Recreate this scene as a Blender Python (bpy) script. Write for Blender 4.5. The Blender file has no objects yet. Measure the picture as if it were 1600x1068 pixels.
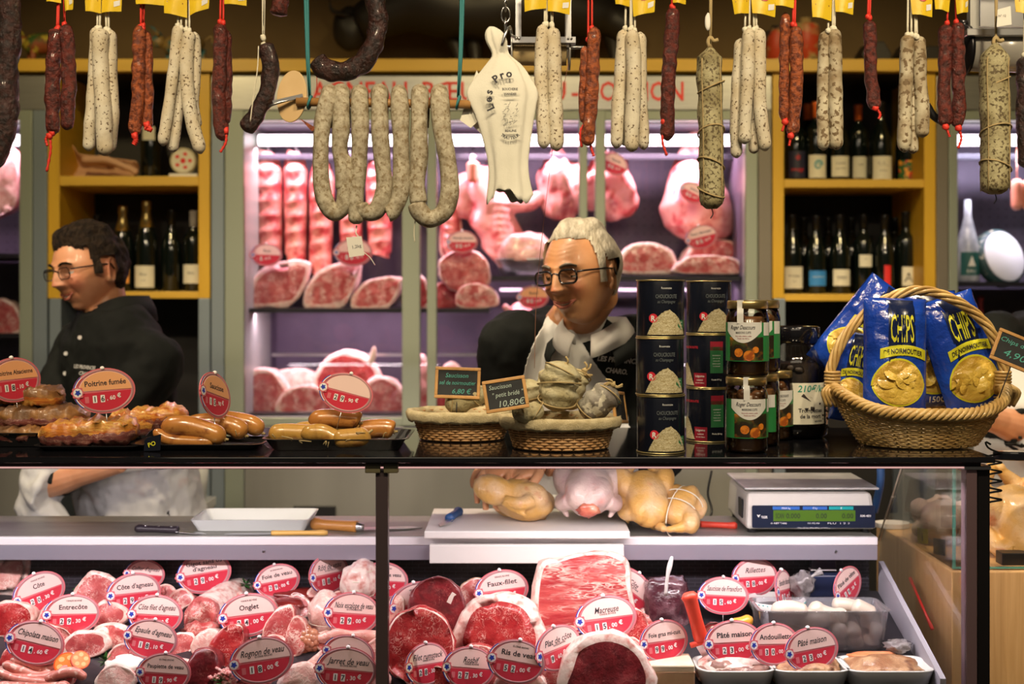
import bpy, bmesh, math, random
from mathutils import Vector, Matrix, noise
from math import sin, cos, pi, radians, sqrt
# ---------------------------------------------------------------- camera, world, lights, exposure
SC = bpy.context.scene; COL = SC.collection
FPX, HY, CZ = 2000., 455., 1.634          # focal length in pixels, horizon row, eye height
def W(px, py, Y): return Vector(((px-800)/FPX*Y, Y, CZ-(py-HY)/FPX*Y))
cam = bpy.data.cameras.new('camera'); cam.lens = 45; cam.sensor_width = 36; cam.shift_y = (HY-534)/1600
cam.dof.use_dof = True; cam.dof.focus_distance = 2.66; cam.dof.aperture_fstop = 2.8
camo = bpy.data.objects.new('camera', cam); COL.objects.link(camo)
camo.location = (0, 0, CZ); camo.rotation_euler = (pi/2, 0, 0); SC.camera = camo
SC.view_settings.view_transform = 'Standard'; SC.view_settings.look = 'None'
SC.view_settings.gamma = 1; SC.view_settings.use_curve_mapping = False
SC.view_settings.exposure = 0.0
wd = bpy.data.worlds.new('world'); SC.world = wd; wd.use_nodes = True
wd.node_tree.nodes['Background'].inputs[0].default_value = (1, .86, .68, 1)
wd.node_tree.nodes['Background'].inputs[1].default_value = .05
def area(name, loc, target, size, size_y, power, col, spread=None):
    l = bpy.data.lights.new(name, 'AREA'); l.shape = 'RECTANGLE'; l.size = size; l.size_y = size_y
    l.energy = power; l.color = col
    if spread: l.spread = radians(spread)
    o = bpy.data.objects.new(name, l); COL.objects.link(o); o.location = loc
    o.rotation_euler = (Vector(target)-Vector(loc)).to_track_quat('-Z', 'Y').to_euler()
    o.visible_camera = True
    return o
def spot(name, loc, target, power, col, ang=70, blend=.6, r=.04):
    l = bpy.data.lights.new(name, 'SPOT'); l.energy = power; l.color = col; l.spot_size = radians(ang)
    l.spot_blend = blend; l.shadow_soft_size = r
    o = bpy.data.objects.new(name, l); COL.objects.link(o); o.location = loc
    o.rotation_euler = (Vector(target)-Vector(loc)).to_track_quat('-Z', 'Y').to_euler(); return o
WARM = (1, .80, .52)
for i, x in enumerate((-1.25, -.55, .1, .7, 1.3)):      # spots on the customer side, above the counter
    spot('track_spot', (x*.9+.1, 1.15, 3.0), (x, 2.65, 1.70), 74, WARM, 62, .8, .05)
for x in (-1.1, .25, 1.5):                               # spots over the staff
    spot('staff_spot', (x-.45, 2.75, 3.05), (x, 3.5, 1.5), 85, (1, .80, .55), 85, .8, .06)
for x in (-1.35, 0, 1.2):                                # wash on the cabinets behind
    spot('cabinet_spot', (x, 3.2, 3.1), (x, 4.62, 1.9), 60, (1, .76, .36), 75, .8, .06)
spot('face_fill', (-.50, 2.63, 2.42), (.14, 3.15, 1.66), 20, (1, .80, .56), 50, .8, .05)  # added spot out of view, brightens the older man's face
spot('face_fill', (-1.75, 2.75, 2.55), (-1.22, 3.7, 1.62), 30, (1, .78, .55), 50, .8, .05)  # added spot out of view, brightens the younger man's face
spot('stand_fill', (.9, 2.75, 2.9), (1.25, 3.05, 1.0), 40, (1, .80, .55), 50, .8, .05)  # added spot that lifts the dim wooden stand
area('front_fill', (0, .2, 3.2), (0, 2.6, 1.6), 3, .8, 14, (1, .84, .62))  # added soft fill from the customer side, not a real hall lamp
area('case_tube_light', (-1.0, 2.668, 1.262), (-1.0, 2.84, .8), 1.25, .03, 7.0, (1, .86, .89))
area('case_tube_light', (.42, 2.668, 1.262), (.42, 2.84, .8), 1.0, .03, 7.0, (1, .86, .89))
PK = (1, .66, .86)
area('fridge_tube_light', (-.62, 4.80, 2.17), (-.62, 5.0, 1.2), .72, .03, 8.5, PK)
area('fridge_tube_light', (.30, 4.80, 2.17), (.30, 5.0, 1.2), 1.0, .03, 11, PK)
area('fridge_tube_light', (-.62, 4.78, 1.55), (-.62, 4.95, .9), .72, .012, 5, PK)
area('fridge_tube_light', (.30, 4.78, 1.66), (.30, 4.95, 1.0), 1.0, .012, 4, PK)
area('fridge_tube_light', (-2.05, 4.80, 2.17), (-2.05, 5.0, 1.2), .5, .03, 9, PK)
area('fridge_tube_light', (1.9, 4.80, 2.17), (1.9, 5.0, 1.2), .6, .03, 8, (.86, .78, 1))
# ---------------------------------------------------------------- helpers
def R(a, ax='Z'): return Matrix.Rotation(radians(a), 4, ax)
def T(x=0, y=0, z=0): return Matrix.Translation((x, y, z) if not hasattr(x, '__len__') else x)
def S(x, y=None, z=None): return Matrix.Diagonal((x, x if y is None else y, x if z is None else z, 1))
MATS = {}
class NT:
    def __init__(s, m): s.t = m.node_tree; s.n = s.t.nodes; s.l = s.t.links
    def new(s, k, **kw):
        n = s.n.new(k)
        for a, b in kw.items(): setattr(n, a, b)
        return n
    def noise(s, scale, vec, detail=4, rough=.5, dist=0):
        n = s.new('ShaderNodeTexNoise'); n.inputs['Scale'].default_value = scale; n.inputs['Detail'].default_value = detail
        n.inputs['Roughness'].default_value = rough; n.inputs['Distortion'].default_value = dist
        s.l.new(vec, n.inputs['Vector']); return n
    def ramp(s, fac, stops):
        r = s.new('ShaderNodeValToRGB'); e = r.color_ramp.elements
        while len(e) < len(stops): e.new(.5)
        for i, (p, c) in enumerate(stops):
            e[i].position = p; e[i].color = (c, c, c, 1) if not hasattr(c, '__len__') else (*c[:3], 1)
        s.l.new(fac, r.inputs[0]); return r.outputs[0]
    def mix(s, fac, a, b):
        m = s.new('ShaderNodeMix', data_type='RGBA')
        for sock, v in ((m.inputs[0], fac), (m.inputs[6], a), (m.inputs[7], b)):
            if isinstance(v, bpy.types.NodeSocket): s.l.new(v, sock)
            elif hasattr(v, '__len__'): sock.default_value = (*v[:3], 1)
            else: sock.default_value = v
        return m.outputs[2]
    def vec(s, stretch=(1, 1, 1), coord='Object', rot=(0, 0, 0)):
        t = s.new('ShaderNodeTexCoord'); m = s.new('ShaderNodeMapping'); m.inputs['Scale'].default_value = stretch
        m.inputs['Rotation'].default_value = rot
        s.l.new(t.outputs[coord], m.inputs[0]); return m.outputs[0]
def base(name, col=(.5, .5, .5), rough=.5, metal=0, coat=0, emis=None, es=1, spec=.5, sss=0):
    m = bpy.data.materials.new(name); m.use_nodes = True; MATS[name] = m; t = NT(m); p = t.n['Principled BSDF']
    p.inputs['Base Color'].default_value = (*col, 1); p.inputs['Roughness'].default_value = rough
    p.inputs['Metallic'].default_value = metal; p.inputs['Coat Weight'].default_value = coat
    p.inputs['Coat Roughness'].default_value = .12; p.inputs['Specular IOR Level'].default_value = spec
    if sss:
        p.inputs['Subsurface Weight'].default_value = sss; p.inputs['Subsurface Radius'].default_value = (.01, .004, .003)
    if emis: p.inputs['Emission Color'].default_value = (*emis, 1); p.inputs['Emission Strength'].default_value = es
    m.diffuse_color = (*col, 1); return m, t, p
def nz(name, col, col2, scale=20, lo=.4, hi=.6, rough=.5, metal=0, coat=0, bump=0, bscale=None, stretch=(1, 1, 1), detail=4, nr=.5, dist=0, spec=.5, col3=None, s3=60, lo3=.55, hi3=.6, sss=0, bdist=.004):
    m, t, p = base(name, col, rough, metal, coat, spec=spec, sss=sss); v = t.vec(stretch)
    n = t.noise(scale, v, detail, nr, dist); c = t.ramp(n.outputs[0], [(lo, col), (hi, col2)])
    if col3:
        n3 = t.noise(s3, v, 3, .5); f = t.ramp(n3.outputs[0], [(lo3, 0), (hi3, 1)]); c = t.mix(f, c, col3)
    t.l.new(c, p.inputs['Base Color'])
    if bump:
        b = t.new('ShaderNodeBump'); b.inputs['Strength'].default_value = bump; b.inputs['Distance'].default_value = bdist
        nb = t.noise(bscale or scale, v, 5, .6); t.l.new(nb.outputs[0], b.inputs['Height']); t.l.new(b.outputs[0], p.inputs['Normal'])
    return m
def glassy(name, tint=(1, 1, 1), refl=1.0, ior=1.45, haze=0, hazecol=(.9, .9, .9)):
    m = bpy.data.materials.new(name); m.use_nodes = True; MATS[name] = m; t = NT(m); t.n.remove(t.n['Principled BSDF'])
    out = t.n['Material Output']; tr = t.new('ShaderNodeBsdfTransparent'); tr.inputs[0].default_value = (*tint, 1)
    gl = t.new('ShaderNodeBsdfGlossy'); gl.inputs['Roughness'].default_value = .02
    fr = t.new('ShaderNodeFresnel'); fr.inputs[0].default_value = ior
    mu = t.new('ShaderNodeMath', operation='MULTIPLY'); mu.inputs[1].default_value = refl; t.l.new(fr.outputs[0], mu.inputs[0])
    mx = t.new('ShaderNodeMixShader'); t.l.new(mu.outputs[0], mx.inputs[0])
    last = tr.outputs[0]
    if haze:
        d = t.new('ShaderNodeBsdfDiffuse'); d.inputs[0].default_value = (*hazecol, 1)
        m2 = t.new('ShaderNodeMixShader'); m2.inputs[0].default_value = haze; t.l.new(last, m2.inputs[1]); t.l.new(d.outputs[0], m2.inputs[2]); last = m2.outputs[0]
    t.l.new(last, mx.inputs[1]); t.l.new(gl.outputs[0], mx.inputs[2]); t.l.new(mx.outputs[0], out.inputs[0]); return m
def G(n): return MATS[n]
def wood(name, c1, c2, stretch, scale=6, rough=.45):
    return nz(name, c1, c2, scale, .3, .7, rough, stretch=stretch, dist=1.2, bump=.1, bscale=30)
def meatm(name, muscle, muscle2, fat, fs=40, flo=.52, fhi=.58, stretch=(1, 1, 1), rough=.33, coat=.35, s1=14, rot=(0, 0, 0)):
    m, t, p = base(name, muscle, rough, 0, coat); v = t.vec(stretch, rot=rot)
    fs *= 2.6; s1 *= 3
    n = t.noise(s1, v, 3, .5, .6); c = t.ramp(n.outputs[0], [(.35, muscle), (.65, muscle2)])
    w = t.noise(fs, v, 2, .4, 2.2); a = t.new('ShaderNodeMath', operation='ABSOLUTE'); sb = t.new('ShaderNodeMath', operation='SUBTRACT'); sb.inputs[1].default_value = .5
    t.l.new(w.outputs[0], sb.inputs[0]); t.l.new(sb.outputs[0], a.inputs[0])
    f = t.ramp(a.outputs[0], [(.004, 1), (fhi-flo+.006, 0)])
    n2 = t.noise(s1*.8, v, 2, .5); f2 = t.ramp(n2.outputs[0], [(.42, 0), (.6, 1)])
    mm = t.new('ShaderNodeMath', operation='MULTIPLY'); t.l.new(f, mm.inputs[0]); t.l.new(f2, mm.inputs[1])
    c = t.mix(mm.outputs[0], c, fat); t.l.new(c, p.inputs['Base Color'])
    b = t.new('ShaderNodeBump'); b.inputs['Strength'].default_value = .35; b.inputs['Distance'].default_value = .004
    nb = t.noise(fs*2.2, v, 4, .6); t.l.new(nb.outputs[0], b.inputs['Height']); t.l.new(b.outputs[0], p.inputs['Normal'])
    return m
# ---------------------------------------------------------------- mesh builder
_txt = {}
def text_geo(s, bold=0, shear=0, res=2):
    k = (s, bold, shear, res)
    if k not in _txt:
        c = bpy.data.curves.new('t', 'FONT'); c.body = s; c.size = 1; c.resolution_u = res; c.offset = bold; c.shear = shear
        c.fill_mode = 'FRONT'
        o = bpy.data.objects.new('t', c); me = bpy.data.meshes.new_from_object(o)
        vs = [v.co.copy() for v in me.vertices]; fs = [tuple(p.vertices) for p in me.polygons]
        if vs:
            x0 = min(v.x for v in vs); x1 = max(v.x for v in vs)
        else: x0 = x1 = 0
        vs = [Vector((v.x-(x0+x1)/2, v.y, 0)) for v in vs]
        _txt[k] = (vs, fs, x1-x0); bpy.data.meshes.remove(me); bpy.data.objects.remove(o); bpy.data.curves.remove(c)
    return _txt[k]
_ico = {}
def ico(n):
    if n not in _ico:
        b = bmesh.new(); bmesh.ops.create_icosphere(b, subdivisions=n, radius=1)
        _ico[n] = ([v.co.copy() for v in b.verts], [tuple(v.index for v in f.verts) for f in b.faces]); b.free()
    return _ico[n]
def catmull(pts, n):
    P = [Vector(p) for p in pts]; P = [P[0]*2-P[1]] + P + [P[-1]*2-P[-2]]; out = []; k = len(P)-3
    for i in range(n+1):
        u = i/n*k; j = min(int(u), k-1); t = u-j; a, b, c, d = P[j:j+4]
        out.append(.5*((2*b)+(c-a)*t+(2*a-5*b+4*c-d)*t*t+(3*b-a-3*c+d)*t**3))
    return out
def closed(pts, n):
    P = [Vector((p[0], p[1], 0)) for p in pts]; k = len(P); out = []
    for i in range(n):
        u = i/n*k; j = int(u); t = u-j; a, b, c, d = P[j-1], P[j], P[(j+1) % k], P[(j+2) % k]
        out.append(.5*((2*b)+(c-a)*t+(2*a-5*b+4*c-d)*t*t+(3*b-a-3*c+d)*t**3))
    return [(v.x, v.y) for v in out]
def ell(w, h, n=40, cx=0, cy=0): return [(cx+w/2*cos(2*pi*i/n), cy+h/2*sin(2*pi*i/n)) for i in range(n)]
def rrect(w, h, r, n=5):
    o = []
    for q, (sx, sy) in enumerate(((1, 1), (-1, 1), (-1, -1), (1, -1))):
        for i in range(n+1):
            a = q*pi/2+i/n*pi/2; o.append((sx*(w/2-r)+r*cos(a), sy*(h/2-r)+r*sin(a)))
    return o
class B:
    def __init__(s): s.v = []; s.f = []; s.m = []; s.sm = []
    def add(s, vs, fs, mi=0, smooth=False, M=None):
        o = len(s.v); s.v += [M @ Vector(v) for v in vs] if M is not None else [Vector(v) for v in vs]
        for i, f in enumerate(fs):
            s.f.append([o+j for j in f]); s.m.append(mi[i] if isinstance(mi, list) else mi); s.sm.append(smooth)
        return s
    def box(s, c, d, mi=0, M=None):
        x, y, z = [q/2 for q in d]; v = [(c[0]+a*x, c[1]+b*y, c[2]+e*z) for a in (-1, 1) for b in (-1, 1) for e in (-1, 1)]
        return s.add(v, [(0, 1, 3, 2), (4, 6, 7, 5), (0, 4, 5, 1), (2, 3, 7, 6), (0, 2, 6, 4), (1, 5, 7, 3)], mi, False, M)
    def pbox(s, x0, x1, y0, y1, Y0, Y1, mi=0, ref=None):      # a box whose size is read off the photo at depth ref
        a = W(x0, y1, ref or Y0); b = W(x1, y0, ref or Y0); return s.box(((a.x+b.x)/2, (Y0+Y1)/2, (a.z+b.z)/2), (b.x-a.x, abs(Y1-Y0), b.z-a.z), mi)
    def prism(s, poly, d, mi=0, ms=None, M=None, z0=0, smooth=False):   # polygon in XY, extruded along Z
        n = len(poly); v = [(p[0], p[1], z0) for p in poly]+[(p[0], p[1], z0+d) for p in poly]
        fs = [tuple(range(n-1, -1, -1)), tuple(range(n, 2*n))]+[(i, (i+1) % n, n+(i+1) % n, n+i) for i in range(n)]
        return s.add(v, fs, [mi, mi]+[mi if ms is None else ms]*n, smooth, M)
    def face(s, poly, mi=0, M=None, z=0): return s.add([(p[0], p[1], z) for p in poly], [tuple(range(len(poly)))], mi, False, M)
    def tube(s, pts, r, n=10, mi=0, M=None, amp=0, fr=30, sd=0, flat=None, cap=True, twist=0, ridges=None):
        P = [Vector(p) for p in pts]; k = len(P); v = []; nx = None
        for i in range(k):
            t = (P[min(i+1, k-1)]-P[max(i-1, 0)]).normalized()
            if nx is None:
                nx = t.orthogonal().normalized() if abs(t.z) < .9 else Vector((1, 0, 0)); nx = (nx-t*nx.dot(t)).normalized()
            else: nx = (nx-t*nx.dot(t)).normalized()
            by = t.cross(nx); rr = r(i/(k-1)) if callable(r) else (r[i] if hasattr(r, '__len__') else r)
            for j in range(n):
                a = 2*pi*j/n+twist*i; d = nx*cos(a)+by*sin(a)*(flat or 1); q = rr
                if ridges: q *= 1+ridges[1]*cos(ridges[0]*a)
                if amp: q *= 1+amp*noise.noise((P[i]+d*rr)*fr+Vector((sd, sd*2, 0)))
                v.append(P[i]+d*q)
        fs = [(i*n+j, i*n+(j+1) % n, (i+1)*n+(j+1) % n, (i+1)*n+j) for i in range(k-1) for j in range(n)]
        if cap: fs += [tuple(range(n-1, -1, -1)), tuple((k-1)*n+j for j in range(n))]
        return s.add(v, fs, mi, True, M)
    def ring(s, pts, r, n=8, mi=0, M=None):                   # closed tube
        P = [Vector(p) for p in pts]; k = len(P); v = []
        for i in range(k):
            t = (P[(i+1) % k]-P[i-1]).normalized(); up = Vector((0, 0, 1)); nx = t.cross(up)
            if nx.length < .1: nx = t.cross(Vector((0, 1, 0)))
            nx.normalize(); by = t.cross(nx); v += [P[i]+(nx*cos(2*pi*j/n)+by*sin(2*pi*j/n))*r for j in range(n)]
        return s.add(v, [(i*n+j, i*n+(j+1) % n, ((i+1) % k)*n+(j+1) % n, ((i+1) % k)*n+j) for i in range(k) for j in range(n)], mi, True, M)
    def lathe(s, prof, n=32, mi=0, M=None, sx=1, sy=1, smooth=True):
        v = []; k = len(prof)
        for r, z in prof: v += [(r*cos(2*pi*j/n)*sx, r*sin(2*pi*j/n)*sy, z) for j in range(n)]
        fs = [(i*n+j, i*n+(j+1) % n, (i+1)*n+(j+1) % n, (i+1)*n+j) for i in range(k-1) for j in range(n)]
        if prof[0][0] > 1e-5: fs.append(tuple(range(n-1, -1, -1)))
        if prof[-1][0] > 1e-5: fs.append(tuple((k-1)*n+j for j in range(n)))
        return s.add(v, fs, mi, smooth, M)
    def blob(s, c, d, mi=0, amp=.15, fr=1.6, sd=0, lv=3, M=None, pw=1, fn=None):
        V, Fc = ico(lv); vs = []
        for v in V:
            u = Vector([math.copysign(abs(q)**pw, q) for q in v])
            k = 1+amp*noise.noise(v*fr+Vector((sd*3.1, sd*1.7, sd)))+amp*.4*noise.noise(v*fr*2.7+Vector((sd, 5, sd)))
            u = Vector((u.x*d[0]*k, u.y*d[1]*k, u.z*d[2]*k))
            if fn: u = fn(u)
            vs.append(u)
        MM = T(c) @ M if M is not None else T(c)
        return s.add(vs, Fc, mi, True, MM)
    def text(s, st, size, M, mi=0, bold=0, shear=0, sx=1, width=None, fn=None, res=2, z=0):
        v, f, w = text_geo(st, bold, shear, res)
        if width and w: sx = width/(w*size)
        vs = [Vector((p.x*size*sx, p.y*size, z)) for p in v]
        if fn: vs = [fn(p) for p in vs]
        return s.add(vs, f, mi, False, M)
    def build(s, name, mats, parent=None, local=False, bevel=0, mods=None, link=True, weld=False):
        me = bpy.data.meshes.new(name); off = Vector((0, 0, 0))
        if parent is not None and not local:
            p = parent
            while p is not None: off += p.location; p = p.parent
        elif parent is None and not local and s.v:            # a one-mesh thing gets its origin at its base
            xs = [v.x for v in s.v]; ys = [v.y for v in s.v]; zs = [v.z for v in s.v]
            off = Vector(((min(xs)+max(xs))/2, (min(ys)+max(ys))/2, min(zs)))
        me.from_pydata([v-off for v in s.v], [], s.f)
        if not isinstance(mats, (list, tuple)): mats = [mats]
        for m in mats: me.materials.append(G(m) if isinstance(m, str) else m)
        me.polygons.foreach_set('material_index', s.m); me.polygons.foreach_set('use_smooth', s.sm)
        bm = bmesh.new(); bm.from_mesh(me)
        if weld: bmesh.ops.remove_doubles(bm, verts=bm.verts, dist=1e-5)
        bm.to_mesh(me); bm.free(); me.update()
        o = bpy.data.objects.new(name, me)
        if link: COL.objects.link(o)
        if parent is not None: o.parent = parent
        elif not local: o.location = off
        if bevel:
            b = o.modifiers.new('bevel', 'BEVEL'); b.width = bevel; b.segments = 2; b.limit_method = 'ANGLE'; b.angle_limit = radians(40)
        for k in (mods or []): k(o)
        return o
def thing(name, label, cat, loc, group=None, rot=None):
    o = bpy.data.objects.new(name, None); COL.objects.link(o); o.location = loc; o.empty_display_size = .02
    if rot: o.rotation_euler = rot
    return tag(o, label, cat, group)
def tag(o, label, cat, group=None):
    o['label'] = label; o['category'] = cat
    if group: o['group'] = group
    return o
def struct(b, name, mats, **k): o = b.build(name, mats, **k); o['kind'] = 'structure'; return o
def lab(o, l): o['label'] = l; return o
def copy_tree(o, parent=None):
    c = o.copy(); COL.objects.link(c)
    if parent is not None: c.parent = parent
    for ch in list(o.children): copy_tree(ch, c)
    return c
def subsurf(n=1):
    def f(o): m = o.modifiers.new('s', 'SUBSURF'); m.levels = n; m.render_levels = n
    return f
def remesh(v, sm=4):
    def f(o):
        m = o.modifiers.new('fuse', 'REMESH'); m.mode = 'VOXEL'; m.voxel_size = v; m.use_smooth_shade = True
        if sm: k = o.modifiers.new('soft', 'SMOOTH'); k.iterations = sm; k.factor = .5
    return f
def wrinkle(size, strength, depth=2):
    def f(o):
        t = bpy.data.textures.new('folds', 'CLOUDS'); t.noise_scale = size; t.noise_depth = depth
        m = o.modifiers.new('folds', 'DISPLACE'); m.texture = t; m.strength = strength; m.mid_level = .5; m.texture_coords = 'LOCAL'
    return f
def capsule_r(r, e=.06, tip=.25):
    def f(t):
        q = min(t, 1-t)/e
        return r if q >= 1 else r*max(tip, sqrt(max(0, 1-(1-q)**2)))
    return f
# ---------------------------------------------------------------- materials
base('black_gloss', (.006, .006, .008), .06, coat=.3)
base('black', (.012, .012, .013), .4)
base('black_metal', (.02, .018, .02), .3, .6)
base('white', (.8, .8, .78), .45)
base('paper', (.78, .75, .68), .7)
base('steel', (.55, .55, .56), .28, 1)
base('ink', (.015, .013, .02), .6)
base('red', (.6, .02, .02), .4)
base('gold', (.75, .55, .2), .3, 1)
nz('steel_brushed', (.42, .42, .41), (.56, .56, .54), 8, .3, .7, .34, .85, stretch=(1, 1, 40))
nz('steel_dull', (.30, .30, .28), (.38, .38, .36), 6, .3, .7, .4, .5, stretch=(1, 1, .1))
nz('steel_bench', (.22, .22, .19), (.28, .28, .24), 5, .3, .7, .4, .45, stretch=(1, 6, 1))
base('frame_green', (.29, .33, .28), .4, .25)
base('frame_blue', (.22, .27, .32), .4, .3)
base('frame_taupe', (.19, .17, .14), .45, .2)
wood('wood_yellow', (.58, .34, .02), (.68, .41, .03), (1, 1, .15), 9)
wood('wood_yellow_h', (.58, .35, .035), (.68, .42, .05), (.15, 1, 1), 9)
wood('wood_dark', (.05, .032, .018), (.07, .045, .025), (1, 1, .2), 9)
wood('wood_stand', (.56, .32, .12), (.68, .42, .18), (14, 14, .6), 5)
wood('wood_frame', (.5, .26, .08), (.62, .34, .12), (1, 1, 1), 40)
nz('upper_wall', (.13, .08, .028), (.16, .10, .036), 3, rough=.75)
glassy('glass_pane', refl=.9)
glassy('glass_case', refl=.75, tint=(.985, .99, .985))
glassy('glass_side', refl=.35)
glassy('glass_edge', tint=(.35, .6, .5), refl=1)
glassy('film', refl=2.5, haze=.06, tint=(.98, .98, 1))
# ================================================================ room shell
struct(B().box((0, 2.2, -.05), (6.4, 6.6, .1)), 'floor', nz('floor_tile', (.16, .13, .1), (.2, .16, .12), 3, rough=.4))
struct(B().box((0, 2.2, 3.35), (6.4, 6.6, .1)), 'ceiling', base('ceiling_paint', (.08, .06, .04), .8)[0])
struct(B().box((0, 5.45, 1.65), (6.4, .1, 3.3)), 'wall_back', 'upper_wall')
struct(B().box((-3.15, 2.2, 1.65), (.1, 6.6, 3.3)), 'wall_left', 'upper_wall')
struct(B().box((3.15, 2.2, 1.65), (.1, 6.6, 3.3)), 'wall_right', 'upper_wall')
YB = 4.6
ZT = W(0, 110, YB).z
# wall units carcass above the cabinets
struct(B().pbox(-420, 2020, 92, 111, YB-.02, 5.4), 'trim_1', 'wood_yellow_h')          # yellow wooden rail that caps the whole wall unit
struct(B().pbox(-420, 2020, -70, 92, 5.05, 5.4), 'wall_upper', 'upper_wall')
# ---- wine cabinets
base('cab_black', (.012, .010, .009), .6)
def cabinet(xl, xr, sh, lab_, steel=True, yb=462):
    lw = 18
    t = thing('wine_cabinet', lab_, 'cabinet', (W((xl+xr)/2, 0, YB).x, YB, .02))
    for x0, x1 in ((xl, xl+lw), (xr-lw, xr)): B().pbox(x0, x1, 111, yb+4, YB, 5.0).build('side_panel', 'wood_yellow', t, bevel=.002)
    B().pbox(xl+lw, xr-lw, 112, 1150, 4.99, 5.01).build('back_panel', 'cab_black', t)
    for y0, y1 in sh: B().pbox(xl+lw, xr-lw, y0, y1, YB+.005, 4.985).build('shelf', 'wood_yellow_h', t, bevel=.002)
    B().pbox(xl+lw, xr-lw, 111.5, 116, YB+.03, 4.985).build('top_panel', 'cab_black', t)
    if steel:
        for x0, x1 in ((xl+2, xl+lw+2), (xr-lw, xr)): lab(B().pbox(x0, x1, yb+4, 1150, YB, 4.98).build('lower_panel', 'frame_blue', t, bevel=.002), 'grey steel lower upright')
    B().pbox(xl+lw, xr-lw, 1130, 1158, YB, 4.98).build('plinth', 'cab_black', t)
    return t
SHZ = {}
cabinet(75, 328, [(275, 290), (455, 466)], 'yellow wooden wine cabinet behind the man with dark hair')
cabinet(1207, 1462, [(280, 293), (459, 470)], 'yellow wooden wine cabinet above the basket of chips')
# things inside lower left cabinet: pale strip
# ---- fridges
nz('fridge_back', (.085, .07, .10), (.12, .10, .14), 5, rough=.45, metal=.3)
base('tube_lit', (1, 1, 1), .5, emis=(1, .86, .95), es=5)
base('shelf_dark', (.02, .02, .025), .3)
def holes(b, x0, x1, y0, y1, Y, dx=13, dy=13, mi=1):
    y = y0
    while y < y1:
        x = x0
        while x < x1:
            c = W(x, y, Y); b.add([(c.x+.0035*cos(a*pi/3), c.y, c.z+.0035*sin(a*pi/3)) for a in range(6)], [tuple(range(6))], mi); x += dx
        y += dy
def fridge(name, label, xl, xr, stiles, y_top=178, y_bot=655, hdr=(118, 172)):
    t = thing(name, label, 'display fridge', (W((xl+xr)/2, 0, YB).x, YB, .02))
    B().pbox(xl, xr, hdr[0], hdr[1], YB-.01, 5.0).build('header_panel', 'steel_brushed', t, bevel=.003)
    B().pbox(xl, xr, 111.5, hdr[0], YB+.06, 5.0).build('shadow_gap', 'black', t)
    B().pbox(xl, xr, hdr[1], y_top+10, YB-.004, 5.0).build('door_rail', 'frame_green', t, bevel=.003); B().pbox(xl, xr, y_bot-3, y_bot+10, YB-.004, YB+.06).build('door_rail', 'frame_green', t, bevel=.003)
    f = B(); f.pbox(xl, xr, y_bot+10, 1150, YB, 5.3); f.build('base_panel', 'steel_dull', t, bevel=.003)
    for x0, x1, m, d in stiles: B().pbox(x0, x1, hdr[1], 1120 if d > .3 else y_bot+10, YB-.012, YB+(.5 if d > .3 else .04)).build('upright', m, t, bevel=.003)
    return t
fm = fridge('display_fridge', 'tall glass-door meat fridge in the middle, red lettering on its steel header', 330, 1206,
    [(330, 350, 'frame_blue', .5), (351, 381, 'frame_green', .5), (628, 656, 'frame_green', 0), (667, 682, 'frame_green', 0), (905, 918, 'frame_green', 0), (930, 946, 'frame_green', 0), (1165, 1184, 'frame_green', .5), (1185, 1206, 'frame_taupe', .5)])
fl = fridge('display_fridge', 'glass-door meat fridge at the far left behind the dark sausages', -260, 73, [(-260, -230, 'frame_green', .5), (30, 50, 'frame_green', .5), (51, 73, 'frame_blue', .5)])
fr = fridge('display_fridge', 'glass-door fridge at the right holding cheese and bottles', 1464, 1850, [(1464, 1482, 'frame_taupe', .5), (1483, 1497, 'frame_green', .5), (1810, 1850, 'frame_green', .5)])
for t, xa, xb in ((fm, 381, 1165), (fl, -230, 30), (fr, 1497, 1810)):
    b = B(); b.pbox(xa, xb, 180, 660, 5.22, 5.24, ref=YB); holes(b, 800+(xa+(xb-xa)*.42-800)*.885, 800+(xb-810)*.885, 300, 430, 5.218)
    b.build('back_wall', ['fridge_back', 'black'], t)
    [B().pbox(x0, x0+4, 186, 660, YB+.05, 5.22, ref=YB).build('inner_wall', 'fridge_back', t) for x0 in (xa-3, xb-1)]
    b = B(); b.pbox(xa, xb, 186, 190, YB+.06, 5.2, ref=YB); b.build('inner_ceiling', 'fridge_back', t)
    b = B(); b.tube([Vector((W(xa+8, 0, YB).x, 4.78, W(0, 219, 4.78).z)), Vector((W(xb-8, 0, YB).x, 4.78, W(0, 219, 4.78).z))], .021, 12); b.build('light_tube', 'tube_lit', t)
    b = B(); b.pbox(xa, xb, 229, 238, 4.84, 4.86, ref=YB); b.build('hanging_rail', 'shelf_dark', t)
    b = B(); b.pbox(xa+1, xb-1, 188, 654, YB+.012, YB+.016); b.build('glass_door', 'glass_pane', t)
    b = B(); b.pbox(xa, xb, 648, 655, YB+.07, 5.2, ref=YB); b.build('floor_shelf', 'shelf_dark', t)
for t, x0, x1, y in ((fm, 383, 764, 482), (fm, 768, 1163, 431), (fl, -228, 28, 395), (fl, -228, 28, 522), (fr, 1499, 1808, 440)):
    b = B(); b.pbox(x0, x1, y, y+7, YB+.07, 5.2, ref=YB); b.build('shelf', 'shelf_dark', t)
for x0, x1, y in ((400, 640, 558), (670, 775, 558), (780, 1150, 450)):
    b = B(); b.pbox(x0, x1, y, y+5, 4.9, 4.91, ref=YB); b.build('price_rail', 'steel', fm)
b = B()
hm = lambda px, py: T(W(px, py, YB-.0115)) @ R(90, 'X')
for s, x0, x1 in (('AGNEAU', 487, 636), ('BŒUF', 660, 765), ('VEAU', 779, 884), ('-', 893, 904), ('COCHON', 913, 1068)):
    b.text(s, .098, hm((x0+x1)/2, 157), 0, bold=.012, width=(x1-x0)/FPX*YB)
b.build('lettering', base('sign_red', (.75, .03, .02), .5)[0], fm)
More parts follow.
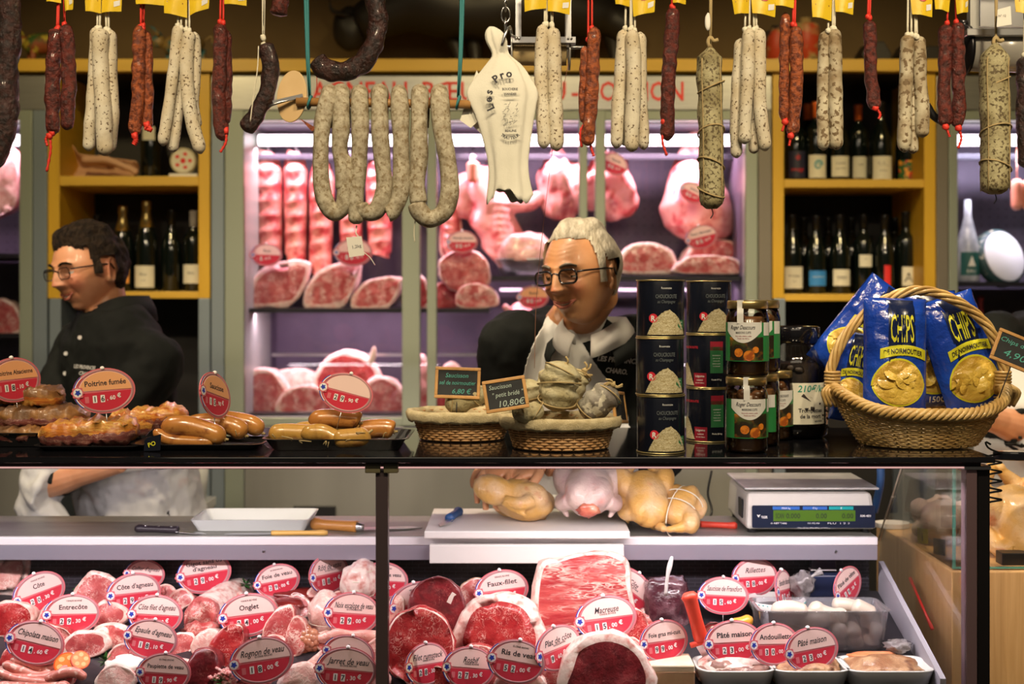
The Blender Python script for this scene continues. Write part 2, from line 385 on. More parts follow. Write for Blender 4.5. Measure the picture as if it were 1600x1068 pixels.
# ---- bottles
base('bottle_glass', (.004, .007, .006), .06, coat=.5)
base('foil_gold', (.55, .42, .16), .3, .9); base('foil_orange', (.8, .16, .03), .35); base('foil_black', (.01, .01, .01), .3); base('foil_white', (.6, .6, .55), .4)
base('label_cream', (.72, .70, .58), .6); base('label_orange', (.8, .35, .06), .5); base('label_blue', (.03, .22, .6), .5); base('label_red', (.7, .02, .02), .5); base('label_dark', (.02, .02, .05), .5)
base('teal', (.02, .3, .38), .5)
def wrapf(r, ang0=0): return lambda p: Vector((r*sin(p.x/r+ang0), -r*cos(p.x/r+ang0), p.y))
def wlabel(b, r, w, z0, z1, mi, n=14, e=.0006, top=None):
    v = []; a = w/(2*r)
    for i in range(n+1):
        t = -a+2*a*i/n; zt = z1 if top is None else top(i/n)
        v += [((r+e)*sin(t), -(r+e)*cos(t), z0), ((r+e)*sin(t), -(r+e)*cos(t), zt)]
    return b.add(v, [(2*i, 2*i+2, 2*i+3, 2*i+1) for i in range(n)], mi, True)
_bm = {}
def bottle_mesh(kind):
    if kind in _bm: return _bm[kind]
    if kind == 'champ': prof = [(0, 0), (.040, 0), (.0435, .005), (.0435, .15), (.040, .185), (.028, .225), (.018, .26), (.0145, .285), (.0145, .30), (0, .30)]
    elif kind == 'bord': prof = [(0, 0), (.035, 0), (.0375, .004), (.0375, .19), (.034, .207), (.018, .225), (.014, .24), (.0135, .295), (.0145, .297), (.0145, .303), (0, .303)]
    else: prof = [(0, 0), (.037, 0), (.040, .004), (.040, .15), (.037, .175), (.026, .205), (.016, .235), (.0135, .255), (.0135, .295), (.015, .297), (.015, .303), (0, .303)]
    if kind == 'champ': cap = [(.0285, .2255), (.0188, .262), (.0152, .285), (.0175, .288), (.0175, .312), (.0155, .318), (0, .319)]
    else: cap = [(.0145, .245), (.0143, .294), (.0158, .297), (.0158, .303), (.0145, .3055), (0, .3055)]
    _bm[kind] = (prof, cap); return _bm[kind]
def bottle(px, py, Y, kind, cap, lb, label, grp, h=1.0, tf=None, yaw=0):
    p = W(px, py, Y); t = thing('wine_bottle', label, 'bottle', p, grp, (0, 0, radians(yaw)))
    pr, cp = bottle_mesh(kind); r = pr[3][0]
    B().lathe([(a, c*h) for a, c in pr], 24).build('bottle_body', 'bottle_glass', t, True)
    if cap: B().lathe([(a, c*h) for a, c in cp], 20).build('capsule', cap, t, True)
    if lb:
        m, w, z0, z1 = lb; b = B(); wlabel(b, r, w, z0, z1, 0)
        if tf: tf(b, r+.001, z0, z1)
        b.build('bottle_label', [m, 'ink', 'teal', 'label_red', 'label_cream', 'gold'], t, True)
    return t
def lines(*L):
    def f(b, r, z0, z1):
        for s, size, fz, mi in L: b.text(s, size, T(0, 0, z0+(z1-z0)*fz), mi, fn=wrapf(r+.0004))
    return f
SY = 4.80
def shy(px_y, Y): # row where a thing stands on a shelf whose front edge (depth YB) is seen at px_y
    z = CZ-(px_y-HY)/FPX*YB; return HY+(CZ-z)/Y*FPX
gL = 'bottles on the lower shelf of the left wine cabinet'
b1 = shy(455, 4.78)
bottle(192, b1, 4.78, 'champ', 'foil_gold', ('label_orange', .07, .03, .1), 'gold-capped sparkling wine bottle with an orange label beside the dark hair', gL, 1.0)
bottle(229, b1, 4.78, 'champ', 'foil_gold', ('label_cream', .082, .015, .095), 'tall gold-foiled champagne bottle with a wide cream label', gL, 1.06, lines(('LAURENT-PERRIER'[:0]+'Brut', .014, .55, 1), ('cuvée', .008, .3, 1)))
bottle(268, b1, 4.80, 'burg', 'foil_black', None, 'black bottle with a small silver crest, no paper label, between two labelled bottles', gL, 1.0)
bottle(302, b1, 4.80, 'bord', 'foil_white', ('label_cream', .075, .03, .10), 'white-capped wine bottle with a cream label next to the cabinet side', gL, .99, lines(('Blanc', .012, .5, 1)))
for i, x in enumerate((120, 152)): bottle(x, b1, 4.9, 'burg', 'foil_black' if i else 'foil_gold', None, ('gold-topped', 'black-topped')[i]+' bottle in the dark just behind the hair of the man at left', gL, .95)
b2 = shy(275, 4.8)
bottle(236, b2, 4.82, 'bord', 'foil_black', ('label_cream', .05, .15, .2), 'dark bottle with a small cream neck label on the upper left shelf', None, .9)
gR = 'bottles on the upper shelf of the right wine cabinet'; b3 = shy(280, 4.8)
def swirl(b, r, z0, z1):
    pts = [(.016*(1-i/60)*cos(i*.2)+0, (z0+z1)/2+.004+.019*(1-i/60)*sin(i*.2)) for i in range(46)]
    for i in range(45):
        a, c = pts[i], pts[i+1]; w = .004*(1-i/70); f = wrapf(r+.0005)
        d = Vector((c[0]-a[0], c[1]-a[1])).normalized(); q = Vector((-d.y, d.x))*w
        b.add([f(Vector((a[0]+q.x, a[1]+q.y, 0))), f(Vector((a[0]-q.x, a[1]-q.y, 0))), f(Vector((c[0]-q.x, c[1]-q.y, 0))), f(Vector((c[0]+q.x, c[1]+q.y, 0)))], [(0, 1, 2, 3)], 2)
bottle(1243, b3, 4.78, 'burg', 'foil_black', ('label_dark', .07, .02, .12), 'bottle with a dark blue label and red splashes at the shelf end', gR, .97, lines(('rouge', .022, .25, 3), ('*', .05, .5, 3)))
bottle(1275, b3, 4.76, 'bord', 'foil_orange', ('label_cream', .072, .02, .105), 'orange-capped bottle with a teal spiral on its label', gR, 1, swirl)
bottle(1310, b3, 4.76, 'burg', 'foil_black', ('label_cream', .07, .025, .10), 'bottle with a plain cream label of small print, upper shelf centre', gR, 1, lines(('CHATEAU', .009, .6, 1), ('SAINT PIERRE', .007, .35, 1)))
bottle(1262, b3, 4.90, 'bord', 'foil_orange', None, 'orange-capped bottle half hidden in the second row', gR, 1)
bottle(1341, b3, 4.86, 'bord', 'foil_orange', ('label_cream', .06, .02, .10), 'narrow cream-labelled bottle with a red-orange cap', gR, .98, lines(('rouge', .009, .6, 1)))
bottle(1376, b3, 4.76, 'burg', 'foil_black', ('label_cream', .082, .015, .10), 'bottle with a wide cream label and a small drawing of hills', gR, 1.0, lines(('/\\_/\\__', .016, .62, 1), ('Domaine', .008, .35, 1)))
nz('label_floral', (.7, .3, .02), (.02, .1, .02), 60, .45, .5, col3=(.6, .02, .02), s3=80)
t = bottle(1416, b3, 4.78, 'burg', 'foil_black', (MATS['label_floral'], .08, .01, .085), 'bottle with a yellow and green flowery label by the cabinet side', gR, .9)
gQ = 'bottles on the lower shelf of the right wine cabinet'; b4 = shy(459, 4.8)
bottle(1238, b4, 4.76, 'burg', 'foil_black', ('label_cream', .076, .02, .10), 'bottle with a tall yellowed label at the left end of its shelf', gQ, .96, lines(('Bourgogne', .010, .55, 1), ('2011', .008, .3, 1)))
bottle(1275, b4, 4.76, 'burg', 'foil_black', ('label_blue', .07, .03, .085), 'bottle with a bright blue label and white band', gQ, .95, lines(('~~~~', .02, .5, 4)))
bottle(1312, b4, 4.76, 'burg', 'foil_black', ('label_cream', .068, .03, .09), 'bottle with a square cream label showing a sketched tree', gQ, .96, lines(('YMY', .022, .35, 1)))
bottle(1349, b4, 4.78, 'bord', 'foil_black', ('label_cream', .05, .10, .145), 'bottle with a small cream label set high on its body', gQ, .97, lines(('vin', .009, .6, 1)))
bottle(1382, b4, 4.76, 'burg', 'foil_black', ('label_red', .024, .03, .105), 'bottle with a narrow upright red label and red neck ring', gQ, .96)
bottle(1415, b4, 4.76, 'bord', 'foil_black', ('label_cream', .046, .03, .10), 'bottle with a narrow cream label and dark picture, right end of its shelf', gQ, 1, lines(('A', .05, .2, 1)))
for i, x in enumerate((1256, 1294, 1330, 1398)): bottle(x, b4, 4.92, 'burg', 'foil_black', None, ('unlabelled dark bottle in the back row behind the blue-labelled bottle', 'unlabelled dark bottle in the back row left of the tree label', 'unlabelled dark bottle in the back row left of the high-set label', 'unlabelled dark bottle in the back row right of the red label')[i], gQ, .96)
# rolled kraft paper and clock on the upper left shelf
nz('kraft', (.50, .28, .16), (.56, .33, .2), 6, rough=.7)
t = thing('paper_bag', 'crumpled brown paper bag lying on the upper left shelf', 'bag', W(150, b2, 4.8))
b = B(); v = []; n = 26
for i in range(n):
    f = i/(n-1); x = 100+112*f; yt = (200 if f < .1 else 232+26*sin(f*2.2)) if False else 238-30*max(0, 1-f*5)+14*f
    for j in range(7):
        g = j/6; y = yt+(b2-1-yt)*g; v.append(W(x+6*sin(g*5), y, 4.74+.05*sin(g*pi)+.03*noise.noise(Vector((f*6, g*3, 1)))))
b.add(v, [(i*7+j, i*7+j+1, (i+1)*7+j+1, (i+1)*7+j) for i in range(n-1) for j in range(6)], 0, True)
sol = lambda th: (lambda o: setattr(o.modifiers.new('th', 'SOLIDIFY'), 'thickness', th))
b.build('bag_wall', 'kraft', t, mods=[sol(.003)])
b = B(); b.tube(catmull([W(130, 250, 4.7), W(165, 249, 4.69), W(200, 262, 4.7), W(215, 270, 4.7)], 20), lambda t: .016-.006*t, 10, amp=.3, fr=20); b.build('bag_fold', 'kraft', t)
t = thing('table_clock', 'small round clock with red flowers on its white dial, upper left shelf', 'clock', W(288, b2, 4.78))
M_ = T(W(286, 251, 4.76)) @ R(90, 'X')
B().prism(ell(.098, .098), .02, M=M_, z0=-.02).build('clock_case', base('clock_rim', (.5, .45, .3), .4)[0], t, bevel=.003)
b = B(); b.face(ell(.084, .084), 0, M_, .0006)
for a in range(5): b.face(ell(.016, .013, 10, .026*cos(a*1.26), .026*sin(a*1.26)), 1, M_, .0012)
b.face(ell(.02, .02, 10), 1, M_, .0012); b.build('clock_dial', ['label_cream', 'label_red'], t)
B().pbox(264, 308, 271, b2, 4.74, 4.8).build('clock_foot', 'white', t)
# things standing on top of the wall unit
zt = 92.3
def ontop(px, Y=4.85): return W(px, shy(92, Y), Y)
nz('ornament_a', (.3, .08, .03), (.05, .12, .03), 18, .45, .55, col3=(.5, .4, .05), s3=30)
nz('ornament_b', (.03, .12, .14), (.25, .16, .05), 25, .45, .55)
def animal(px, w, h, mat, label, cat, horn=False, Y=4.8):
    o = ontop(px, Y); t = thing(cat+'_figurine', label, 'figurine', o); s = Y/FPX
    b = B(); b.tube(catmull([o+Vector((-w*.38*s, 0, h*.55*s)), o+Vector((0, 0, h*.62*s)), o+Vector((w*.34*s, 0, h*.62*s))], 14), capsule_r(h*.26*s, .3), 12, amp=.15, fr=12)
    b.blob(o+Vector((-w*.45*s, 0, h*.68*s)), (h*.2*s, h*.15*s, h*.16*s), amp=.1)
    for sx in (-.3, -.18, .18, .3):
        b.tube([o+Vector((w*sx*s, .02*(1 if sx in (-.3, .3) else -1), h*.5*s)), o+Vector((w*sx*s, .02*(1 if sx in (-.3, .3) else -1), 0))], [h*.09*s, h*.06*s], 8)
    for sy in (-1, 1): b.tube(catmull([o+Vector((-w*.42*s, sy*.015, h*.8*s)), o+Vector((-w*.5*s, sy*.03, h*.98*s)), o+Vector((-w*.56*s, sy*.03, h*1.02*s))], 6), [.008, .007, .006, .005, .004, .003, .002], 6)
    b.tube(catmull([o+Vector((w*.36*s, 0, h*.7*s)), o+Vector((w*.47*s, 0, h*.8*s)), o+Vector((w*.5*s, 0, h*.6*s))], 8), .004, 6)
    b.build('body', mat, t)
animal(70, 85, 62, 'ornament_a', 'patchwork-painted animal ornament on top of the wall unit, far left', 'cow')
animal(288, 90, 62, 'ornament_b', 'teal and brown animal ornament on the wall unit above the left wine cabinet', 'cow')
base('dark_animal', (.02, .016, .014), .5)
o = ontop(760, 4.85); t = thing('bull_statue', 'large dark bull statue on top of the wall unit behind the sausages', 'statue', o); s = 4.85/FPX
b = B(); q = lambda x, y, dy=0: W(x, y, 4.85+dy)
b.tube(catmull([q(560, 40), q(640, 5), q(720, 8), q(820, 12), q(930, 20), q(985, 45)], 40), lambda t: s*(26+26*sin(pi*min(1, t*1.15))**.7), 18, amp=.12, fr=6)
b.blob(q(547, 45), (.05*1.3, .06, .085), amp=.1)
for x, x2 in ((690, 725), (735, 745), (905, 880), (950, 965)): b.tube(catmull([q(x, 30, .04), q((x+x2)/2, 60, .04), q(x2, shy(92, 4.89), .04)], 8), [.055, .05, .046, .04, .034, .03, .026, .026, .028], 10)
for sy in (-1, 1): b.tube(catmull([q(548, 25, sy*.04), q(520, 18, sy*.09), q(515, 0, sy*.1)], 8), [.014, .013, .011, .01, .008, .006, .005, .003, .002], 8)
b.build('body', 'dark_animal', t)
for i, (px, w) in enumerate(((1363, 48), (1420, 46), (1452, 40))):
    o = ontop(px, 4.85); r = w/2*4.85/FPX; b = B(); b.prism([(r*cos(a*pi/3), r*.87+r*sin(a*pi/3)) for a in range(6)], .12, M=T(o) @ R(90, 'X'), z0=-.06)
    tag(b.build('hexagonal_canister', 'dark_animal', bevel=.004), ('black six-sided canister on the wall unit behind the single dark sausage', 'black six-sided canister behind the pale sausages at right', 'black six-sided canister nearest the right fridge')[i], 'canister', 'black canisters on the wall unit')
nz('poster_mix', (.55, .06, .02), (.5, .35, .15), 12, .45, .55, col3=(.02, .02, .03), s3=14)
for px, w, h, l in ((1212, 34, 70, 'tall red and orange tin on the wall unit'), (1258, 44, 82, 'red and white decorated tin on the wall unit behind the brown sausage pair')):
    o = ontop(px, 4.85); b = B(); s = 4.85/FPX; b.lathe([(w/2*s, 0), (w/2*s, h*.82*s), (w/2*s*.9, h*.88*s), (w*.2*s, h*.9*s), (w*.2*s, h*s), (0, h*s)], 20, M=T(o)); tag(b.build('decorated_tin', 'poster_mix'), l, 'tin')
# ================================================================ price signs
base('sign_dark', (.60, .04, .07), .22, coat=.4); base('sign_rim', (.68, .17, .20), .25, coat=.4); base('sign_cream', (.86, .62, .58), .35, coat=.3)
base('sign_blue', (.02, .05, .42), .4); base('sign_white', (.85, .82, .82), .4); base('sign_grey', (.42, .20, .22), .4)
base('sign_peach', (.85, .42, .2), .35, coat=.3)
SW, SH = .124, .090
def _disc(w, h, d, m, z0=0, ms=None):
    b = B(); b.prism(ell(w, h, 44), d, m, M=R(90, 'X'), z0=z0); return b
SIGN = {}
def signmesh():
    if SIGN: return
    b = B(); FR = R(90, 'X')                                   # local frame: x right, z up, faces -Y
    b.prism(ell(SW, SH, 48), .0022, 1, 1, FR, -.0011)
    v = []; n = 48
    for rr, z in ((.955, .0012), (.93, .0020), (.885, .0020), (.86, .0012)): v += [(SW/2*rr*cos(2*pi*i/n), SH/2*rr*sin(2*pi*i/n), z) for i in range(n)]
    b.add(v, [(k*n+i, k*n+(i+1) % n, (k+1)*n+(i+1) % n, (k+1)*n+i) for k in range(3) for i in range(n)], 3, True, FR)
    lo = [(SW*.43*cos(a), SH*.43*sin(a)) for a in [pi*1.02+i*pi*.96/24 for i in range(25)]]
    b.face(lo, 0, FR, .0013)
    SIGN['plate'] = (b, ['sign_dark', 'sign_rim', 'sign_cream', 'sign_grey'])
    b = B(); up = [(SW*.43*cos(a)+.002, SH*.43*sin(a)) for a in [pi*.0+i*pi*.93/24 for i in range(25)]]
    up += [(-SW*.36, SH*.02)]; b.prism(up, .0006, 0, 0, FR, .0013); SIGN['panel'] = (b, ['sign_cream', 'ink'])
    b = B()
    for i, m in enumerate((0, 1, 2)):
        o = [(-SW*.5*cos(a)*(1.0-.035*i)+.0, SH*.5*sin(a)*(1.0-.035*i)) for a in [-.75+j*1.5/12 for j in range(13)]]
        p = [(-SW*.5*cos(a)*(1.0-.035*(i+1)), SH*.5*sin(a)*(1.0-.035*(i+1))) for a in [-.75+j*1.5/12 for j in range(13)]]
        b.add([(x, y, .0023) for x, y in o+p], [(j, j+1, 14+j, 13+j) for j in range(12)], m, False, FR)
    SIGN['ribbon'] = (b, ['sign_blue', 'sign_white', 'red'])
    b = B(); cx = -SW*.43
    sc = [(cx+(.0118+.0012*cos(8*a))*cos(a), (.0118+.0012*cos(8*a))*sin(a)) for a in [i*pi/32 for i in range(64)]]
    b.prism(sc, .0016, 0, 0, FR, .0024); b.face(ell(.0175, .0175, 20, cx, 0), 1, FR, .0042)
    st = [(cx+(.0068 if i % 2 else .0038)*cos(i*pi/5+.3), (.0068 if i % 2 else .0038)*sin(i*pi/5+.3)) for i in range(10)]
    b.face(st, 2, FR, .0046); SIGN['rosette'] = (b, ['sign_rim', 'sign_white', 'sign_blue'])
    b = B(); b.lathe([(.0045, 0), (.0045, .004), (.002, .0065), (0, .0068)], 10, M=T(0, 0, SH/2-.003)); SIGN['knob'] = (b, ['sign_white'])
    b = B(); b.tube([(0, .0016, -SH*.3), (0, .0016, -SH/2-.055)], [.0012, .0007], 6); SIGN['pin'] = (b, ['steel'])
    for k in list(SIGN):
        bb, ms = SIGN[k]; me = bb.build('sign_'+k, ms, None, True, link=False); SIGN[k] = me.data; bpy.data.objects.remove(me)
NAMES = {'plate': 'oval_plate', 'panel': 'name_panel', 'ribbon': 'tricolour_ribbon', 'rosette': 'rosette', 'knob': 'hanging_knob', 'pin': 'pin'}
def sign(px, py, wpx, hpx, Y, title, price, where, roll=0, sub=None, script=False, yaw=None, grp='oval price signs in the display case', peach=False, pinned=True, tilt=-8):
    signmesh(); s = hpx/FPX*Y/SH
    if abs(roll) < 40:
        k = max(.2, min(1, wpx/(hpx*SW/SH)))
    yw = math.degrees(math.acos(k)) if yaw is None else yaw
    M_ = R(yw) @ R(tilt, 'X') @ R(roll, 'Y')
    c = W(px, py, Y); o = bpy.data.objects.new('price_sign', None); COL.objects.link(o); o.empty_display_size = .02
    o.matrix_world = T(c) @ M_ @ S(s)
    ttl = title.replace('\n', ' ') or 'no name'
    tag(o, (f'oval red price sign reading {ttl}' if title else 'oval red price sign with a blank cream name panel')+', '+where, 'price sign', grp)
    for k in NAMES:
        if k == 'pin' and not pinned: continue
        p = bpy.data.objects.new(NAMES[k], SIGN[k]); COL.objects.link(p); p.parent = o
    FR = R(90, 'X'); b = B(); y0 = .0021
    if peach: b.prism([(SW*.42*cos(a)+.002, SH*.42*sin(a)) for a in [i*pi*.93/24 for i in range(25)]]+[(-SW*.36, SH*.03)], .0003, 2, 2, FR, .0019); y0 = .0024
    L = title.split('\n')
    sz = .0150 if len(title) < 17 else .0125
    for i, l in enumerate(L):
        if script: b.text(l, .0175, FR @ T(0.003, SH*.12, y0), 1, shear=.35, bold=.012, width=min(.085, .0062*len(l)))
        else: b.text(l, sz, FR @ T(0.003, SH*(.12 if len(L) == 1 else .22-.14*i), y0), 1, bold=.02, width=min(.082, .0068*len(l)))
    if sub: b.text(sub, .0052, FR @ T(.004, SH*(.31 if not script else .07), y0), 1, bold=.02, width=.034)
    if L[0]: b.build('sign_lettering', ['sign_cream', 'ink', 'sign_peach'], o, True)
    d = B(); eu, ct = price.split(',')
    x = -SW*.29
    d.face([(x+q[0], -SH*.17+q[1]) for q in rrect(.0078, .0125, .001, 2)], 3, FR, .0017)
    for i, ch in enumerate(eu):
        x = -SW*.29+.0155*(i+1)-(.002 if len(eu) > 2 else 0)
        d.face([(x+q[0], -SH*.17+q[1]) for q in rrect(.0085, .0145, .001, 2)], 0, FR, .0017)
        d.text(ch, .0145, FR @ T(x, -SH*.17-.005, .0021), 1, bold=.02)
    d.text(',', .014, FR @ T(x+.009, -SH*.17-.004, .0021), 0); d.text(ct, .0115, FR @ T(x+.0195, -SH*.165-.004, .0021), 0, bold=.02); d.text('€', .0115, FR @ T(x+.0325, -SH*.14-.003, .0021), 0, bold=.03)
    d.build('price_digits', ['sign_white', 'ink', 'sign_white', 'sign_rim'], o, True)
    return o
# ================================================================ meat materials and shapes
meatm('beef', (.30, .012, .016), (.42, .03, .03), (.68, .35, .3), 26, .5, .53)
meatm('beef_dark', (.10, .008, .012), (.20, .014, .02), (.35, .10, .09), 20, .5, .51)
meatm('beef_marbled', (.42, .05, .05), (.55, .12, .11), (.8, .58, .5), 34, .46, .58)
meatm('lamb', (.40, .055, .06), (.54, .13, .12), (.82, .62, .55), 30, .5, .55)
meatm('pork', (.66, .30, .26), (.78, .44, .38), (.86, .68, .6), 22, .5, .58)
meatm('veal', (.70, .36, .32), (.78, .50, .44), (.86, .74, .66), 30, .46, .56)
meatm('rib_layers', (.36, .022, .028), (.52, .09, .08), (.84, .62, .52), 22, .44, .55, (.35, 1, 1.7), s1=9)
meatm('mince', (.42, .06, .06), (.6, .2, .18), (.8, .55, .5), 110, .42, .6, s1=60)
nz('fat', (.80, .62, .53), (.66, .26, .22), 55, .42, .75, .38, coat=.25, bump=.4, bscale=45, sss=0)
nz('fat_white', (.82, .68, .61), (.60, .24, .20), 60, .44, .70, .38, coat=.25, bump=.35, bscale=40)
nz('liver', (.13, .012, .012), (.24, .025, .02), 12, .4, .6, .12, coat=.8)
nz('kidney', (.42, .15, .08), (.52, .24, .14), 25, .4, .6, .15, coat=.7)
nz('rib_rack', (.66, .26, .21), (.42, .05, .05), 20, .45, .6, .35, coat=.3, bump=.3, bscale=30)
nz('carcass', (.70, .34, .30), (.44, .07, .07), 20, .48, .66, .35, coat=.3, bump=.4, bscale=25)
nz('bone', (.80, .66, .52), (.7, .45, .35), 30, .4, .6, .5)
nz('rind', (.72, .45, .28), (.80, .60, .42), 10, .4, .6, .4, coat=.3)
def cut(b, poly, depth, M, rim=.14, sd=0, n=44, mside=0, mrim=1, mmeat=2, fz=.006, rr=.22, inner=None, back=.88):
    """a joint of meat: spline outline in XY (front face toward +Z), extruded backwards, with fat rim and marbled face"""
    P = closed(poly, n); cx = sum(p[0] for p in P)/n; cy = sum(p[1] for p in P)/n
    q = [(p[0]-cx, p[1]-cy) for p in P]; size = max(max(abs(a), abs(c)) for a, c in q)
    def N(i, k, z): return 1+.035*noise.noise(Vector((q[i][0]/size*9+sd, q[i][1]/size*9, z/size*5)))+.09*noise.noise(Vector((q[i][0]/size*2.3+sd, q[i][1]/size*2.3, z/size*2.3+sd)))
    v = []; mi = []; lay = []
    e = min(rr*size, depth*.4)
    for z, s in [(-depth, .45*back), (-depth+.0*e, back*.8), (-depth+e*.5, back*.95)]+[(-depth+e+(depth-1.6*e)*t, back+(1-back)*t) for t in (0, .25, .5, .75, 1)]+[(-e*.28, .985), (-e*.06, .955)]: lay.append((z, s, 0))
    for s in (.935,): lay.append((0, s, 1))
    k0 = len(lay)
    for z, s, _ in lay:
        for i in range(n): f = s*N(i, 0, z); v.append((cx+q[i][0]*f, cy+q[i][1]*f, z))
    steps = [1-rim*1.0, .72, .52, .32, .14]
    for r_i, s in enumerate(steps):
        for i in range(n):
            f = s
            if r_i == 0: f = s-rim*.9*max(0, noise.noise(Vector((cos(2*pi*i/n)*1.5+sd*2, sin(2*pi*i/n)*1.5, sd))))-(inner(i/n) if inner else 0)
            x, y = cx+q[i][0]*f, cy+q[i][1]*f
            v.append((x, y, fz*.5*(1-s)+fz*noise.noise(Vector((x*30+sd, y*30, sd)))))
    K = len(lay)+len(steps); fs = []
    for k in range(K-1):
        m = mside if k < len(lay)-2 else (mrim if k <= len(lay)-1 else mmeat)
        for i in range(n): fs.append((k*n+i, k*n+(i+1) % n, (k+1)*n+(i+1) % n, (k+1)*n+i)); mi.append(m)
    fs.append(tuple((K-1)*n+i for i in range(n))); mi.append(mmeat); fs.append(tuple(range(n-1, -1, -1))); mi.append(mside)
    return b.add(v, fs, mi, True, M)
def at(px, py, Y, yaw=0, pitch=0, roll=0): return T(W(px, py, Y)) @ R(yaw) @ R(90+pitch, 'X') @ R(roll, 'Z')
def pxpoly(pts, Y): return [((x)/FPX*Y, -(y)/FPX*Y) for x, y in pts]
def joint(name, label, cat, px, py, Y, pts, depth, mats, grp=None, yaw=0, pitch=0, roll=0, **k):
    """pts: outline in photo pixels about (px,py)"""
    b = B(); cut(b, pxpoly(pts, Y), depth, at(px, py, Y, yaw, pitch, roll), **k)
    return tag(b.build(name, mats), label, cat, grp)
# ================================================================ meat in the fridges
YM = 4.90; gf = 'meat hanging in the middle fridge'
def hook(b, px, y0, y1, Y): b.tube([W(px, y0, Y), W(px, y1, Y)], .004, 6); b.tube([W(px+6*sin(a), y1+6-6*cos(a), Y) for a in [i*.5 for i in range(10)]], .004, 6)
for i, (x0, x1, y0, y1, tl) in enumerate(((396, 442, 238, 410, 2), (443, 481, 238, 412, 0), (484, 524, 252, 432, -4), (528, 566, 250, 410, 2), (570, 612, 250, 400, 3), (688, 716, 300, 400, 2))):
    where = ('leftmost of the row', 'second from the left', 'third from the left, just behind the mouldy sausages', 'fourth, mostly behind the mouldy sausages', 'fifth, behind the mouldy sausages', 'small one right of the door stile')[i]
    t = thing('rib_rack', 'rack of ribs hanging in the fridge, '+where, 'meat', W((x0+x1)/2, y1, YM), gf); cx = (x0+x1)/2; w = (x1-x0)/2
    b = B(); n = 60; v = []; m = 18
    for k in range(n):
        f = k/(n-1); y = y0+(y1-y0)*f; ww = w*(1-.35*max(0, 1-f*7))*(1-.12*f)*(1 if f < .94 else .8)
        for j in range(m):
            a = 2*pi*j/m; X = cos(a); Z = sin(a)
            rb = .010*max(0, sin(f*46+X*2.2))*(Z < 0)
            v.append(W(cx+tl*f+ww*X*(1+.06*noise.noise(Vector((f*5, i, 0)))), y+4*X, YM)+Vector((0, (.045+rb)*Z, 0)))
    b.add(v, [(k*m+j, k*m+(j+1) % m, (k+1)*m+(j+1) % m, (k+1)*m+j) for k in range(n-1) for j in range(m)]+[tuple(range(m)), tuple((n-1)*m+j for j in range(m))], 0, True)
    b.build('ribs', 'rib_rack', t)
    b = B(); hook(b, cx, 228, y0-4, YM); b.build('hook', 'steel', t)
# rib stripes: pale bones
RO = [(-55, 38), (-50, 0), (-20, -32), (20, -42), (48, -40), (52, -28), (44, 0), (20, 36), (-20, 40)]
gs = 'rib roasts on the left fridge shelf'
for i, (cx, cy, w, h, yw) in enumerate(((436, 445, 104, 76, 8), (520, 447, 90, 74, 0), (590, 458, 84, 54, -6))):
    joint('rib_roast', ('cut rib roast with a thick fat edge, left of three on the shelf', 'tall cut rib roast in the middle of the shelf', 'darker flat-topped rib roast beside the door stile')[i], 'meat', cx, cy, 4.78, [(x*w/108, y*h/84) for x, y in RO], .17, ['fat_white', 'fat', ('lamb', 'beef_marbled', 'beef_marbled')[i]], gs, yaw=yw, rim=.2, sd=i*3+1)
joint('rib_roast', 'rib roast seen between the two door stiles', 'meat', 652, 455, 4.82, [(-22, 26), (-20, -20), (8, -24), (18, 0), (14, 27)], .14, ['fat_white', 'fat', 'beef'], gs, sd=4)
joint('beef_joint', 'rounded marbled beef joint under the small price sign', 'meat', 725, 424, 4.74, [(-40, 0), (-30, -26), (0, -34), (30, -24), (42, 4), (30, 27), (-20, 30)], .14, ['fat', 'fat', 'lamb'], rim=.07, sd=5)
joint('beef_joint', 'lower rolled beef joint on the shelf edge beside the dark gap', 'meat', 743, 462, 4.72, [(-34, 8), (-24, -14), (4, -20), (30, -8), (36, 12), (20, 19), (-22, 19)], .12, ['lamb', 'fat', 'beef_marbled'], rim=.12, sd=6)
joint('beef_joint', 'small dark beef piece behind the rolled joint', 'meat', 700, 460, 4.84, [(-22, 20), (-18, -14), (6, -20), (24, -4), (20, 20)], .1, ['beef', 'fat', 'beef'], rim=.08, sd=7)
# hanging carcass piece
t = thing('pork_carcass', 'pale split carcass with ribs hanging left of the cloth bag', 'meat', W(770, 400, YM), gf)
b = B()
b.tube(catmull([W(762, 262, YM), W(758, 300, YM), W(772, 345, YM), W(786, 385, YM), W(768, 404, YM)], 40), lambda t: .075*(.8+.3*sin(pi*t*.9)) if t < .8 else .075*(1.1-2*(t-.8)), 20, amp=.35, fr=14)
b.tube(catmull([W(745, 275, YM), W(726, 292, YM), W(722, 318, YM), W(742, 330, YM)], 20), capsule_r(.05, .3), 14, amp=.3, fr=14)
b.tube(catmull([W(788, 305, YM-.03), W(806, 320, YM-.03), W(828, 318, YM-.03), W(845, 300, YM)], 20), capsule_r(.030, .2), 12, amp=.4, fr=14)
for k in range(7): b.tube(catmull([W(768, 318+k*11, YM-.07), W(782, 316+k*11, YM-.085), W(797, 319+k*11, YM-.06)], 8), .007, 6)
b.build('carcass_flesh', 'carcass', t, mods=[remesh(.008, 3)]); b = B(); hook(b, 760, 228, 256, YM); b.build('hook', 'steel', t)
t = thing('saucisson', 'short reddish sausage hanging by a ring beside the pale carcass', 'sausage', W(741, 285, YM), gf)
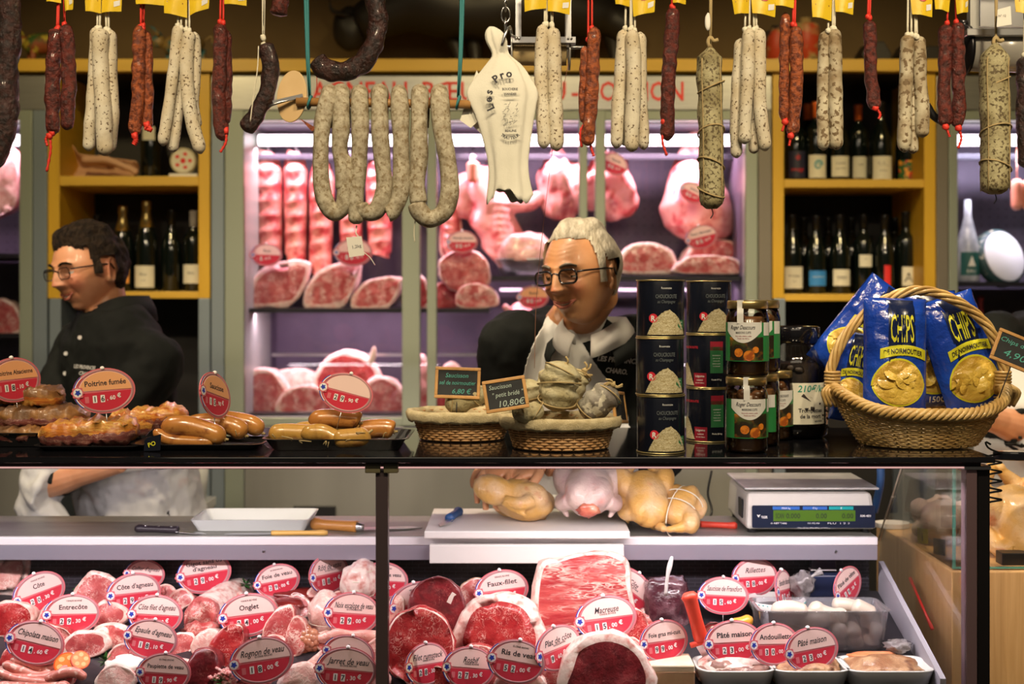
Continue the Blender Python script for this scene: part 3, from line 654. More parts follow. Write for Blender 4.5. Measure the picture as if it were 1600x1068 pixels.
b = B(); b.tube([W(739, 252+k*3, YM-.09) for k in range(12)], capsule_r(.024, .12, .5), 12); b.build('sausage_body', nz('pink_sausage', (.62, .2, .12), (.7, .28, .18), 20, rough=.4), t); b = B(); b.tube([W(739, 228, YM-.04), W(739, 253, YM-.09)], .003, 6); b.ring([W(739+5*cos(a*.6), 247+5*sin(a*.6), YM-.09) for a in range(10)], .002, 6); b.build('hook', 'steel', t)
joint('hanging_flank', 'hanging dark red beef flank at the left of the door stile', 'meat', 706, 350, 4.92, [(-16, 50), (-18, -20), (-4, -50), (10, -30), (16, 40)], .06, ['beef', 'fat', 'beef'], gf, rim=.1)
t = thing('roasting_tray', 'shallow steel tray standing on the fridge shelf', 'tray', W(826, 430, 4.72))
b = B(); q = W(826, 430, 4.72); k = 4.72/FPX
n = 5
b.lathe([(.0, .0), (38*k*1.1, 0), (46*k*1.12, 26*k), (47*k*1.14, 26*k), (46*k*1.14, 24*k), (40*k*1.08, 2*k), (0, 2*k)], 36, M=T(q), sy=.6); b.build('tray_body', 'steel', t)
t = thing('ham_joint', 'pink scored pork joint lying in the steel tray', 'meat', W(822, 402, 4.72))
b = B(); b.blob(W(822, 400, 4.72), (.102, .07, .088), amp=.2, lv=4, sd=3, fn=lambda u: Vector((u.x, u.y-.004*abs(sin(u.x*110+u.z*30)), max(u.z, -.02)))); b.build('ham_flesh', 'pork', t)
for i, (cx, y0, y1, w) in enumerate(((878, 240, 337, 66), (950, 240, 338, 84))):
    t = thing('shoulder_joint', ('large pale pork joint hanging behind the pale sausage pair', 'large knobbly pork joint hanging right of the inner stiles')[i], 'meat', W(cx, y1, YM), gf)
    b = B(); k = YM/FPX; b.blob(W(cx, (y0+y1)/2+3, YM), (w/2*k, .09, (y1-y0)/2*k), amp=.42, fr=1.5, sd=i*7+2, lv=4); b.build('flesh', 'carcass', t); b = B(); hook(b, cx, 228, y0, YM); b.build('hook', 'steel', t)
t = thing('pork_haunch', 'whole pale leg hanging by its shank at the right side of the fridge', 'meat', W(1088, 378, YM), gf)
b = B(); k = YM/FPX; b.tube(catmull([W(1088, 205, YM), W(1078, 240, YM), W(1078, 275, YM), W(1086, 315, YM), W(1092, 350, YM), W(1090, 378, YM)], 50), lambda t: k*(9+45*min(1, t*1.7)**1.5)*(1 if t < .8 else sqrt(max(.04, 1-((t-.8)/.21)**2))), 24, amp=.1, fr=9)
b.build('flesh', 'carcass', t); b = B(); hook(b, 1088, 228, 212, YM-.03); b.build('hook', 'steel', t)
HM = [(-46, 22), (-48, 0), (-26, -22), (6, -26), (34, -18), (48, 4), (46, 22)]
joint('ham_joint', 'cut joint with an oval bone face on the shelf left of the pork leg', 'meat', 1012, 405, 4.74, HM, .15, ['fat_white', 'fat_white', 'beef_marbled'], None, rim=.2, sd=2.4)
joint('ham_joint', 'upper folded pork joint at the right end of the shelf', 'meat', 1118, 395, 4.84, [(x*.95, y*.9) for x, y in HM], .13, ['fat_white', 'fat', 'lamb'], None, rim=.16, sd=3.2, yaw=12)
joint('ham_joint', 'lower pork joint at the front right end of the shelf', 'meat', 1108, 414, 4.72, [(x*1.15, y*.6) for x, y in HM], .12, ['fat_white', 'fat_white', 'beef_marbled'], None, rim=.14, sd=8.2)
gb = 'beef quarters on the fridge floor'
for i, (cx, cy, w, h, m, Y) in enumerate(((412, 612, 78, 72, 'lamb', 4.76), (462, 598, 92, 44, 'pork', 4.9), (478, 625, 86, 46, 'beef_marbled', 4.74), (545, 592, 108, 86, 'beef', 4.8), (598, 620, 74, 62, 'lamb', 4.76), (660, 600, 26, 90, 'carcass', 4.8), (705, 605, 56, 76, 'beef', 4.84))):
    joint('beef_quarter', ('pale-backed piece at the far left', 'long pink loin lying at the back', 'wet red cut in front of the loin', 'big dark piece with a white fat cap', 'wedge with a fatty slope beside the stile', 'narrow strip seen between the two stiles', 'dark piece right of the stiles')[i]+' of the fridge floor', 'meat', cx, cy, Y, [(-.5*w, .5*h), (-.5*w, -.1*h), (-.2*w, -.48*h), (.2*w, -.46*h), (.5*w, 0), (.48*w, .5*h)], .16, ['fat', 'fat', m], gb, rim=.16, sd=i*1.9+.3)
b = B(); b.tube(catmull([W(578, 570, 4.72), W(583, 555, 4.72), W(585, 541, 4.72)], 10), [.011, .012, .012, .011, .012, .012, .011, .010, .009, .007, .004], 8); tag(b.build('beef_bone', 'bone'), 'pale bone tip standing up beside the fat-capped beef', 'bone')
b = B(); b.blob(W(812, 495, 4.8), (.05, .05, .045), amp=.3, sd=2); b.tube([W(800, 488, 4.76), W(788, 478, 4.74)], .012, 8); tag(b.build('beef_shin', 'beef_marbled'), 'small red shin piece with white bone left of the older man', 'meat')
b = B(); b.pbox(783, 860, 512, 517, 4.68, 5.0); tag(b.build('glass_rack', 'steel'), 'thin metal rack under the shin piece', 'rack')
# left fridge
joint('pork_joint', 'pink hanging joint in the far left fridge', 'meat', 0, 278, 4.8, [(-40, 58), (-34, -40), (0, -56), (24, -40), (28, 20), (14, 56)], .14, ['carcass', 'fat', 'pork'], rim=.05)
joint('pork_joint', 'coil of pale meat on the lower shelf of the far left fridge', 'meat', 4, 500, 4.76, [(-34, 20), (-30, -20), (0, -34), (26, -16), (30, 12), (18, 24)], .12, ['fat', 'fat_white', 'lamb'], rim=.15, sd=4)
gsg = 'price signs in the fridge'
def fsign(px, py, w, h, title, price, where, Y=4.7, **k): return sign(px, py, w, h, Y, title, price, where, grp=gsg, pinned=False, tilt=0, **k)
fsign(416, 398, 46, 36, 'Porc', '9,90', 'hanging in front of the leftmost rib racks')
fsign(552, 394, 64, 44, 'Agneau', '19,90', 'hanging under the mouldy sausage loops')
fsign(722, 378, 52, 36, 'Viande bovine', '24,90', 'above the marbled joint in the fridge')
fsign(960, 256, 44, 34, 'Epaule', '12,90', 'on the knobbly joint in the fridge', roll=20, yaw=20)
fsign(1082, 301, 50, 32, 'Jambon', '10,90', 'on the hanging pork leg', roll=25, yaw=10)
fsign(1096, 370, 54, 38, 'Porc fermier', '10,90', 'above the pork joints on the right shelf', roll=-15, yaw=5)
fsign(833, 464, 52, 36, 'Boeuf', '14,50', 'on the fridge shelf left of the older man', peach=True)
# right fridge contents
t = thing('cheese_wheel', 'halved white cheese wheel with dark green rind, right fridge', 'cheese', W(1568, 440, 4.85))
q = W(1566, 402, 4.85); b = B(); M_ = T(q) @ R(8, 'Z') @ R(48, 'Y') @ R(68, 'X')
b.lathe([(0, -.05), (.09, -.05), (.112, -.03), (.112, 0), (.098, .012)], 40, 0, M_); b.lathe([(.098, .012), (.093, .016), (0, .016)], 40, 1, M_)
b.build('cheese_body', [nz('green_rind', (.015, .05, .045), (.3, .28, .2), 50, .6, .64, rough=.5), 'white'], t)
t = thing('green_bottle', 'glass bottle with a dark green label in the right fridge', 'bottle', W(1512, 440, 4.84))
b = B(); k = 4.84/FPX; b.lathe([(0, 0), (17*k, 0), (18*k, 4*k), (18*k, 50*k), (12*k, 78*k), (6*k, 100*k), (5*k, 128*k), (0, 128*k)], 24); b.build('bottle_body', nz('grey_glass', (.25, .27, .28), (.4, .42, .42), 20, rough=.15), t, True)
b = B(); wlabel(b, 18.2*k, 34*k, 10*k, 46*k, 0); b.text('BADOIT'[:0]+'EAU', 8*k, T(0, 0, 14*k), 1, fn=wrapf(18.6*k)); b.prism([(-6*k, 0), (6*k, 0), (0, 16*k)], .0004, 1, M=T(0, -18.8*k, 24*k) @ R(90, 'X')); b.build('bottle_label', [base('deep_green', (.01, .09, .07), .5)[0], 'label_cream'], t, True)
gk = 'small orange sausages hanging in the right fridge'
for i, x in enumerate((1589, 1606)):
    b = B(); b.tube([W(x, 280+k*4, 4.8) for k in range(13)], capsule_r(.022, .15, .5), 12); b.tube([W(x, 229, 4.84), W(x, 282, 4.8)], .002, 5)
    tag(b.build('orange_sausage', 'pink_sausage'), ('orange sausage hanging in the right fridge, at the picture edge', 'orange sausage beyond the picture edge in the right fridge')[i], 'sausage', gk)
for i, x in enumerate((1500, 1516, 1532)):
    b = B(); b.lathe([(0, 0), (.016, 0), (.018, .03), (.011, .07), (.009, .12), (.012, .125), (.012, .14), (0, .14)], 14, M=T(W(x, 520, 4.8))); tag(b.build('vinegar_bottle', ('label_red', 'bottle_glass', 'liver')[i] if i != 2 else 'beef_dark'), ('red', 'black', 'dark red')[i]+' small bottle behind the chips basket handle', 'bottle', 'small bottles in the right fridge')
# ================================================================ hanging sausages, front rail
YH = 2.52
def mouldy(name, c1, c2, spot, s, lo, bump=.5):
    return nz(name, c1, c2, 16, .42, .62, .62, bump=bump, bscale=60, col3=spot, s3=s, lo3=lo, hi3=lo+.05, spec=.3)
mouldy('casing_white', (.62, .57, .45), (.52, .44, .30), (.12, .075, .04), 190, .60)
nz('casing_grey', (.52, .47, .35), (.20, .15, .085), 55, .40, .66, .62, bump=.5, bscale=90, detail=9, nr=.7, col3=(.24, .18, .10), s3=150, lo3=.56, hi3=.64, spec=.3)
mouldy('casing_net', (.42, .38, .22), (.26, .22, .11), (.12, .09, .045), 170, .53, .8)
mouldy('casing_tan', (.52, .47, .34), (.24, .17, .09), (.15, .10, .05), 95, .54)
nz('casing_red', (.15, .022, .012), (.05, .010, .007), 110, .4, .6, .38, coat=.2, bump=1, bscale=150, bdist=.007)
nz('casing_orange', (.38, .09, .022), (.12, .024, .010), 110, .38, .62, .42, coat=.2, bump=1, bscale=150, bdist=.007)
nz('casing_black', (.045, .014, .010), (.014, .007, .006), 90, .4, .6, .34, coat=.25, bump=1, bscale=130, bdist=.007)
base('string_white', (.7, .66, .52), .8); base('string_red', (.65, .03, .015), .6); base('string_teal', (.03, .19, .2), .7); base('string_tan', (.4, .3, .14), .8)
nz('tag_yellow', (.80, .58, .03), (.72, .48, .02), 12, .3, .7, .35, coat=.4, bump=.2, bscale=40)
# rail the strings hang from (just above the picture)
b = B(); zr = 2.34; b.tube([(-1.5, YH, zr), (1.5, YH, zr)], .012, 12)
rail = thing('hanging_rail', 'steel rail above the counter from which the sausages hang', 'rail', (0, YH, zr)); b.build('rail_tube', 'steel', rail)
b = B(); [b.tube([(x, YH, zr), (x, YH, 3.3)], .006, 8) for x in (-1.4, 0, 1.4)]; b.build('rail_rods', 'steel', rail)
def saus(pts, rpx, mat, t, i=0, amp=.16, e=.07, tip=.2, Y=YH, nm='sausage', n=46, seg=16):
    b = B(); P = catmull([W(p[0], p[1], Y+(p[2] if len(p) > 2 else 0)) for p in pts], n)
    am = amp*(1.6 if 'red' in mat or 'orange' in mat or 'black' in mat else 1)
    b.tube(P, capsule_r(rpx*1.08/FPX*Y, e, tip), seg, amp=am, fr=48 if am > amp else 26, sd=i*1.7); return b.build(nm, mat, t)
def strings(t, xs, ytop, mat, r=.0022, knot=True):
    for (xt, xb, yb) in xs:
        b = B(); top = W(xt, ytop, YH) if ytop > -300 else Vector((W(xt, 0, YH).x, YH, zr-.006))
        b.tube(catmull([top, (top+W(xb, yb, YH))/2+Vector((.001, 0, 0)), W(xb, yb, YH)], 12), r, 6)
        if knot: b.blob(W(xb, yb, YH-.002), (.0055, .0055, .006), lv=2, amp=.3)
        b.build('string', mat, t)
def tail(t, pts, mat='string_red', r=.0026, Y=YH-.006):
    b = B(); b.tube(catmull([W(x, y, Y) for x, y in pts], 16), [r*(1+.3*sin(i*2.2)) for i in range(17)], 6); b.blob(W(pts[0][0], pts[0][1], Y), (.007, .006, .007), lv=2, amp=.5)
    b.build('string_tail', mat, t)
def ytag(t, pts, Yo=-.012, meat=True, tilt=0):
    """folded yellow paper tag; pts = quad corners in picture pixels, clockwise from upper left"""
    b = B(); q = [W(x, y, YH+Yo) for x, y in pts]; n = 6; v = []
    for i in range(n+1):
        for j in range(n+1):
            u, w = i/n, j/n; p = (q[0]*(1-u)+q[1]*u)*(1-w)+(q[3]*(1-u)+q[2]*u)*w; v.append(p+Vector((0, .004*sin(u*5+w*3)+.006*(u-.5)**2, 0)))
    fs = [(i*(n+1)+j, (i+1)*(n+1)+j, (i+1)*(n+1)+j+1, i*(n+1)+j+1) for i in range(n) for j in range(n)]
    b.add(v, fs, 0, True); b.add([p+Vector((0, .0012, 0)) for p in v], fs, 0, True)
    def P(u, w): p = (q[0]*(1-u)+q[1]*u)*(1-w)+(q[3]*(1-u)+q[2]*u)*w; return p+Vector((0, .004*sin(u*5+w*3)+.006*(u-.5)**2-.0008, 0))
    if meat:
        for k, (cu, cw, ru, rw, m) in enumerate(((.5, .42, .34, .3, 1), (.45, .45, .2, .17, 2))):
            b.add([P(cu, cw)]+[P(cu+ru*cos(a*pi/10), cw+rw*sin(a*pi/10))+Vector((0, -.0005*k, 0)) for a in range(20)], [(0, a+1, (a+1) % 20+1) for a in range(20)], m)
        b.add([P(.66, .78), P(.93, .74), P(.93, .86), P(.66, .90)], [(0, 1, 2, 3)], 3)
    else:
        for k in range(5): b.add([P(.15, .2+.13*k), P(.85, .2+.13*k), P(.85, .225+.13*k), P(.15, .225+.13*k)], [(0, 1, 2, 3)], 2)
    b.build('paper_tag', ['tag_yellow', base_or('tag_red', (.5, .03, .02)), base_or('tag_maroon', (.16, .02, .01)), 'white'], t)
def base_or(n, c):
    return MATS[n] if n in MATS else base(n, c, .4)[0]
gh = 'bunches of dried sausages hanging along the front rail'
def bunch(label, px, ybot, grp=gh): return thing('sausage_bunch', label, 'sausages', W(px, ybot, YH), grp)
WS, RS = 'string_white', 'string_red'; HI = -999
# 1 left edge dark ring
t = bunch('thick black sausages crowding the left edge of the picture', 0, 260)
saus([(-26, -90, 0), (-20, 40), (-16, 130), (-30, 225)], 30, 'casing_black', t, 1, n=60); saus([(8, -90, -.03), (14, 20, -.03), (10, 110, -.03), (8, 190, -.03), (-14, 262, -.03)], 17, 'casing_black', t, 2, n=60)
strings(t, [(0, -4, -88)], HI, WS)
# 2 dark red pair
t = bunch('pair of dark red dried sausages on red strings, first from the left edge', 95, 210)
saus([(90, 44), (84, 90), (82, 150), (84, 210)], 10.5, 'casing_red', t, 3); saus([(104, 38, -.012), (107, 90, -.014), (107, 150, -.012), (104, 203, -.01)], 10, 'casing_red', t, 4)
strings(t, [(91, 89, 46), (93, 91, 44), (100, 101, 40), (97, 101, 38)], HI, RS); tail(t, [(82, 207), (72, 216), (74, 228)]); tail(t, [(78, 212), (79, 235), (73, 268)])
ytag(t, [(64, -60), (92, -60), (94, 4), (72, 2)], meat=False); ytag(t, [(93, -60), (118, -55), (112, 14), (101, 18)])
# 3 white triple
t = bunch('bunch of three white floury sausages left of the orange-brown pair', 160, 245)
saus([(150, 42), (148, 100), (142, 180), (138, 236)], 8.5, 'casing_white', t, 5); saus([(172, 46), (173, 110), (176, 180), (170, 238, .01)], 9.5, 'casing_white', t, 6); saus([(158, 44, -.014), (157, 100, -.014), (162, 170, -.016), (164, 243, -.016)], 12, 'casing_white', t, 7)
strings(t, [(152, 152, 44), (157, 156, 44), (162, 166, 46), (166, 170, 48)], HI, WS); ytag(t, [(127, -50), (158, -50), (156, 20), (133, 17)], meat=False); ytag(t, [(158, -50), (192, -50), (188, 17), (158, 20)])
# 4 orange pair
t = bunch('pair of orange-brown wrinkled sausages on red strings', 220, 225)
saus([(218, 38), (217, 100), (215, 160), (210, 212)], 9.5, 'casing_orange', t, 8); saus([(229, 48, .012), (230, 110, .012), (231, 160, .012), (230, 200, .01)], 8, 'casing_orange', t, 9)
strings(t, [(219, 220, 42), (223, 224, 44), (226, 224, 40)], HI, RS); tail(t, [(230, 195), (236, 203), (226, 200)], r=.004); tail(t, [(211, 212), (212, 220), (209, 226)], r=.005); ytag(t, [(204, -50), (256, -50), (258, 8), (212, 6)], meat=False)
# 5 white four
t = bunch('bunch of four white sausages splayed apart beside the yellow cabinet post', 284, 245)
saus([(279, 38), (272, 100), (264, 160), (254, 228)], 8.5, 'casing_white', t, 10); saus([(296, 48), (292, 100), (296, 170), (314, 240)], 10, 'casing_white', t, 11); saus([(304, 50, .014), (306, 110, .014), (302, 160, .014), (308, 200, .014)], 8, 'casing_white', t, 12); saus([(284, 80, .02), (282, 150, .02), (276, 190, .02), (268, 238, .02)], 8, 'casing_white', t, 13)
strings(t, [(278, 278, 40), (283, 283, 44), (289, 291, 46), (294, 296, 48)], HI, WS); ytag(t, [(252, -50), (292, -50), (291, 27), (256, 20)], meat=False); ytag(t, [(292, -50), (330, -50), (325, 12), (296, 24)])
# 6 dark brown
t = bunch('two dark brown sausages tied close together at the left fridge post', 346, 230)
saus([(345, 36), (344, 90), (342, 150), (348, 220)], 10, 'casing_red', t, 14); saus([(352, 46, .012), (353, 110, .012), (352, 160, .012), (350, 195, .012)], 9, 'casing_red', t, 15)
strings(t, [(345, 344, 34), (348, 349, 36)], HI, RS); tail(t, [(353, 204), (353, 222), (344, 238)]); ytag(t, [(348, -50), (386, -50), (384, 8), (350, 6)])
# 7 curved dark
t = bunch('single curved black sausage on a white string left of the wooden disc', 403, 210)
saus([(412, 68), (424, 100), (418, 145), (400, 180), (381, 204)], 12.5, 'casing_black', t, 16, n=60); strings(t, [(408, 411, 58), (413, 412, 60), (411, 412, 70)], HI, WS)
b = B(); b.tube(catmull([W(404, 72, YH-.03), W(402, 110, YH-.03), W(396, 150, YH-.03), W(391, 190, YH-.03)], 20), .0012, 5); b.build('string_tail', 'string_white', t)
# 8 stub
t = bunch('end of a short dark sausage showing only at the top beside the curved one', 432, 27); saus([(444, -90), (442, -40), (438, 0), (433, 24)], 13, 'casing_red', t, 17, tip=.5); strings(t, [(444, 444, -88)], HI, WS)
# 9 J
t = bunch('large dark sausage curling like a hook above the wooden rod', 540, 125)
saus([(560, -120), (578, -40), (590, 20), (586, 62), (565, 98), (535, 112), (505, 106), (492, 94)], 14.5, 'casing_black', t, 18, n=90, e=.03, tip=.5); strings(t, [(560, 560, -118)], HI, WS); b = B(); b.tube([W(495, 100, YH), W(495, 145, YH)], .0008, 5); b.build('string_tail', 'string_red', t)
# 14.. right of the bag
def simple(label, px, yb, sl, st, mat, smat, tags=(), tails=()):
    t = bunch(label, px, yb)
    for i, (pts, r) in enumerate(sl): saus(pts, r, mat, t, px+i)
    strings(t, st, HI, smat)
    for q in tags: ytag(t, *q[:1], meat=q[1])
    for q in tails: tail(t, q)
    return t
simple('pair of smooth white sausages between the cloth bag and the red-brown pair', 858, 238, [([(848, 38), (845, 100), (848, 170), (850, 232)], 9.5), ([(864, 42), (866, 110), (868, 170), (870, 236)], 10.5)], [(851, 851, 38), (855, 854, 38), (862, 863, 40), (860, 862, 38)], 'casing_white', WS, [([(818, -50), (855, -50), (854, 12), (820, 18)], False), ([(855, -50), (896, -50), (890, 22), (856, 17)], True)])
simple('red-brown sausage pair with a hanging red tie left of the inner fridge stile', 922, 240, [([(929, 42, -.01), (926, 110, -.01), (922, 180, -.01), (918, 228, -.01)], 9.5), ([(914, 72), (913, 120), (912, 160), (913, 192)], 7)], [(918, 919, 62), (923, 925, 44)], 'casing_orange', RS, (), [[(916, 190), (907, 205), (909, 230)], [(920, 215), (924, 232), (928, 244)]])
simple('thick bunch of four white sausages in front of the word COCHON', 985, 238, [([(974, 46), (970, 110), (966, 170), (963, 232)], 9.5), ([(1000, 50, .01), (1001, 120, .01), (1003, 170, .01), (1006, 234, .01)], 9), ([(988, 46, -.014), (990, 110, -.014), (989, 170, -.014), (987, 237, -.014)], 11), ([(980, 90, .02), (979, 150, .02), (977, 190, .02), (976, 228, .02)], 8)], [(978, 977, 44), (984, 985, 46), (990, 992, 48), (986, 987, 44)], 'casing_white', WS, [([(958, -50), (986, -50), (984, 10), (962, 6)], False), ([(986, -50), (1028, -50), (1023, 18), (990, 26)], True)])
simple('long thin dark red sausage left of the big netted one', 1046, 240, [([(1052, 12), (1048, 70), (1044, 140), (1043, 220)], 10.5)], [(1046, 1050, 10), (1050, 1052, 12)], 'casing_red', RS, [([(1048, -50), (1076, -50), (1072, 6), (1052, 4)], True)], [[(1038, 190), (1035, 220), (1042, 243)]])
simple('four slender white sausages beside the yellow post of the right cabinet', 1175, 250, [([(1158, 60, .01), (1153, 120, .01), (1150, 190, .01), (1151, 247, .01)], 9), ([(1170, 44, -.01), (1168, 110, -.01), (1165, 170, -.01), (1163, 225, -.01)], 9.5), ([(1186, 44), (1187, 110), (1188, 170), (1196, 236)], 9.5), ([(1176, 120, .02), (1176, 180, .02), (1178, 240, .02)], 8)], [(1165, 1164, 46), (1170, 1171, 44), (1178, 1182, 44), (1176, 1178, 46)], 'casing_white', WS, [([(1138, -50), (1172, -50), (1171, 20), (1148, 22)], False), ([(1172, -50), (1216, -50), (1212, 26), (1176, 20)], True)])
simple('brown sausage pair, one darker, hanging over the right cabinet post', 1238, 225, [([(1227, 20, .01), (1226, 80, .01), (1225, 140, .01), (1226, 190, .01)], 7.5), ([(1243, 40), (1244, 100), (1243, 160), (1237, 212)], 9.5)], [(1240, 1239, 38), (1243, 1242, 40)], 'casing_orange', RS, [([(1206, -50), (1244, -50), (1241, 12), (1212, 8)], False)], [[(1227, 190), (1222, 205)], [(1236, 212), (1233, 228)]])
simple('pair of mottled beige sausages with looped white string, over the upper bottles', 1298, 238, [([(1291, 48, .01), (1287, 110, .01), (1286, 170, .01), (1287, 235, .01)], 9.5), ([(1304, 44), (1305, 110), (1306, 170), (1307, 234)], 10), ([(1298, 130, .02), (1299, 180, .02), (1300, 232, .02)], 7)], [(1294, 1294, 48), (1301, 1301, 44), (1304, 1304, 46)], 'casing_tan', WS, [([(1268, -50), (1302, -50), (1300, 32), (1270, 26)], False), ([(1304, -50), (1338, -50), (1334, 22), (1306, 18)], True)])
simple('single very dark thin sausage between two mottled pairs', 1362, 178, [([(1358, 32), (1360, 80), (1362, 130), (1367, 172)], 9)], [(1358, 1356, 26), (1361, 1359, 28)], 'casing_red', RS, (), [[(1368, 168), (1375, 178), (1373, 186)]])
simple('pair of mottled grey-brown sausages with a third behind, right of the upper bottles', 1426, 243, [([(1418, 54), (1416, 110), (1414, 170), (1413, 238)], 10), ([(1434, 56, .01), (1437, 110, .01), (1440, 170, .01), (1441, 215, .01)], 10.5), ([(1426, 100, .02), (1427, 180, .02), (1426, 240, .02)], 8)], [(1418, 1418, 54), (1422, 1424, 54), (1428, 1430, 56), (1426, 1433, 58)], 'casing_tan', WS, [([(1420, -50), (1458, -50), (1458, 26), (1426, 22)], True)])
simple('pair of nearly black sausages on dark strings left of the steel roller', 1486, 200, [([(1477, 38), (1477, 90), (1475, 150), (1478, 198)], 9.5), ([(1497, 34), (1497, 90), (1498, 150), (1497, 200)], 9.5)], [(1482, 1480, 36), (1490, 1494, 34)], 'casing_red', RS, [([(1460, -50), (1490, -50), (1484, 18), (1462, 14)], False), ([(1492, -50), (1516, -50), (1514, 18), (1496, 22)], True)], [[(1478, 198), (1484, 214)], [(1498, 200), (1502, 216), (1497, 232)]])
simple('black sausage cut by the right edge of the picture', 1598, 268, [([(1600, 88), (1599, 150), (1600, 210), (1602, 262)], 10)], [(1600, 1600, 86)], 'casing_black', WS, [([(1585, -50), (1622, -50), (1622, 28), (1588, 18)], False)])
b = B(); b.tube(catmull([W(1448, 164, YH+.03), W(1460, 182, YH+.03), W(1480, 190, YH+.03), W(1492, 170, YH+.03)], 20), .008, 8); tag(b.build('black_hook', 'black'), 'black curved hook behind the nearly black sausages', 'hook')
for label, pts, r, ties, top in (('big mouldy saucisson tied with netting string, left of the slender white bunch', [(1110, 74), (1109, 110), (1111, 200), (1112, 326)], 19.5, (136, 206, 256, 300), 70), ('big mouldy saucisson tied with cord, hanging at the right under the roller', [(1556, 68), (1553, 110), (1555, 200), (1555, 303)], 22.5, (130, 205, 260), 70)):
    t = thing('large_saucisson', label, 'saucisson', W(pts[-1][0], pts[-1][1], YH), 'two large saucissons hanging on the front rail')
    b = B(); P = catmull([W(x, y, YH) for x, y in pts], 60); rr = r/FPX*YH
    b.tube(P, lambda q: rr*(min(1, .22+q*4.2) if q < .2 else 1)*(1 if q < .96 else sqrt(max(.1, 1-((q-.96)/.045)**2))), 28, amp=.12, fr=30, ridges=(10, .02)); b.build('casing', 'casing_net', t)
    for k, y in enumerate(ties):
        cx = pts[0][0]+(pts[-1][0]-pts[0][0])*.5; b = B(); q = rr*1.05*(1 if y > 130 else .9)
        b.ring([W(cx, y, YH)+Vector((q*cos(a), q*sin(a), .012*cos(a+k*1.3))) for a in [i*2*pi/30 for i in range(30)]], .0018, 6); b.build('tie_string', 'string_tan', t)
    b = B(); 
    for a in range(4): b.tube([P[int(3+i*5.6)]+Vector((cos(a*pi/2-.8)*rr*1.04*min(1, .25+i*.4), sin(a*pi/2-.8)*rr*1.04*min(1, .25+i*.4), 0)) for i in range(11)], .0013, 5)
    b.build('netting', 'string_tan', t)
    x = pts[0][0]; strings(t, [(x-3, x, 74), (x+2, x, 74)], HI, 'string_tan')
    b = B(); b.tube(catmull([W(x, 74, YH), W(x-4, 66, YH), W(x, 58, YH), W(x+5, 64, YH), W(x+12, 62, YH)], 12), .004, 6); b.build('knot', 'string_tan', t)
    if x > 1300:
        b = B(); b.prism([(-.012, -.02), (.016, -.016), (.014, .02), (-.010, .014)], .0012, 0, M=at(1567, 26, YH-.02, -10)); b.text('N° 12', .006, at(1566, 26, YH-.0225, -10), 1); b.build('paper_label', ['paper', 'ink'], t)
    else:
        b = B(); b.blob(W(1106, 34, YH-.005), (.006, .003, .018), lv=2); b.build('paper_label', 'paper', t)
    b = B(); b.tube(catmull([W(pts[-1][0], pts[-1][1], YH), W(pts[-1][0]+2, pts[-1][1]+8, YH), W(pts[-1][0]-2, pts[-1][1]+15, YH)], 6), .0012, 5); b.build('string_tail', 'ink', t)
# ---- rod with draped mouldy sausages
b = B(); YR = 2.50
rod = thing('wooden_rod', 'wooden rod on two teal cords carrying seven mouldy sausages', 'rod', W(600, 161, YR))
b.tube([W(463, 159, YR), W(735, 163, YR)], .0085, 14); b.build('rod', nz('rod_wood', (.35, .17, .05), (.42, .22, .07), 8, rough=.5), rod)
for xt, xb in ((474, 484), (479, 484), (727, 716), (722, 716)):
    b = B(); b.tube(catmull([Vector((W(xt, 0, YR).x, YR, zr-.006)), W((xt+xb)/2, 70, YR), W(xb, 152, YR)], 14), .003, 6)
    if xt in (474, 727): b.ring([W(xb, 160, YR)+Vector((.003*sin(a), .012*cos(a), .012*sin(a))) for a in [i*.7 for i in range(9)]], .003, 6)
    b.build('cord', 'string_teal', rod)
gd = 'seven mouldy sausages draped over the wooden rod'
def drape(i, x, pts, label, r=13.2):
    t = thing('mouldy_sausage', 'grey mouldy draped sausage, '+label, 'sausage', W(x, 345, YR), gd)
    # over the rod: back leg starts behind the rod, goes over the top, then follows the front leg
    P = [W(x+2, 200, YR+.028), W(x+1, 165, YR+.024), W(x, 146, YR+.004), W(x, 151, YR-.014)]+[W(px, py, YR-.022) for px, py in pts]
    b = B(); b.tube(catmull(P, 110), lambda q: r/FPX*YR*(1 if q < .97 else sqrt(max(.08, 1-((q-.97)/.032)**2)))*(1+.05*sin(q*23+i)), 20, amp=.10, fr=24, sd=i*2.2)
    b.build('casing', 'casing_grey', t); return t
drape(0, 514, [(503, 200), (501, 262), (505, 305), (520, 332), (536, 322), (541, 290), (538, 240)], 'leftmost, ending in a wide loop')
drape(1, 545-12, [(533, 200), (531, 235), (537, 262), (536, 300)], 'second from the left, in front of the loop')
t3 = drape(2, 562, [(563, 200), (561, 250), (556, 300), (557, 350)], 'third, with a paper label at its tip')
drape(3, 593, [(594, 200), (597, 250), (600, 295), (588, 328), (568, 330), (562, 318)], 'middle one of seven, hooking to the left')
drape(4, 624, [(626, 200), (627, 250), (626, 300), (614, 328), (604, 334)], 'fifth from the left, short with a blunt end')
t6 = drape(5, 656, [(655, 200), (654, 250), (652, 290), (655, 320)], 'sixth from the left, straight with string at its tip')
drape(6, 687, [(690, 200), (699, 250), (703, 295), (694, 330), (672, 342), (656, 330), (650, 315)], 'rightmost, ending in a wide loop', 14)
b = B(); b.tube([W(557, 352, YR-.02), W(556, 364, YR-.02), W(566, 378, YR-.02)], .0015, 5); b.prism([(-.017, -.019), (.013, -.021), (.015, .016), (-.015, .02)], .001, 0, M=at(556, 384, YR-.022, -5, 0, 12)); b.text('1,2kg', .009, at(558, 387, YR-.0235, -5, 0, 12), 1); b.tube(catmull([W(566, 392, YR-.02), W(578, 402, YR-.02), W(586, 414, YR-.02)], 8), .001, 5)
b.build('paper_label', ['paper', 'ink'], t3)
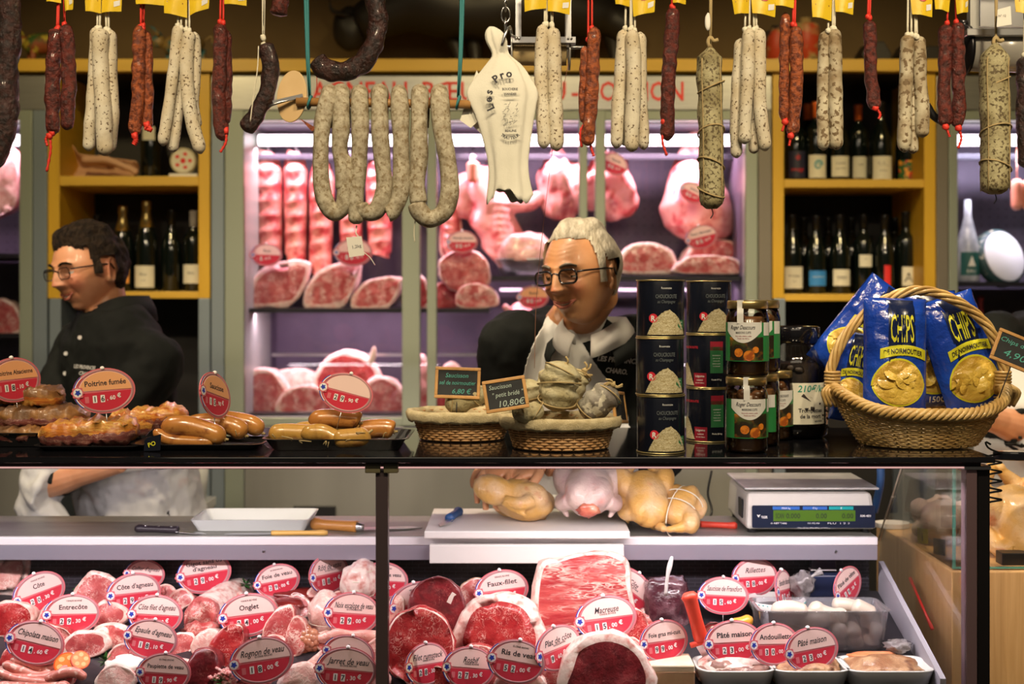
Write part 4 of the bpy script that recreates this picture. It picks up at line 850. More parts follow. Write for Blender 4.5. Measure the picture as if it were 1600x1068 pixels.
b = B(); b.tube(catmull([W(651, 330, YR-.02), W(647, 360, YR-.02), W(648, 378, YR-.02)], 8), .0012, 5); b.build('string_tail', 'string_white', t6)
# pointed leather tip
b = B(); b.prism([(-.012, .014), (.022, -.006), (.012, -.012)], .002, M=at(478, 196, YR-.03)); tag(b.build('knife_tip', 'casing_orange'), 'small brown pointed sliver stuck below the rod left end', 'sliver')
# wooden disc
t = thing('wooden_disc', 'oval pale wooden disc clipped to the rod left end', 'disc', W(457, 192, YR-.01))
b = B(); b.prism([(x*1.0, y) for x, y in ell(.063, .102, 36)], .004, 0, M=at(457, 151, YR+.014, -15, 0, -6)); b.build('disc', nz('disc_wood', (.62, .42, .2), (.7, .5, .26), 9, rough=.5), t, bevel=.001)
b = B(); b.tube([W(420, 166, YR-.01), W(436, 160, YR-.004), W(470, 152, YR+.004)], .0022, 6); b.prism([(-.005, -.03), (.005, -.03), (.003, .03), (-.003, .03)], .002, 0, M=at(450, 155, YR, 0, 0, -75)); b.build('clip', 'steel', t)
# ---- cloth bag
t = thing('cloth_bag', 'white cloth butcher bag with black print hanging from a steel chain', 'bag', W(795, 310, YR))
prof = [(42, 768, 3), (46, 770, 9), (54, 773, 14), (66, 776, 15), (78, 780, 11), (88, 783, 12), (98, 786, 24), (112, 786, 34), (130, 784, 47), (146, 783, 56), (160, 785, 50), (180, 789, 44), (205, 791, 38), (230, 793, 33), (255, 794, 29), (280, 796, 30), (298, 797, 33), (306, 798, 35)]
b = B(); v = []; m = 40; s = YR/FPX
for k, (y, cx, hw) in enumerate(prof):
    for j in range(m):
        a = 2*pi*j/m; pl = 1+.09*sin(a*7+k*.25)*(1 if k > 4 else 2)+.06*noise.noise(Vector((cos(a)*2, sin(a)*2, k*.4)))
        dz = 0
        if k == len(prof)-1: dz = .014*sin(a*3+1)+.006*sin(a*11)
        v.append(W(cx, y, YR)+Vector((hw*s*cos(a)*pl, min(hw, 34)*s*.42*sin(a)*pl, dz)))
b.add(v, [(k*m+j, k*m+(j+1) % m, (k+1)*m+(j+1) % m, (k+1)*m+j) for k in range(len(prof)-1) for j in range(m)], 0, True)
nz('cloth_white', (.66, .64, .54), (.74, .72, .62), 10, rough=.85, bump=.15, bscale=300, sss=0)
b.build('bag_cloth', 'cloth_white', t, mods=[subsurf(1), sol(.001)])
b = B(); b.add([W(745, 110, YR+.01), W(766, 150, YR+.004), W(752, 185, YR+.004), W(736, 200, YR+.01), W(719, 188, YR+.014), W(728, 160, YR+.014)], [(0, 1, 2, 3, 4, 5)]); b.add([W(741, 182, YR+.02), W(752, 180, YR+.02), W(755, 212, YR+.02), W(738, 196, YR+.02)], [(0, 1, 2, 3)]); b.build('bag_flap', 'cloth_white', t, mods=[sol(.002)])
b = B(); fl = lambda c: (lambda p: p)
def on_bag(p):   # wrap print around the bag's belly
    r = .042; x = p.x; return Vector((x*1.0, -.0235-.006*math.cos(x/.03)+x*x*8, p.y))
Mb = lambda px, py: T(W(px, py, YR))
for i, ch in enumerate('Les Pro'):
    a = radians(205-i*19); b.text(ch, .021, T(W(796, 152, YR-.0305)) @ T(.034*cos(a), 0, .034*sin(a)*1.15) @ R(90, 'X') @ R(math.degrees(a)-90), 0, bold=.035)
b.text('BOUCHERIE', .0068, T(W(797, 141, YR-.0312)) @ R(90, 'X'), 0, bold=.03, width=.03); b.text('VIANDES', .0055, T(W(797, 148, YR-.0312)) @ R(90, 'X'), 0, bold=.03, width=.024)
b.text('BEAUNE', .0065, T(W(798, 206, YR-.027)) @ R(90, 'X'), 0, bold=.03, width=.022)
for i, ch in enumerate('TRAITEUR'):
    a = radians(225+i*13); b.text(ch, .0085, T(W(797, 200, YR-.028)) @ T(.024*cos(a), 0, .022*sin(a)) @ R(90, 'X') @ R(math.degrees(a)+90), 0, bold=.03)
random.seed(4)
for i in range(34):   # engraving of cattle as pen strokes
    x = random.uniform(-.014, .014); z = random.uniform(-.024, .022)*(1-abs(x)*25); p = W(797, 178, YR-.0295)+Vector((x, 0, z)); d = Vector((random.uniform(-.006, .006), 0, random.uniform(-.008, .008)))
    b.tube(catmull([p, p+d*.5+Vector((.002, 0, .001)), p+d], 5), .0004, 4)
b.build('bag_print', 'ink', t)
b = B()
for k in range(8):
    c = W(790, 40-k*17, YR); b.ring([c+Vector((.0085*sin(a)*(1 if k % 2 else .15), .0085*sin(a)*(0.15 if k % 2 else 1), .015*cos(a))) for a in [i*2*pi/16 for i in range(16)]], .0016, 6)
b.tube(catmull([W(784, 72, YR-.02), W(790, 52, YR-.02), W(797, 42, YR-.01), W(800, 55, YR), W(808, 60, YR-.02)], 14), .003, 6); b.build('chain', 'steel', t)
# ---- twine dispenser and roller
t = thing('twine_dispenser', 'steel frame with a spool of tan twine behind the white sausage pair', 'twine dispenser', W(845, 110, 2.60))
b = B(); Yd = 2.6
for x in (810, 888): b.pbox(x-5, x+5, -150, 62, Yd, Yd+.02)
b.pbox(800, 900, 57, 67, Yd-.006, Yd+.02); b.tube([W(780, 74, Yd+.04), W(912, 74, Yd+.04)], .004, 8)
for x in (811, 888, 806, 893): b.blob(W(x, 60, Yd-.008), (.003, .002, .003), lv=1)
b.build('frame', 'steel', t, bevel=.001)
b = B(); b.tube([W(800+i*1.8, 84, Yd+.04) for i in range(48)], [.0235+.0012*(i % 2) for i in range(48)], 20); b.build('twine_spool', 'string_tan', t)
for x in (798, 888): b = B(); b.tube([W(x, 84, Yd+.04), W(x+3, 84, Yd+.04)], .034, 24); b.build('spool_flange', 'steel_dull', t)
b = B(); b.tube(catmull([W(888, 100, Yd), W(868, 200, 2.62), W(848, 360, 2.7), W(838, 470, 2.76), W(835, 575, 2.79)], 30), .0006, 5); b.build('loose_twine', base('twine_pink', (.35, .16, .10), .8)[0], t)
t = thing('foil_roller', 'steel wrap roller with a clear roll on it at the upper right', 'roller', W(1560, 115, 2.62))
b = B(); Yd = 2.66
b.tube([W(1512, 78, Yd+.04), W(1640, 80, Yd+.04)], .045, 32); b.build('wrap_roll', base('roll_white', (.55, .52, .46), .25, coat=.4)[0], t)
b = B(); b.pbox(1511, 1640, 44, 56, Yd-.02, Yd+.0); b.pbox(1531, 1620, -20, 42, Yd+.03, Yd+.04); b.build('cutter_bar', 'steel', t, bevel=.002)
b = B(); b.tube([W(1504, 78, Yd+.04), W(1511, 78, Yd+.04)], .052, 32); b.tube([W(1500, 40, Yd+.04), W(1510, 40, Yd+.04)], .012, 16)
b.build('end_bracket', 'black_metal', t)
B().pbox(1516, 1530, -130, 46, Yd+.02, Yd+.04).build('hanger', 'steel_dull', t); B().pbox(1622, 1634, -130, 46, Yd+.02, Yd+.04).build('hanger', 'steel_dull', t)
# ================================================================ refrigerated counter
ZC = 1.300
def onc(px, Y, dz=0): return Vector(((px-800)/FPX*Y, Y, ZC+dz))
case = thing('refrigerated_counter', 'glass-fronted refrigerated meat counter with black posts and dark glass top', 'counter', (-.4, 3.0, .02))
XL, XR = -1.55, .975
b = B(); b.box(((XL+XR)/2, 2.86, ZC-.006), (XR-XL, .56, .012)); b.build('counter_top', 'black_gloss', case, bevel=.002)
b = B(); b.box(((XL+XR-.02)/2, 2.628, ZC-.0175), (XR-XL-.02, .045, .0105)); b.box(((XL+XR-.02)/2, 2.640, ZC-.026), (XR-XL-.02, .03, .007)); lab(b.build('front_beam', base('beam_dark', (.035, .028, .028), .25, .7)[0], case, bevel=.001), 'dark brown front beam')
b = B(); b.box(((XL+XR-.05)/2, 2.6035, ZC-.024), (XR-XL-.05, .006, .0025)); lab(b.build('glow_trim', base('pink_trim', (.8, .5, .48), .4, emis=(1, .55, .5), es=.7)[0], case), 'thin pink trim under the beam with the tube reflection painted as glow')  # trim strip; its emission stands in for light reflected from the case tube
for i, (x0, x1) in enumerate(((587, 606), (1510, 1527))): B().pbox(x0, x1, 733, 1500, 2.600, 2.632).build('post', base_or('post_brown', (.05, .035, .04)) if i == 0 else base('post_mauve', (.20, .13, .15), .35, .5)[0], case, bevel=.0015)
b = B(); b.pbox(1528, 1547, 729, 1500, 2.606, 2.64); b.build('post', 'black_metal', case, bevel=.0015)
b = B(); b.pbox(1507, 1549, 728, 734, 2.598, 2.64); b.build('bracket', 'steel', case, bevel=.001)
for x0, x1 in ((570, 594), (599, 622)): b = B(); b.pbox(x0, x1, 723, 739, 2.592, 2.612); lab(b.build('glass_clamp', base_or('clamp', (.10, .09, .05)), case, bevel=.002), 'dark brass-coloured glass clamp')
b = B(); b.pbox(-400, 586.5, 733, 1500, 2.604, 2.610); b.build('front_glass', 'glass_case', case)
b = B(); b.pbox(606.5, 1509.5, 733, 1500, 2.604, 2.610); b.build('front_glass', 'glass_case', case)
v = [(.930, 2.632, 1.262), (.930, 3.02, 1.262), (.930, 3.26, 1.0), (.930, 3.26, .72), (.930, 2.632, .72)]
b = B(); b.add(v+[(x+.006, y, z) for x, y, z in v], [(0, 1, 2, 3, 4), (9, 8, 7, 6, 5)]+[(i, (i+1) % 5, 5+(i+1) % 5, 5+i) for i in range(5)]); b.build('side_glass', 'glass_side', case)
b = B(); b.box((.933, 3.14, 1.131), (.005, .004, .004)); b.tube([(.933, 3.02, 1.264), (.933, 3.262, 1.0)], .0022, 6); b.build('glass_rim', base('rim_tan', (.55, .48, .36), .4)[0], case)
# bench
xb0, xb1 = XL, .855
b = B(); b.box(((xb0+xb1)/2, 3.14, 1.055), (xb1-xb0, .27, .01)); b.build('work_surface', 'steel_bench', case, bevel=.001)
b = B(); b.box(((xb0+xb1)/2, 2.998, 1.0505), (xb1-xb0, .014, .0185)); b.build('white_edge', base('edge_white', (.75, .72, .74), .4)[0], case, bevel=.002)
b = B(); b.box(((xb0+xb1)/2, 3.0, 1.0235), (xb1-xb0, .012, .035)); b.build('aluminium_strip', base('alu', (.42, .40, .48), .4, .6)[0], case, bevel=.001)
for px in (412, 1306): b = B(); b.prism(ell(.006, .006, 12), .002, M=at(px, 861, 2.993)); b.build('screw', 'steel', case)
m, t_, p_ = base('grille', (.016, .015, .02), .45); vv = t_.vec((1, 1, 1), rot=(pi/2, 0, 0)); br = t_.new('ShaderNodeTexBrick'); t_.l.new(vv, br.inputs[0]); br.inputs['Scale'].default_value = 34
br.inputs['Color1'].default_value = (.014, .013, .018, 1); br.inputs['Color2'].default_value = (.02, .018, .024, 1); br.inputs['Mortar'].default_value = (.05, .045, .06, 1); br.inputs['Mortar Size'].default_value = .03; br.inputs['Brick Width'].default_value = 1.0; br.inputs['Row Height'].default_value = .3; t_.l.new(br.outputs[0], p_.inputs['Base Color'])
b = B(); b.box(((xb0+xb1)/2, 3.075, .905), (xb1-xb0, .02, .20)); b.build('back_grille', m, case)
b = B(); b.box(((xb0+xb1)/2, 3.16, .86), (xb1-xb0, .13, .36)); b.build('bench_body', 'steel_dull', case)
# bed on which the meat lies: rises towards the back
ZB0, YB0, KB = .80, 2.64, .276
def zbed(Y): return ZB0+(Y-YB0)*KB
def yray(py): return (CZ-ZB0+YB0*KB)/((py-HY)/FPX+KB)
def onbed(px, py): Y = yray(py); return W(px, py, Y)
b = B(); b.add([(xb0, 2.62, zbed(2.62)), (.875, 2.62, zbed(2.62)), (.875, 3.065, zbed(3.065)), (xb0, 3.065, zbed(3.065)), (xb0, 2.62, .74), (.875, 2.62, .74), (.875, 3.065, .74), (xb0, 3.065, .74)], [(0, 1, 2, 3), (7, 6, 5, 4), (0, 4, 5, 1), (1, 5, 6, 2), (2, 6, 7, 3), (3, 7, 4, 0)]); b.build('display_bed', base('bed_dark', (.03, .028, .034), .35, .3)[0], case)
v = [(.876, 2.62, .842), (.876, 3.06, .99), (.876, 3.06, .74), (.876, 2.62, .74)]
b = B(); b.add(v+[(x+.012, y, z) for x, y, z in v], [(0, 1, 2, 3), (7, 6, 5, 4)]+[(i, (i+1) % 4, 4+(i+1) % 4, 4+i) for i in range(4)]); b.build('side_liner', base('liner', (.40, .39, .44), .4)[0], case, bevel=.001)
b = B(); b.box(((XL+XR)/2, 2.94, .38), (XR-XL-.06, .58, .70)); b.build('base_cabinet', 'steel_dull', case, bevel=.004)
b = B(); b.pbox(1268, 1306, 874, 889, 3.04, 3.062); b.build('thermometer_box', base('box_blue', (.03, .03, .06), .3)[0], case, bevel=.001); b = B(); b.pbox(1267, 1307, 889, 891, 3.036, 3.06); b.build('thermometer_rim', 'white', case)
# ================================================================ cans
base('can_black', (.006, .008, .016), .25, coat=.4); base('can_rim', (.60, .50, .24), .3, .9); base('can_green', (.03, .16, .06), .4); base('can_red', (.28, .012, .03), .4); base('can_grey', (.12, .14, .15), .5); base('can_logo', (.62, .03, .05), .4)
nz('sauerkraut', (.66, .60, .40), (.34, .27, .12), 130, .38, .62, .6, stretch=(1, 1, 2.4), dist=2.5, detail=6, bump=.4, bscale=60)
CH, CR = .1195, .0495
def mound(b, r, mi, zb, w=.084, h=.048, x0=0, e=.0008, cut_=None):
    n = 26; v = []
    for i in range(n+1):
        u = -1+2*i/n; hh = h*(max(0, 1-abs(u)**1.9))*(1+.12*noise.noise(Vector((u*6, x0*9, 3))))
        for j in range(5): f = wrapf(r+e+.0006*sin(j*2.)); x = x0+u*w/2; v.append(f(Vector((x, zb+hh*j/4, 0))))
    return b.add(v, [(i*5+j, (i+1)*5+j, (i+1)*5+j+1, i*5+j+1) for i in range(n) for j in range(4)], mi, True)
def can(px, Y, lvl, label, yaw=0, alt=False):
    t = thing('sauerkraut_can', label, 'can', onc(px, Y, lvl*CH), 'stacked cans of sauerkraut', (0, 0, radians(yaw)))
    B().lathe([(0, .001), (CR-.001, .001), (CR, .004), (CR, CH-.004), (CR-.001, CH-.001), (CR-.004, CH-.003), (0, CH-.003)], 44).build('can_body', 'can_black', t, True)
    for z in (.0015, CH-.0018):
        b = B(); b.ring([((CR+.0002)*cos(a), (CR+.0002)*sin(a), z) for a in [i*2*pi/44 for i in range(44)]], .0016, 6); b.build('can_rim', 'can_rim', t, True)
    b = B(); f = wrapf(CR+.0012)
    if not alt:
        mound(b, CR, 0, .006, .090, .050, .003); b.text('ROGER DESCOURS'[:0]+'Rouennaise', .006, T(0, 0, .1), 1, fn=f, width=.022)
        b.text('CHOUCROUTE', .0115, T(0, 0, .081), 2, fn=f, width=.046, bold=.01); b.text('au Champagne', .0095, T(0, 0, .071), 2, fn=f, width=.038, shear=.3)
        c = [f(Vector((-.028+.0095*cos(a), .040+.0095*sin(a), 0))) for a in [i*2*pi/24 for i in range(24)]]; b.add(c, [tuple(range(24))], 3)
        f2 = wrapf(CR+.0018); b.text('R', .015, T(0, 0, .0347), 1, fn=lambda p: f2(Vector((p.x-.028, p.y, 0))), bold=.03)
        b2 = B(); wlabel(b2, CR, .02, .016, .036, 0, e=.0005); b.add([v_ for v_ in b2.v], b2.f, 4, True, R(42))
        for k in range(3): b.text('100%' if k == 0 else 'nature', .004, T(0, 0, .03-.006*k) @ R(42), 1, fn=f, width=.008)
    else:
        mound(b, CR, 0, .006, .060, .050, -.044)
        for (x, w, z0, z1, m) in ((.0, .03, .004, .034, 5), (.038, .03, .034, .092, 4), (.038, .03, .084, .104, 5)):
            b2 = B(); wlabel(b2, CR, w, z0, z1, 0, e=.0006); b.add(b2.v, b2.f, m, True, R(math.degrees(x/CR)))
        for s, sz, x, z, m in (('Légume', .007, .0, .025, 1), ('cuisiné', .0055, 0, .017, 1), ('au vin blanc', .0045, 0, .011, 1), ('Poids 810 g', .005, .038, .018, 1), ('INGREDIENTS', .003, .038, .072, 1), ('chou, eau, sel,', .003, .038, .066, 1), ('vin blanc 8%,', .003, .038, .060, 1), ('lardons, épices', .003, .038, .054, 1), ('CONSERVER', .003, .038, .048, 1), ('CHOUCROUTE', .0075, -.03, .088, 3)):
            b.text(s, sz, T(0, 0, z), m, fn=(lambda x: lambda p: f(Vector((p.x+x, p.y, 0))))(x), bold=.01)
    b.build('can_label', ['sauerkraut', 'white', 'can_grey', 'can_logo', 'can_green', 'can_red'], t, True); return t
for l, n in ((0, 'bottom'), (1, 'middle'), (2, 'top')):
    can(1032.5+(0, -1.5, -.5)[l], 2.672, l, f'{n} can of the front stack, black with a sauerkraut heap and red disc', 8+(2, -3, 0)[l])
    can(1107.5, 2.875, l, f'{n} can of the rear stack, '+('turned so its dark red and green side text shows' if l < 2 else 'black with a sauerkraut heap and red disc'), (-30, -32, 10)[l], l < 2)
# ================================================================ jars
glassy('jar_glass', tint=(.92, .95, .93), refl=1.6, ior=1.5)
base('jar_lid', (.62, .47, .2), .28, .9); nz('chestnut', (.16, .06, .025), (.26, .12, .05), 20, rough=.3, coat=.4); base('jar_white', (.62, .62, .6), .5); base('jar_green', (.02, .19, .05), .45)
nz('jar_photo', (.02, .015, .008), (.45, .16, .02), 22, .48, .62, .4, col3=(.07, .09, .02), s3=26, lo3=.55, hi3=.7); nz('orange_fruit', (.62, .20, .02), (.30, .07, .01), 70, .45, .6, .35)
JH, JR = .158, .0445
def jar(px, Y, lvl, label, yaw=0):
    t = thing('chestnut_jar', label, 'jar', onc(px, Y, lvl*JH), 'glass jars of cooked chestnuts', (0, 0, radians(yaw)))
    b = B(); b.lathe([(0, 0), (JR-.006, 0), (JR-.001, .004), (JR, .012), (JR, .120), (JR-.003, .130), (JR-.004, .142), (0, .142)], 36); b.build('jar_glass', 'jar_glass', t, True)
    b = B(); b.lathe([(JR-.004, .140), (JR-.002, .141), (JR-.002, .154), (JR-.004, .157), (JR-.008, .1565), (0, .1565)], 36); b.build('lid', 'jar_lid', t, True)
    b = B(); random.seed(int(px)+lvl); b.lathe([(0, .003), (JR-.011, .003), (JR-.009, .01), (JR-.009, .118), (JR-.016, .124), (0, .124)], 20)
    for k in range(46):
        a = random.uniform(0, 2*pi); z = .014+.11*random.random(); rr = JR-.0145; b.blob((rr*cos(a), rr*sin(a), z), (.012, .012, .0105), amp=.2, lv=2, sd=k)
    b.build('chestnuts', 'chestnut', t, True)
    b = B(); f = wrapf(JR+.0016); f2 = wrapf(JR+.0020)
    wlabel(b, JR, .125, .032, .112, 2, 26, e=.0005)
    wlabel(b, JR, .075, .034, .082, 3, 18, e=.0009)
    n = 24; c = [(x, z) for x, z in [(-.045, .112)]+[(-.045+.078*i/14, .098-.030*sin(pi*i/14)**.8 if True else 0) for i in range(15)]+[(.033, .112)]]
    poly = [( -.046, .1125)]+[(-.046+.08*i/16, .094-.022*sin(pi*i/16)) for i in range(17)]+[(.034, .1125)]
    vs = []; 
    for i in range(17): x = -.046+.08*i/16; vs += [f(Vector((x, .094-.024*sin(pi*i/16), 0))), f(Vector((x, .1125, 0)))]
    b.add(vs, [(2*i, 2*i+2, 2*i+3, 2*i+1) for i in range(16)], 0, True)
    for i, (x, z, r) in enumerate(((-.016, .050, .0095), (.006, .044, .0115), (.020, .056, .007))):
        fn = f if i else f2; b.add([wrapf(JR+.0014+.0001*i)(Vector((x+r*cos(a), z+r*.95*sin(a), 0))) for a in [k*2*pi/18 for k in range(18)]], [tuple(range(18))], 4)
    b2 = B(); wlabel(b2, JR, .020, .085, .112, 0, e=.0012); b.add(b2.v, b2.f, 0, True, R(62)); 
    for s, sz, x, z, m, w, sh in (('Roger Descours', .012, -.008, .098, 1, .054, .4), ('MARRONS CUITS', .0065, -.006, .089, 1, .032, 0), ('Sous vide, entiers, pelés', .0035, -.006, .083, 5, .034, 0), ('Poids net 420 g', .0035, -.006, .078, 5, .024, 0)):
        b.text(s, sz, T(0, 0, z), m, fn=(lambda x: lambda p: f2(Vector((p.x+x, p.y, 0))))(x), width=w, shear=sh, bold=.01)
    b.build('jar_label', ['jar_white', 'ink', 'jar_green', 'jar_photo', 'orange_fruit', 'can_red'], t, True)
    b = B(); v = []
    for i in range(9): v += [(-.0065-.012, -(JR+.0012-(0 if i < 5 else .003)), .110+.006*i), (.0065-.012, -(JR+.0012-(0 if i < 5 else .003)), .110+.006*i)]
    b.add([(x, y+.0011, z) for x, y, z in v], [(2*i, 2*i+1, 2*i+3, 2*i+2) for i in range(8)], 0, True); b.build('seal_strip', 'jar_white', t, True)
jar(1166, 2.672, 0, 'front jar of cooked chestnuts standing on the counter, white script label', 6); jar(1168, 2.672, 1, 'front jar of cooked chestnuts stacked on top, script label partly turned', -14)
jar(1186, 2.79, 0, 'second-row jar of chestnuts on the counter, mostly hidden, green side showing', -38); jar(1187, 2.79, 1, 'second-row jar of chestnuts stacked on top behind the front one', -18)
jar(1209, 2.90, 0, 'single jar of chestnuts in the third row, beside the big dark jar', 10)
t = thing('mushroom_jar', 'big glass jar of dried black trumpet mushrooms with a black lid', 'jar', onc(1240, 2.955))
b = B(); b.lathe([(0, 0), (.066, 0), (.076, .008), (.078, .03), (.078, .165), (.070, .192), (.056, .208), (.054, .222), (0, .222)], 44); b.build('jar_glass', glassy('jar_glass_dark', tint=(.75, .72, .7), refl=1.8, ior=1.5), t, True)
b = B(); b.lathe([(.0565, .216), (.060, .218), (.060, .250), (.057, .254), (.053, .2515), (0, .251)], 44); b.build('lid', 'black_gloss', t, True)
b = B(); b.lathe([(0, .004), (.062, .004), (.071, .012), (.072, .15), (.06, .17), (0, .172)], 30)
random.seed(8)
for k in range(60):
    a = random.uniform(0, 2*pi); z = random.uniform(.02, .165); b.blob((.067*cos(a), .067*sin(a), z), (.013, .013, .009), amp=.5, fr=2.5, lv=2, sd=k)
b.build('dried_mushrooms', nz('trumpet', (.012, .009, .008), (.04, .028, .022), 30, rough=.7), t, True)
b = B(); wlabel(b, .078, .088, .035, .128, 0, 20, e=.0008); f = wrapf(.0795)
Q = lambda x, z: (lambda p: f(Vector((p.x+x, p.y+z, 0))))
b.text('210€/kg', .021, T(), 2, fn=Q(.008, .108), shear=.2, bold=.01); b.text('Trompettes', .0125, T(), 1, fn=Q(.004, .062), bold=.02); b.text('de la mort', .0125, T(), 1, fn=Q(.004, .049), bold=.02); b.text('séchées', .007, T(), 1, fn=Q(.024, .040), bold=.02)
b.add([f(Vector(p)) for p in ((-.02, .098, 0), (.0, .088, 0), (.03, .078, 0), (.032, .082, 0), (.005, .095, 0), (-.015, .104, 0))], [(0, 1, 2, 3, 4, 5)], 3)
b.build('jar_label', ['label_cream', 'ink', base('pen_green', (.0, .28, .2), .5)[0], base('trumpet_flat', (.04, .03, .025), .6)[0]], t, True)
t.rotation_euler = (0, 0, radians(14))
# ================================================================ wicker baskets
nz('wicker', (.42, .22, .085), (.55, .33, .15), 30, .35, .65, .5, bump=.2, bscale=120, coat=.15)
nz('wicker_light', (.62, .43, .17), (.46, .28, .09), 25, .35, .65, .42, bump=.2, bscale=120, coat=.3)
nz('lining', (.55, .47, .29), (.46, .38, .22), 60, .4, .6, .95, bump=.5, bscale=350)
def weave(t, c, r0, r1, ay, z0, z1, rows, stakes, mat, rw=.0026, rimz=None, shp=None):
    shp = shp or (lambda a, f: (r0+(r1-r0)*f))
    for s in range(1):
        b = B()
        for k in range(rows):
            f = (k+.5)/rows; n = stakes*4; P = []
            for i in range(n):
                a = 2*pi*i/n; rr = shp(a, f)+(.0022 if rw > .002 else .0015)*cos(stakes*a+(pi if k % 2 else 0)); z = z0+(z1-z0)*f+(rimz(a)*f if rimz else 0)
                P.append(Vector((rr*cos(a), rr*ay*sin(a), z)))
            b.ring(P, rw, 5)
        b.build('woven_wall', mat, t, True)
    b = B()
    for i in range(stakes):
        a = 2*pi*(i+.5)/stakes; b.tube([Vector((shp(a, f)*cos(a), shp(a, f)*ay*sin(a), z0+(z1-z0)*f+(rimz(a)*f if rimz else 0))) for f in (0, .33, .66, 1)], .0022, 5)
    b.build('stakes', mat, t, True)
    b = B(); b.lathe([(0, z0+.001), (r0*.97, z0+.001), (r0*.97, z0+.005), (0, z0+.005)], 30, sy=ay); b.build('basket_floor', mat, t, True)
def small_basket(px, Y, r0, r1, h, label):
    t = thing('wicker_basket', label, 'basket', onc(px, Y), 'two low wicker baskets with cloth lining')
    weave(t, 0, r0, r1-.004, .8, .002, h, 11, 26, 'wicker', .0026)
    b = B(); v = []; n = 72; prof = [(-.012, -.045), (-.006, -.02), (.0, -.003), (.004, .003), (.006, .0), (.006, -.010), (.0045, -.019)]
    prof = [(-.03, -.05), (-.016, -.03), (-.008, -.006), (.0, .0045), (.0065, .004), (.0085, -.003), (.0075, -.012), (.0045, -.018)]
    for k, (dr, dz) in enumerate(prof):
        for i in range(n):
            a = 2*pi*i/n; w = .0018*sin(a*17+k)*(k > 4)+.002*noise.noise(Vector((cos(a)*4, sin(a)*4, k*.5)))
            rr = r1+dr+w; v.append((rr*cos(a), rr*.8*sin(a), h+dz+w))
    b.add(v, [(k*n+i, k*n+(i+1) % n, (k+1)*n+(i+1) % n, (k+1)*n+i) for k in range(len(prof)-1) for i in range(n)], 0, True)
    b.build('cloth_lining', 'lining', t, True, mods=[sol(.002)]); return t
small_basket(876, 2.735, .098, .121, .064, 'low lined wicker basket in front, heaped with tied saucissons')
small_basket(722, 2.90, .092, .116, .062, 'low lined wicker basket behind and left, with one saucisson')
nz('casing_sauc', (.50, .46, .30), (.38, .33, .18), 30, .4, .6, .65, bump=.9, bscale=90, col3=(.18, .15, .08), s3=60, lo3=.6, hi3=.7)
nz('casing_sauc_grey', (.36, .35, .30), (.16, .14, .12), 14, .4, .6, .6, bump=.7, bscale=90, col3=(.5, .47, .38), s3=40, lo3=.55, hi3=.6)
def saucisson(pts, rpx, Y, mat, label, ties=3, sd=0, knot=None):
    t = thing('tied_saucisson', label, 'saucisson', W(pts[0][0], pts[0][1], Y), 'saucissons in the lined baskets'); r = rpx/FPX*Y
    P = catmull([W(p[0], p[1], Y+(p[2] if len(p) > 2 else 0)) for p in pts], 36)
    b = B(); b.tube(P, lambda q: r*sqrt(max(.03, 1-abs(2*q-1)**3.2))*(1+.06*sin(q*pi*(ties+1)*2)), 28, amp=.2, fr=22, sd=sd, ridges=(7, .025)); b.build('casing', mat, t)
    b = B(); d = (P[-1]-P[0]).normalized()
    for k in range(ties):
        q = .2+.6*k/max(1, ties-1); c = P[int(q*36)]; rr = r*sqrt(max(.03, 1-abs(2*q-1)**3.2))*1.08; u = d.orthogonal().normalized(); w = d.cross(u)
        b.ring([c+(u*cos(a)+w*sin(a))*rr+d*.012*sin(a+k*2+sd) for a in [i*2*pi/26 for i in range(26)]], .0016, 6)
    b.build('tie_string', 'string_tan', t)
    if knot:
        b = B(); c = W(knot[0], knot[1], Y-.012); random.seed(int(knot[0]))
        for k in range(5): a = random.uniform(0, 6.28); b.tube(catmull([c, c+Vector((.010*cos(a), -.004, .010*sin(a))), c+Vector((.02*cos(a+.5), -.002, .018*sin(a+.5)))], 8), .0022, 6)
        b.blob(c, (.007, .007, .006), lv=2, amp=.5); b.build('knot', 'string_tan', t)
    return t
saucisson([(868, 642), (874, 600), (886, 566)], 31, 2.70, 'casing_sauc', 'tall fat tied saucisson standing in the middle of the front basket', 3, 1, (884, 570))
saucisson([(888, 640), (898, 600), (910, 578)], 20, 2.79, 'casing_sauc', 'saucisson standing close behind and right of the tall fat one', 2, 2, (914, 578))
saucisson([(908, 648), (936, 628), (962, 606)], 23, 2.72, 'casing_sauc_grey', 'grey-black mottled saucisson leaning to the right with a string bow', 2, 3, (958, 600))
saucisson([(838, 640), (826, 615), (822, 592)], 22, 2.80, 'casing_sauc', 'saucisson leaning behind the slate of the front basket', 2, 4)
saucisson([(800, 640), (826, 644), (850, 640)], 15, 2.655, 'casing_sauc', 'small pale saucisson lying at the front left of the front basket', 2, 5)
saucisson([(852, 630), (858, 600), (866, 575)], 20, 2.83, 'casing_sauc', 'saucisson at the back left of the tall fat one', 2, 6)
saucisson([(696, 634), (725, 624), (765, 612)], 18, 2.86, 'casing_sauc', 'speckled saucisson lying in the rear basket with its pinched tip forward', 2, 7)
nz('slate', (.012, .014, .016), (.02, .023, .026), 20, rough=.7); base('chalk', (.10, .42, .36), .9)
base('chalk_w', (.45, .55, .5), .9)
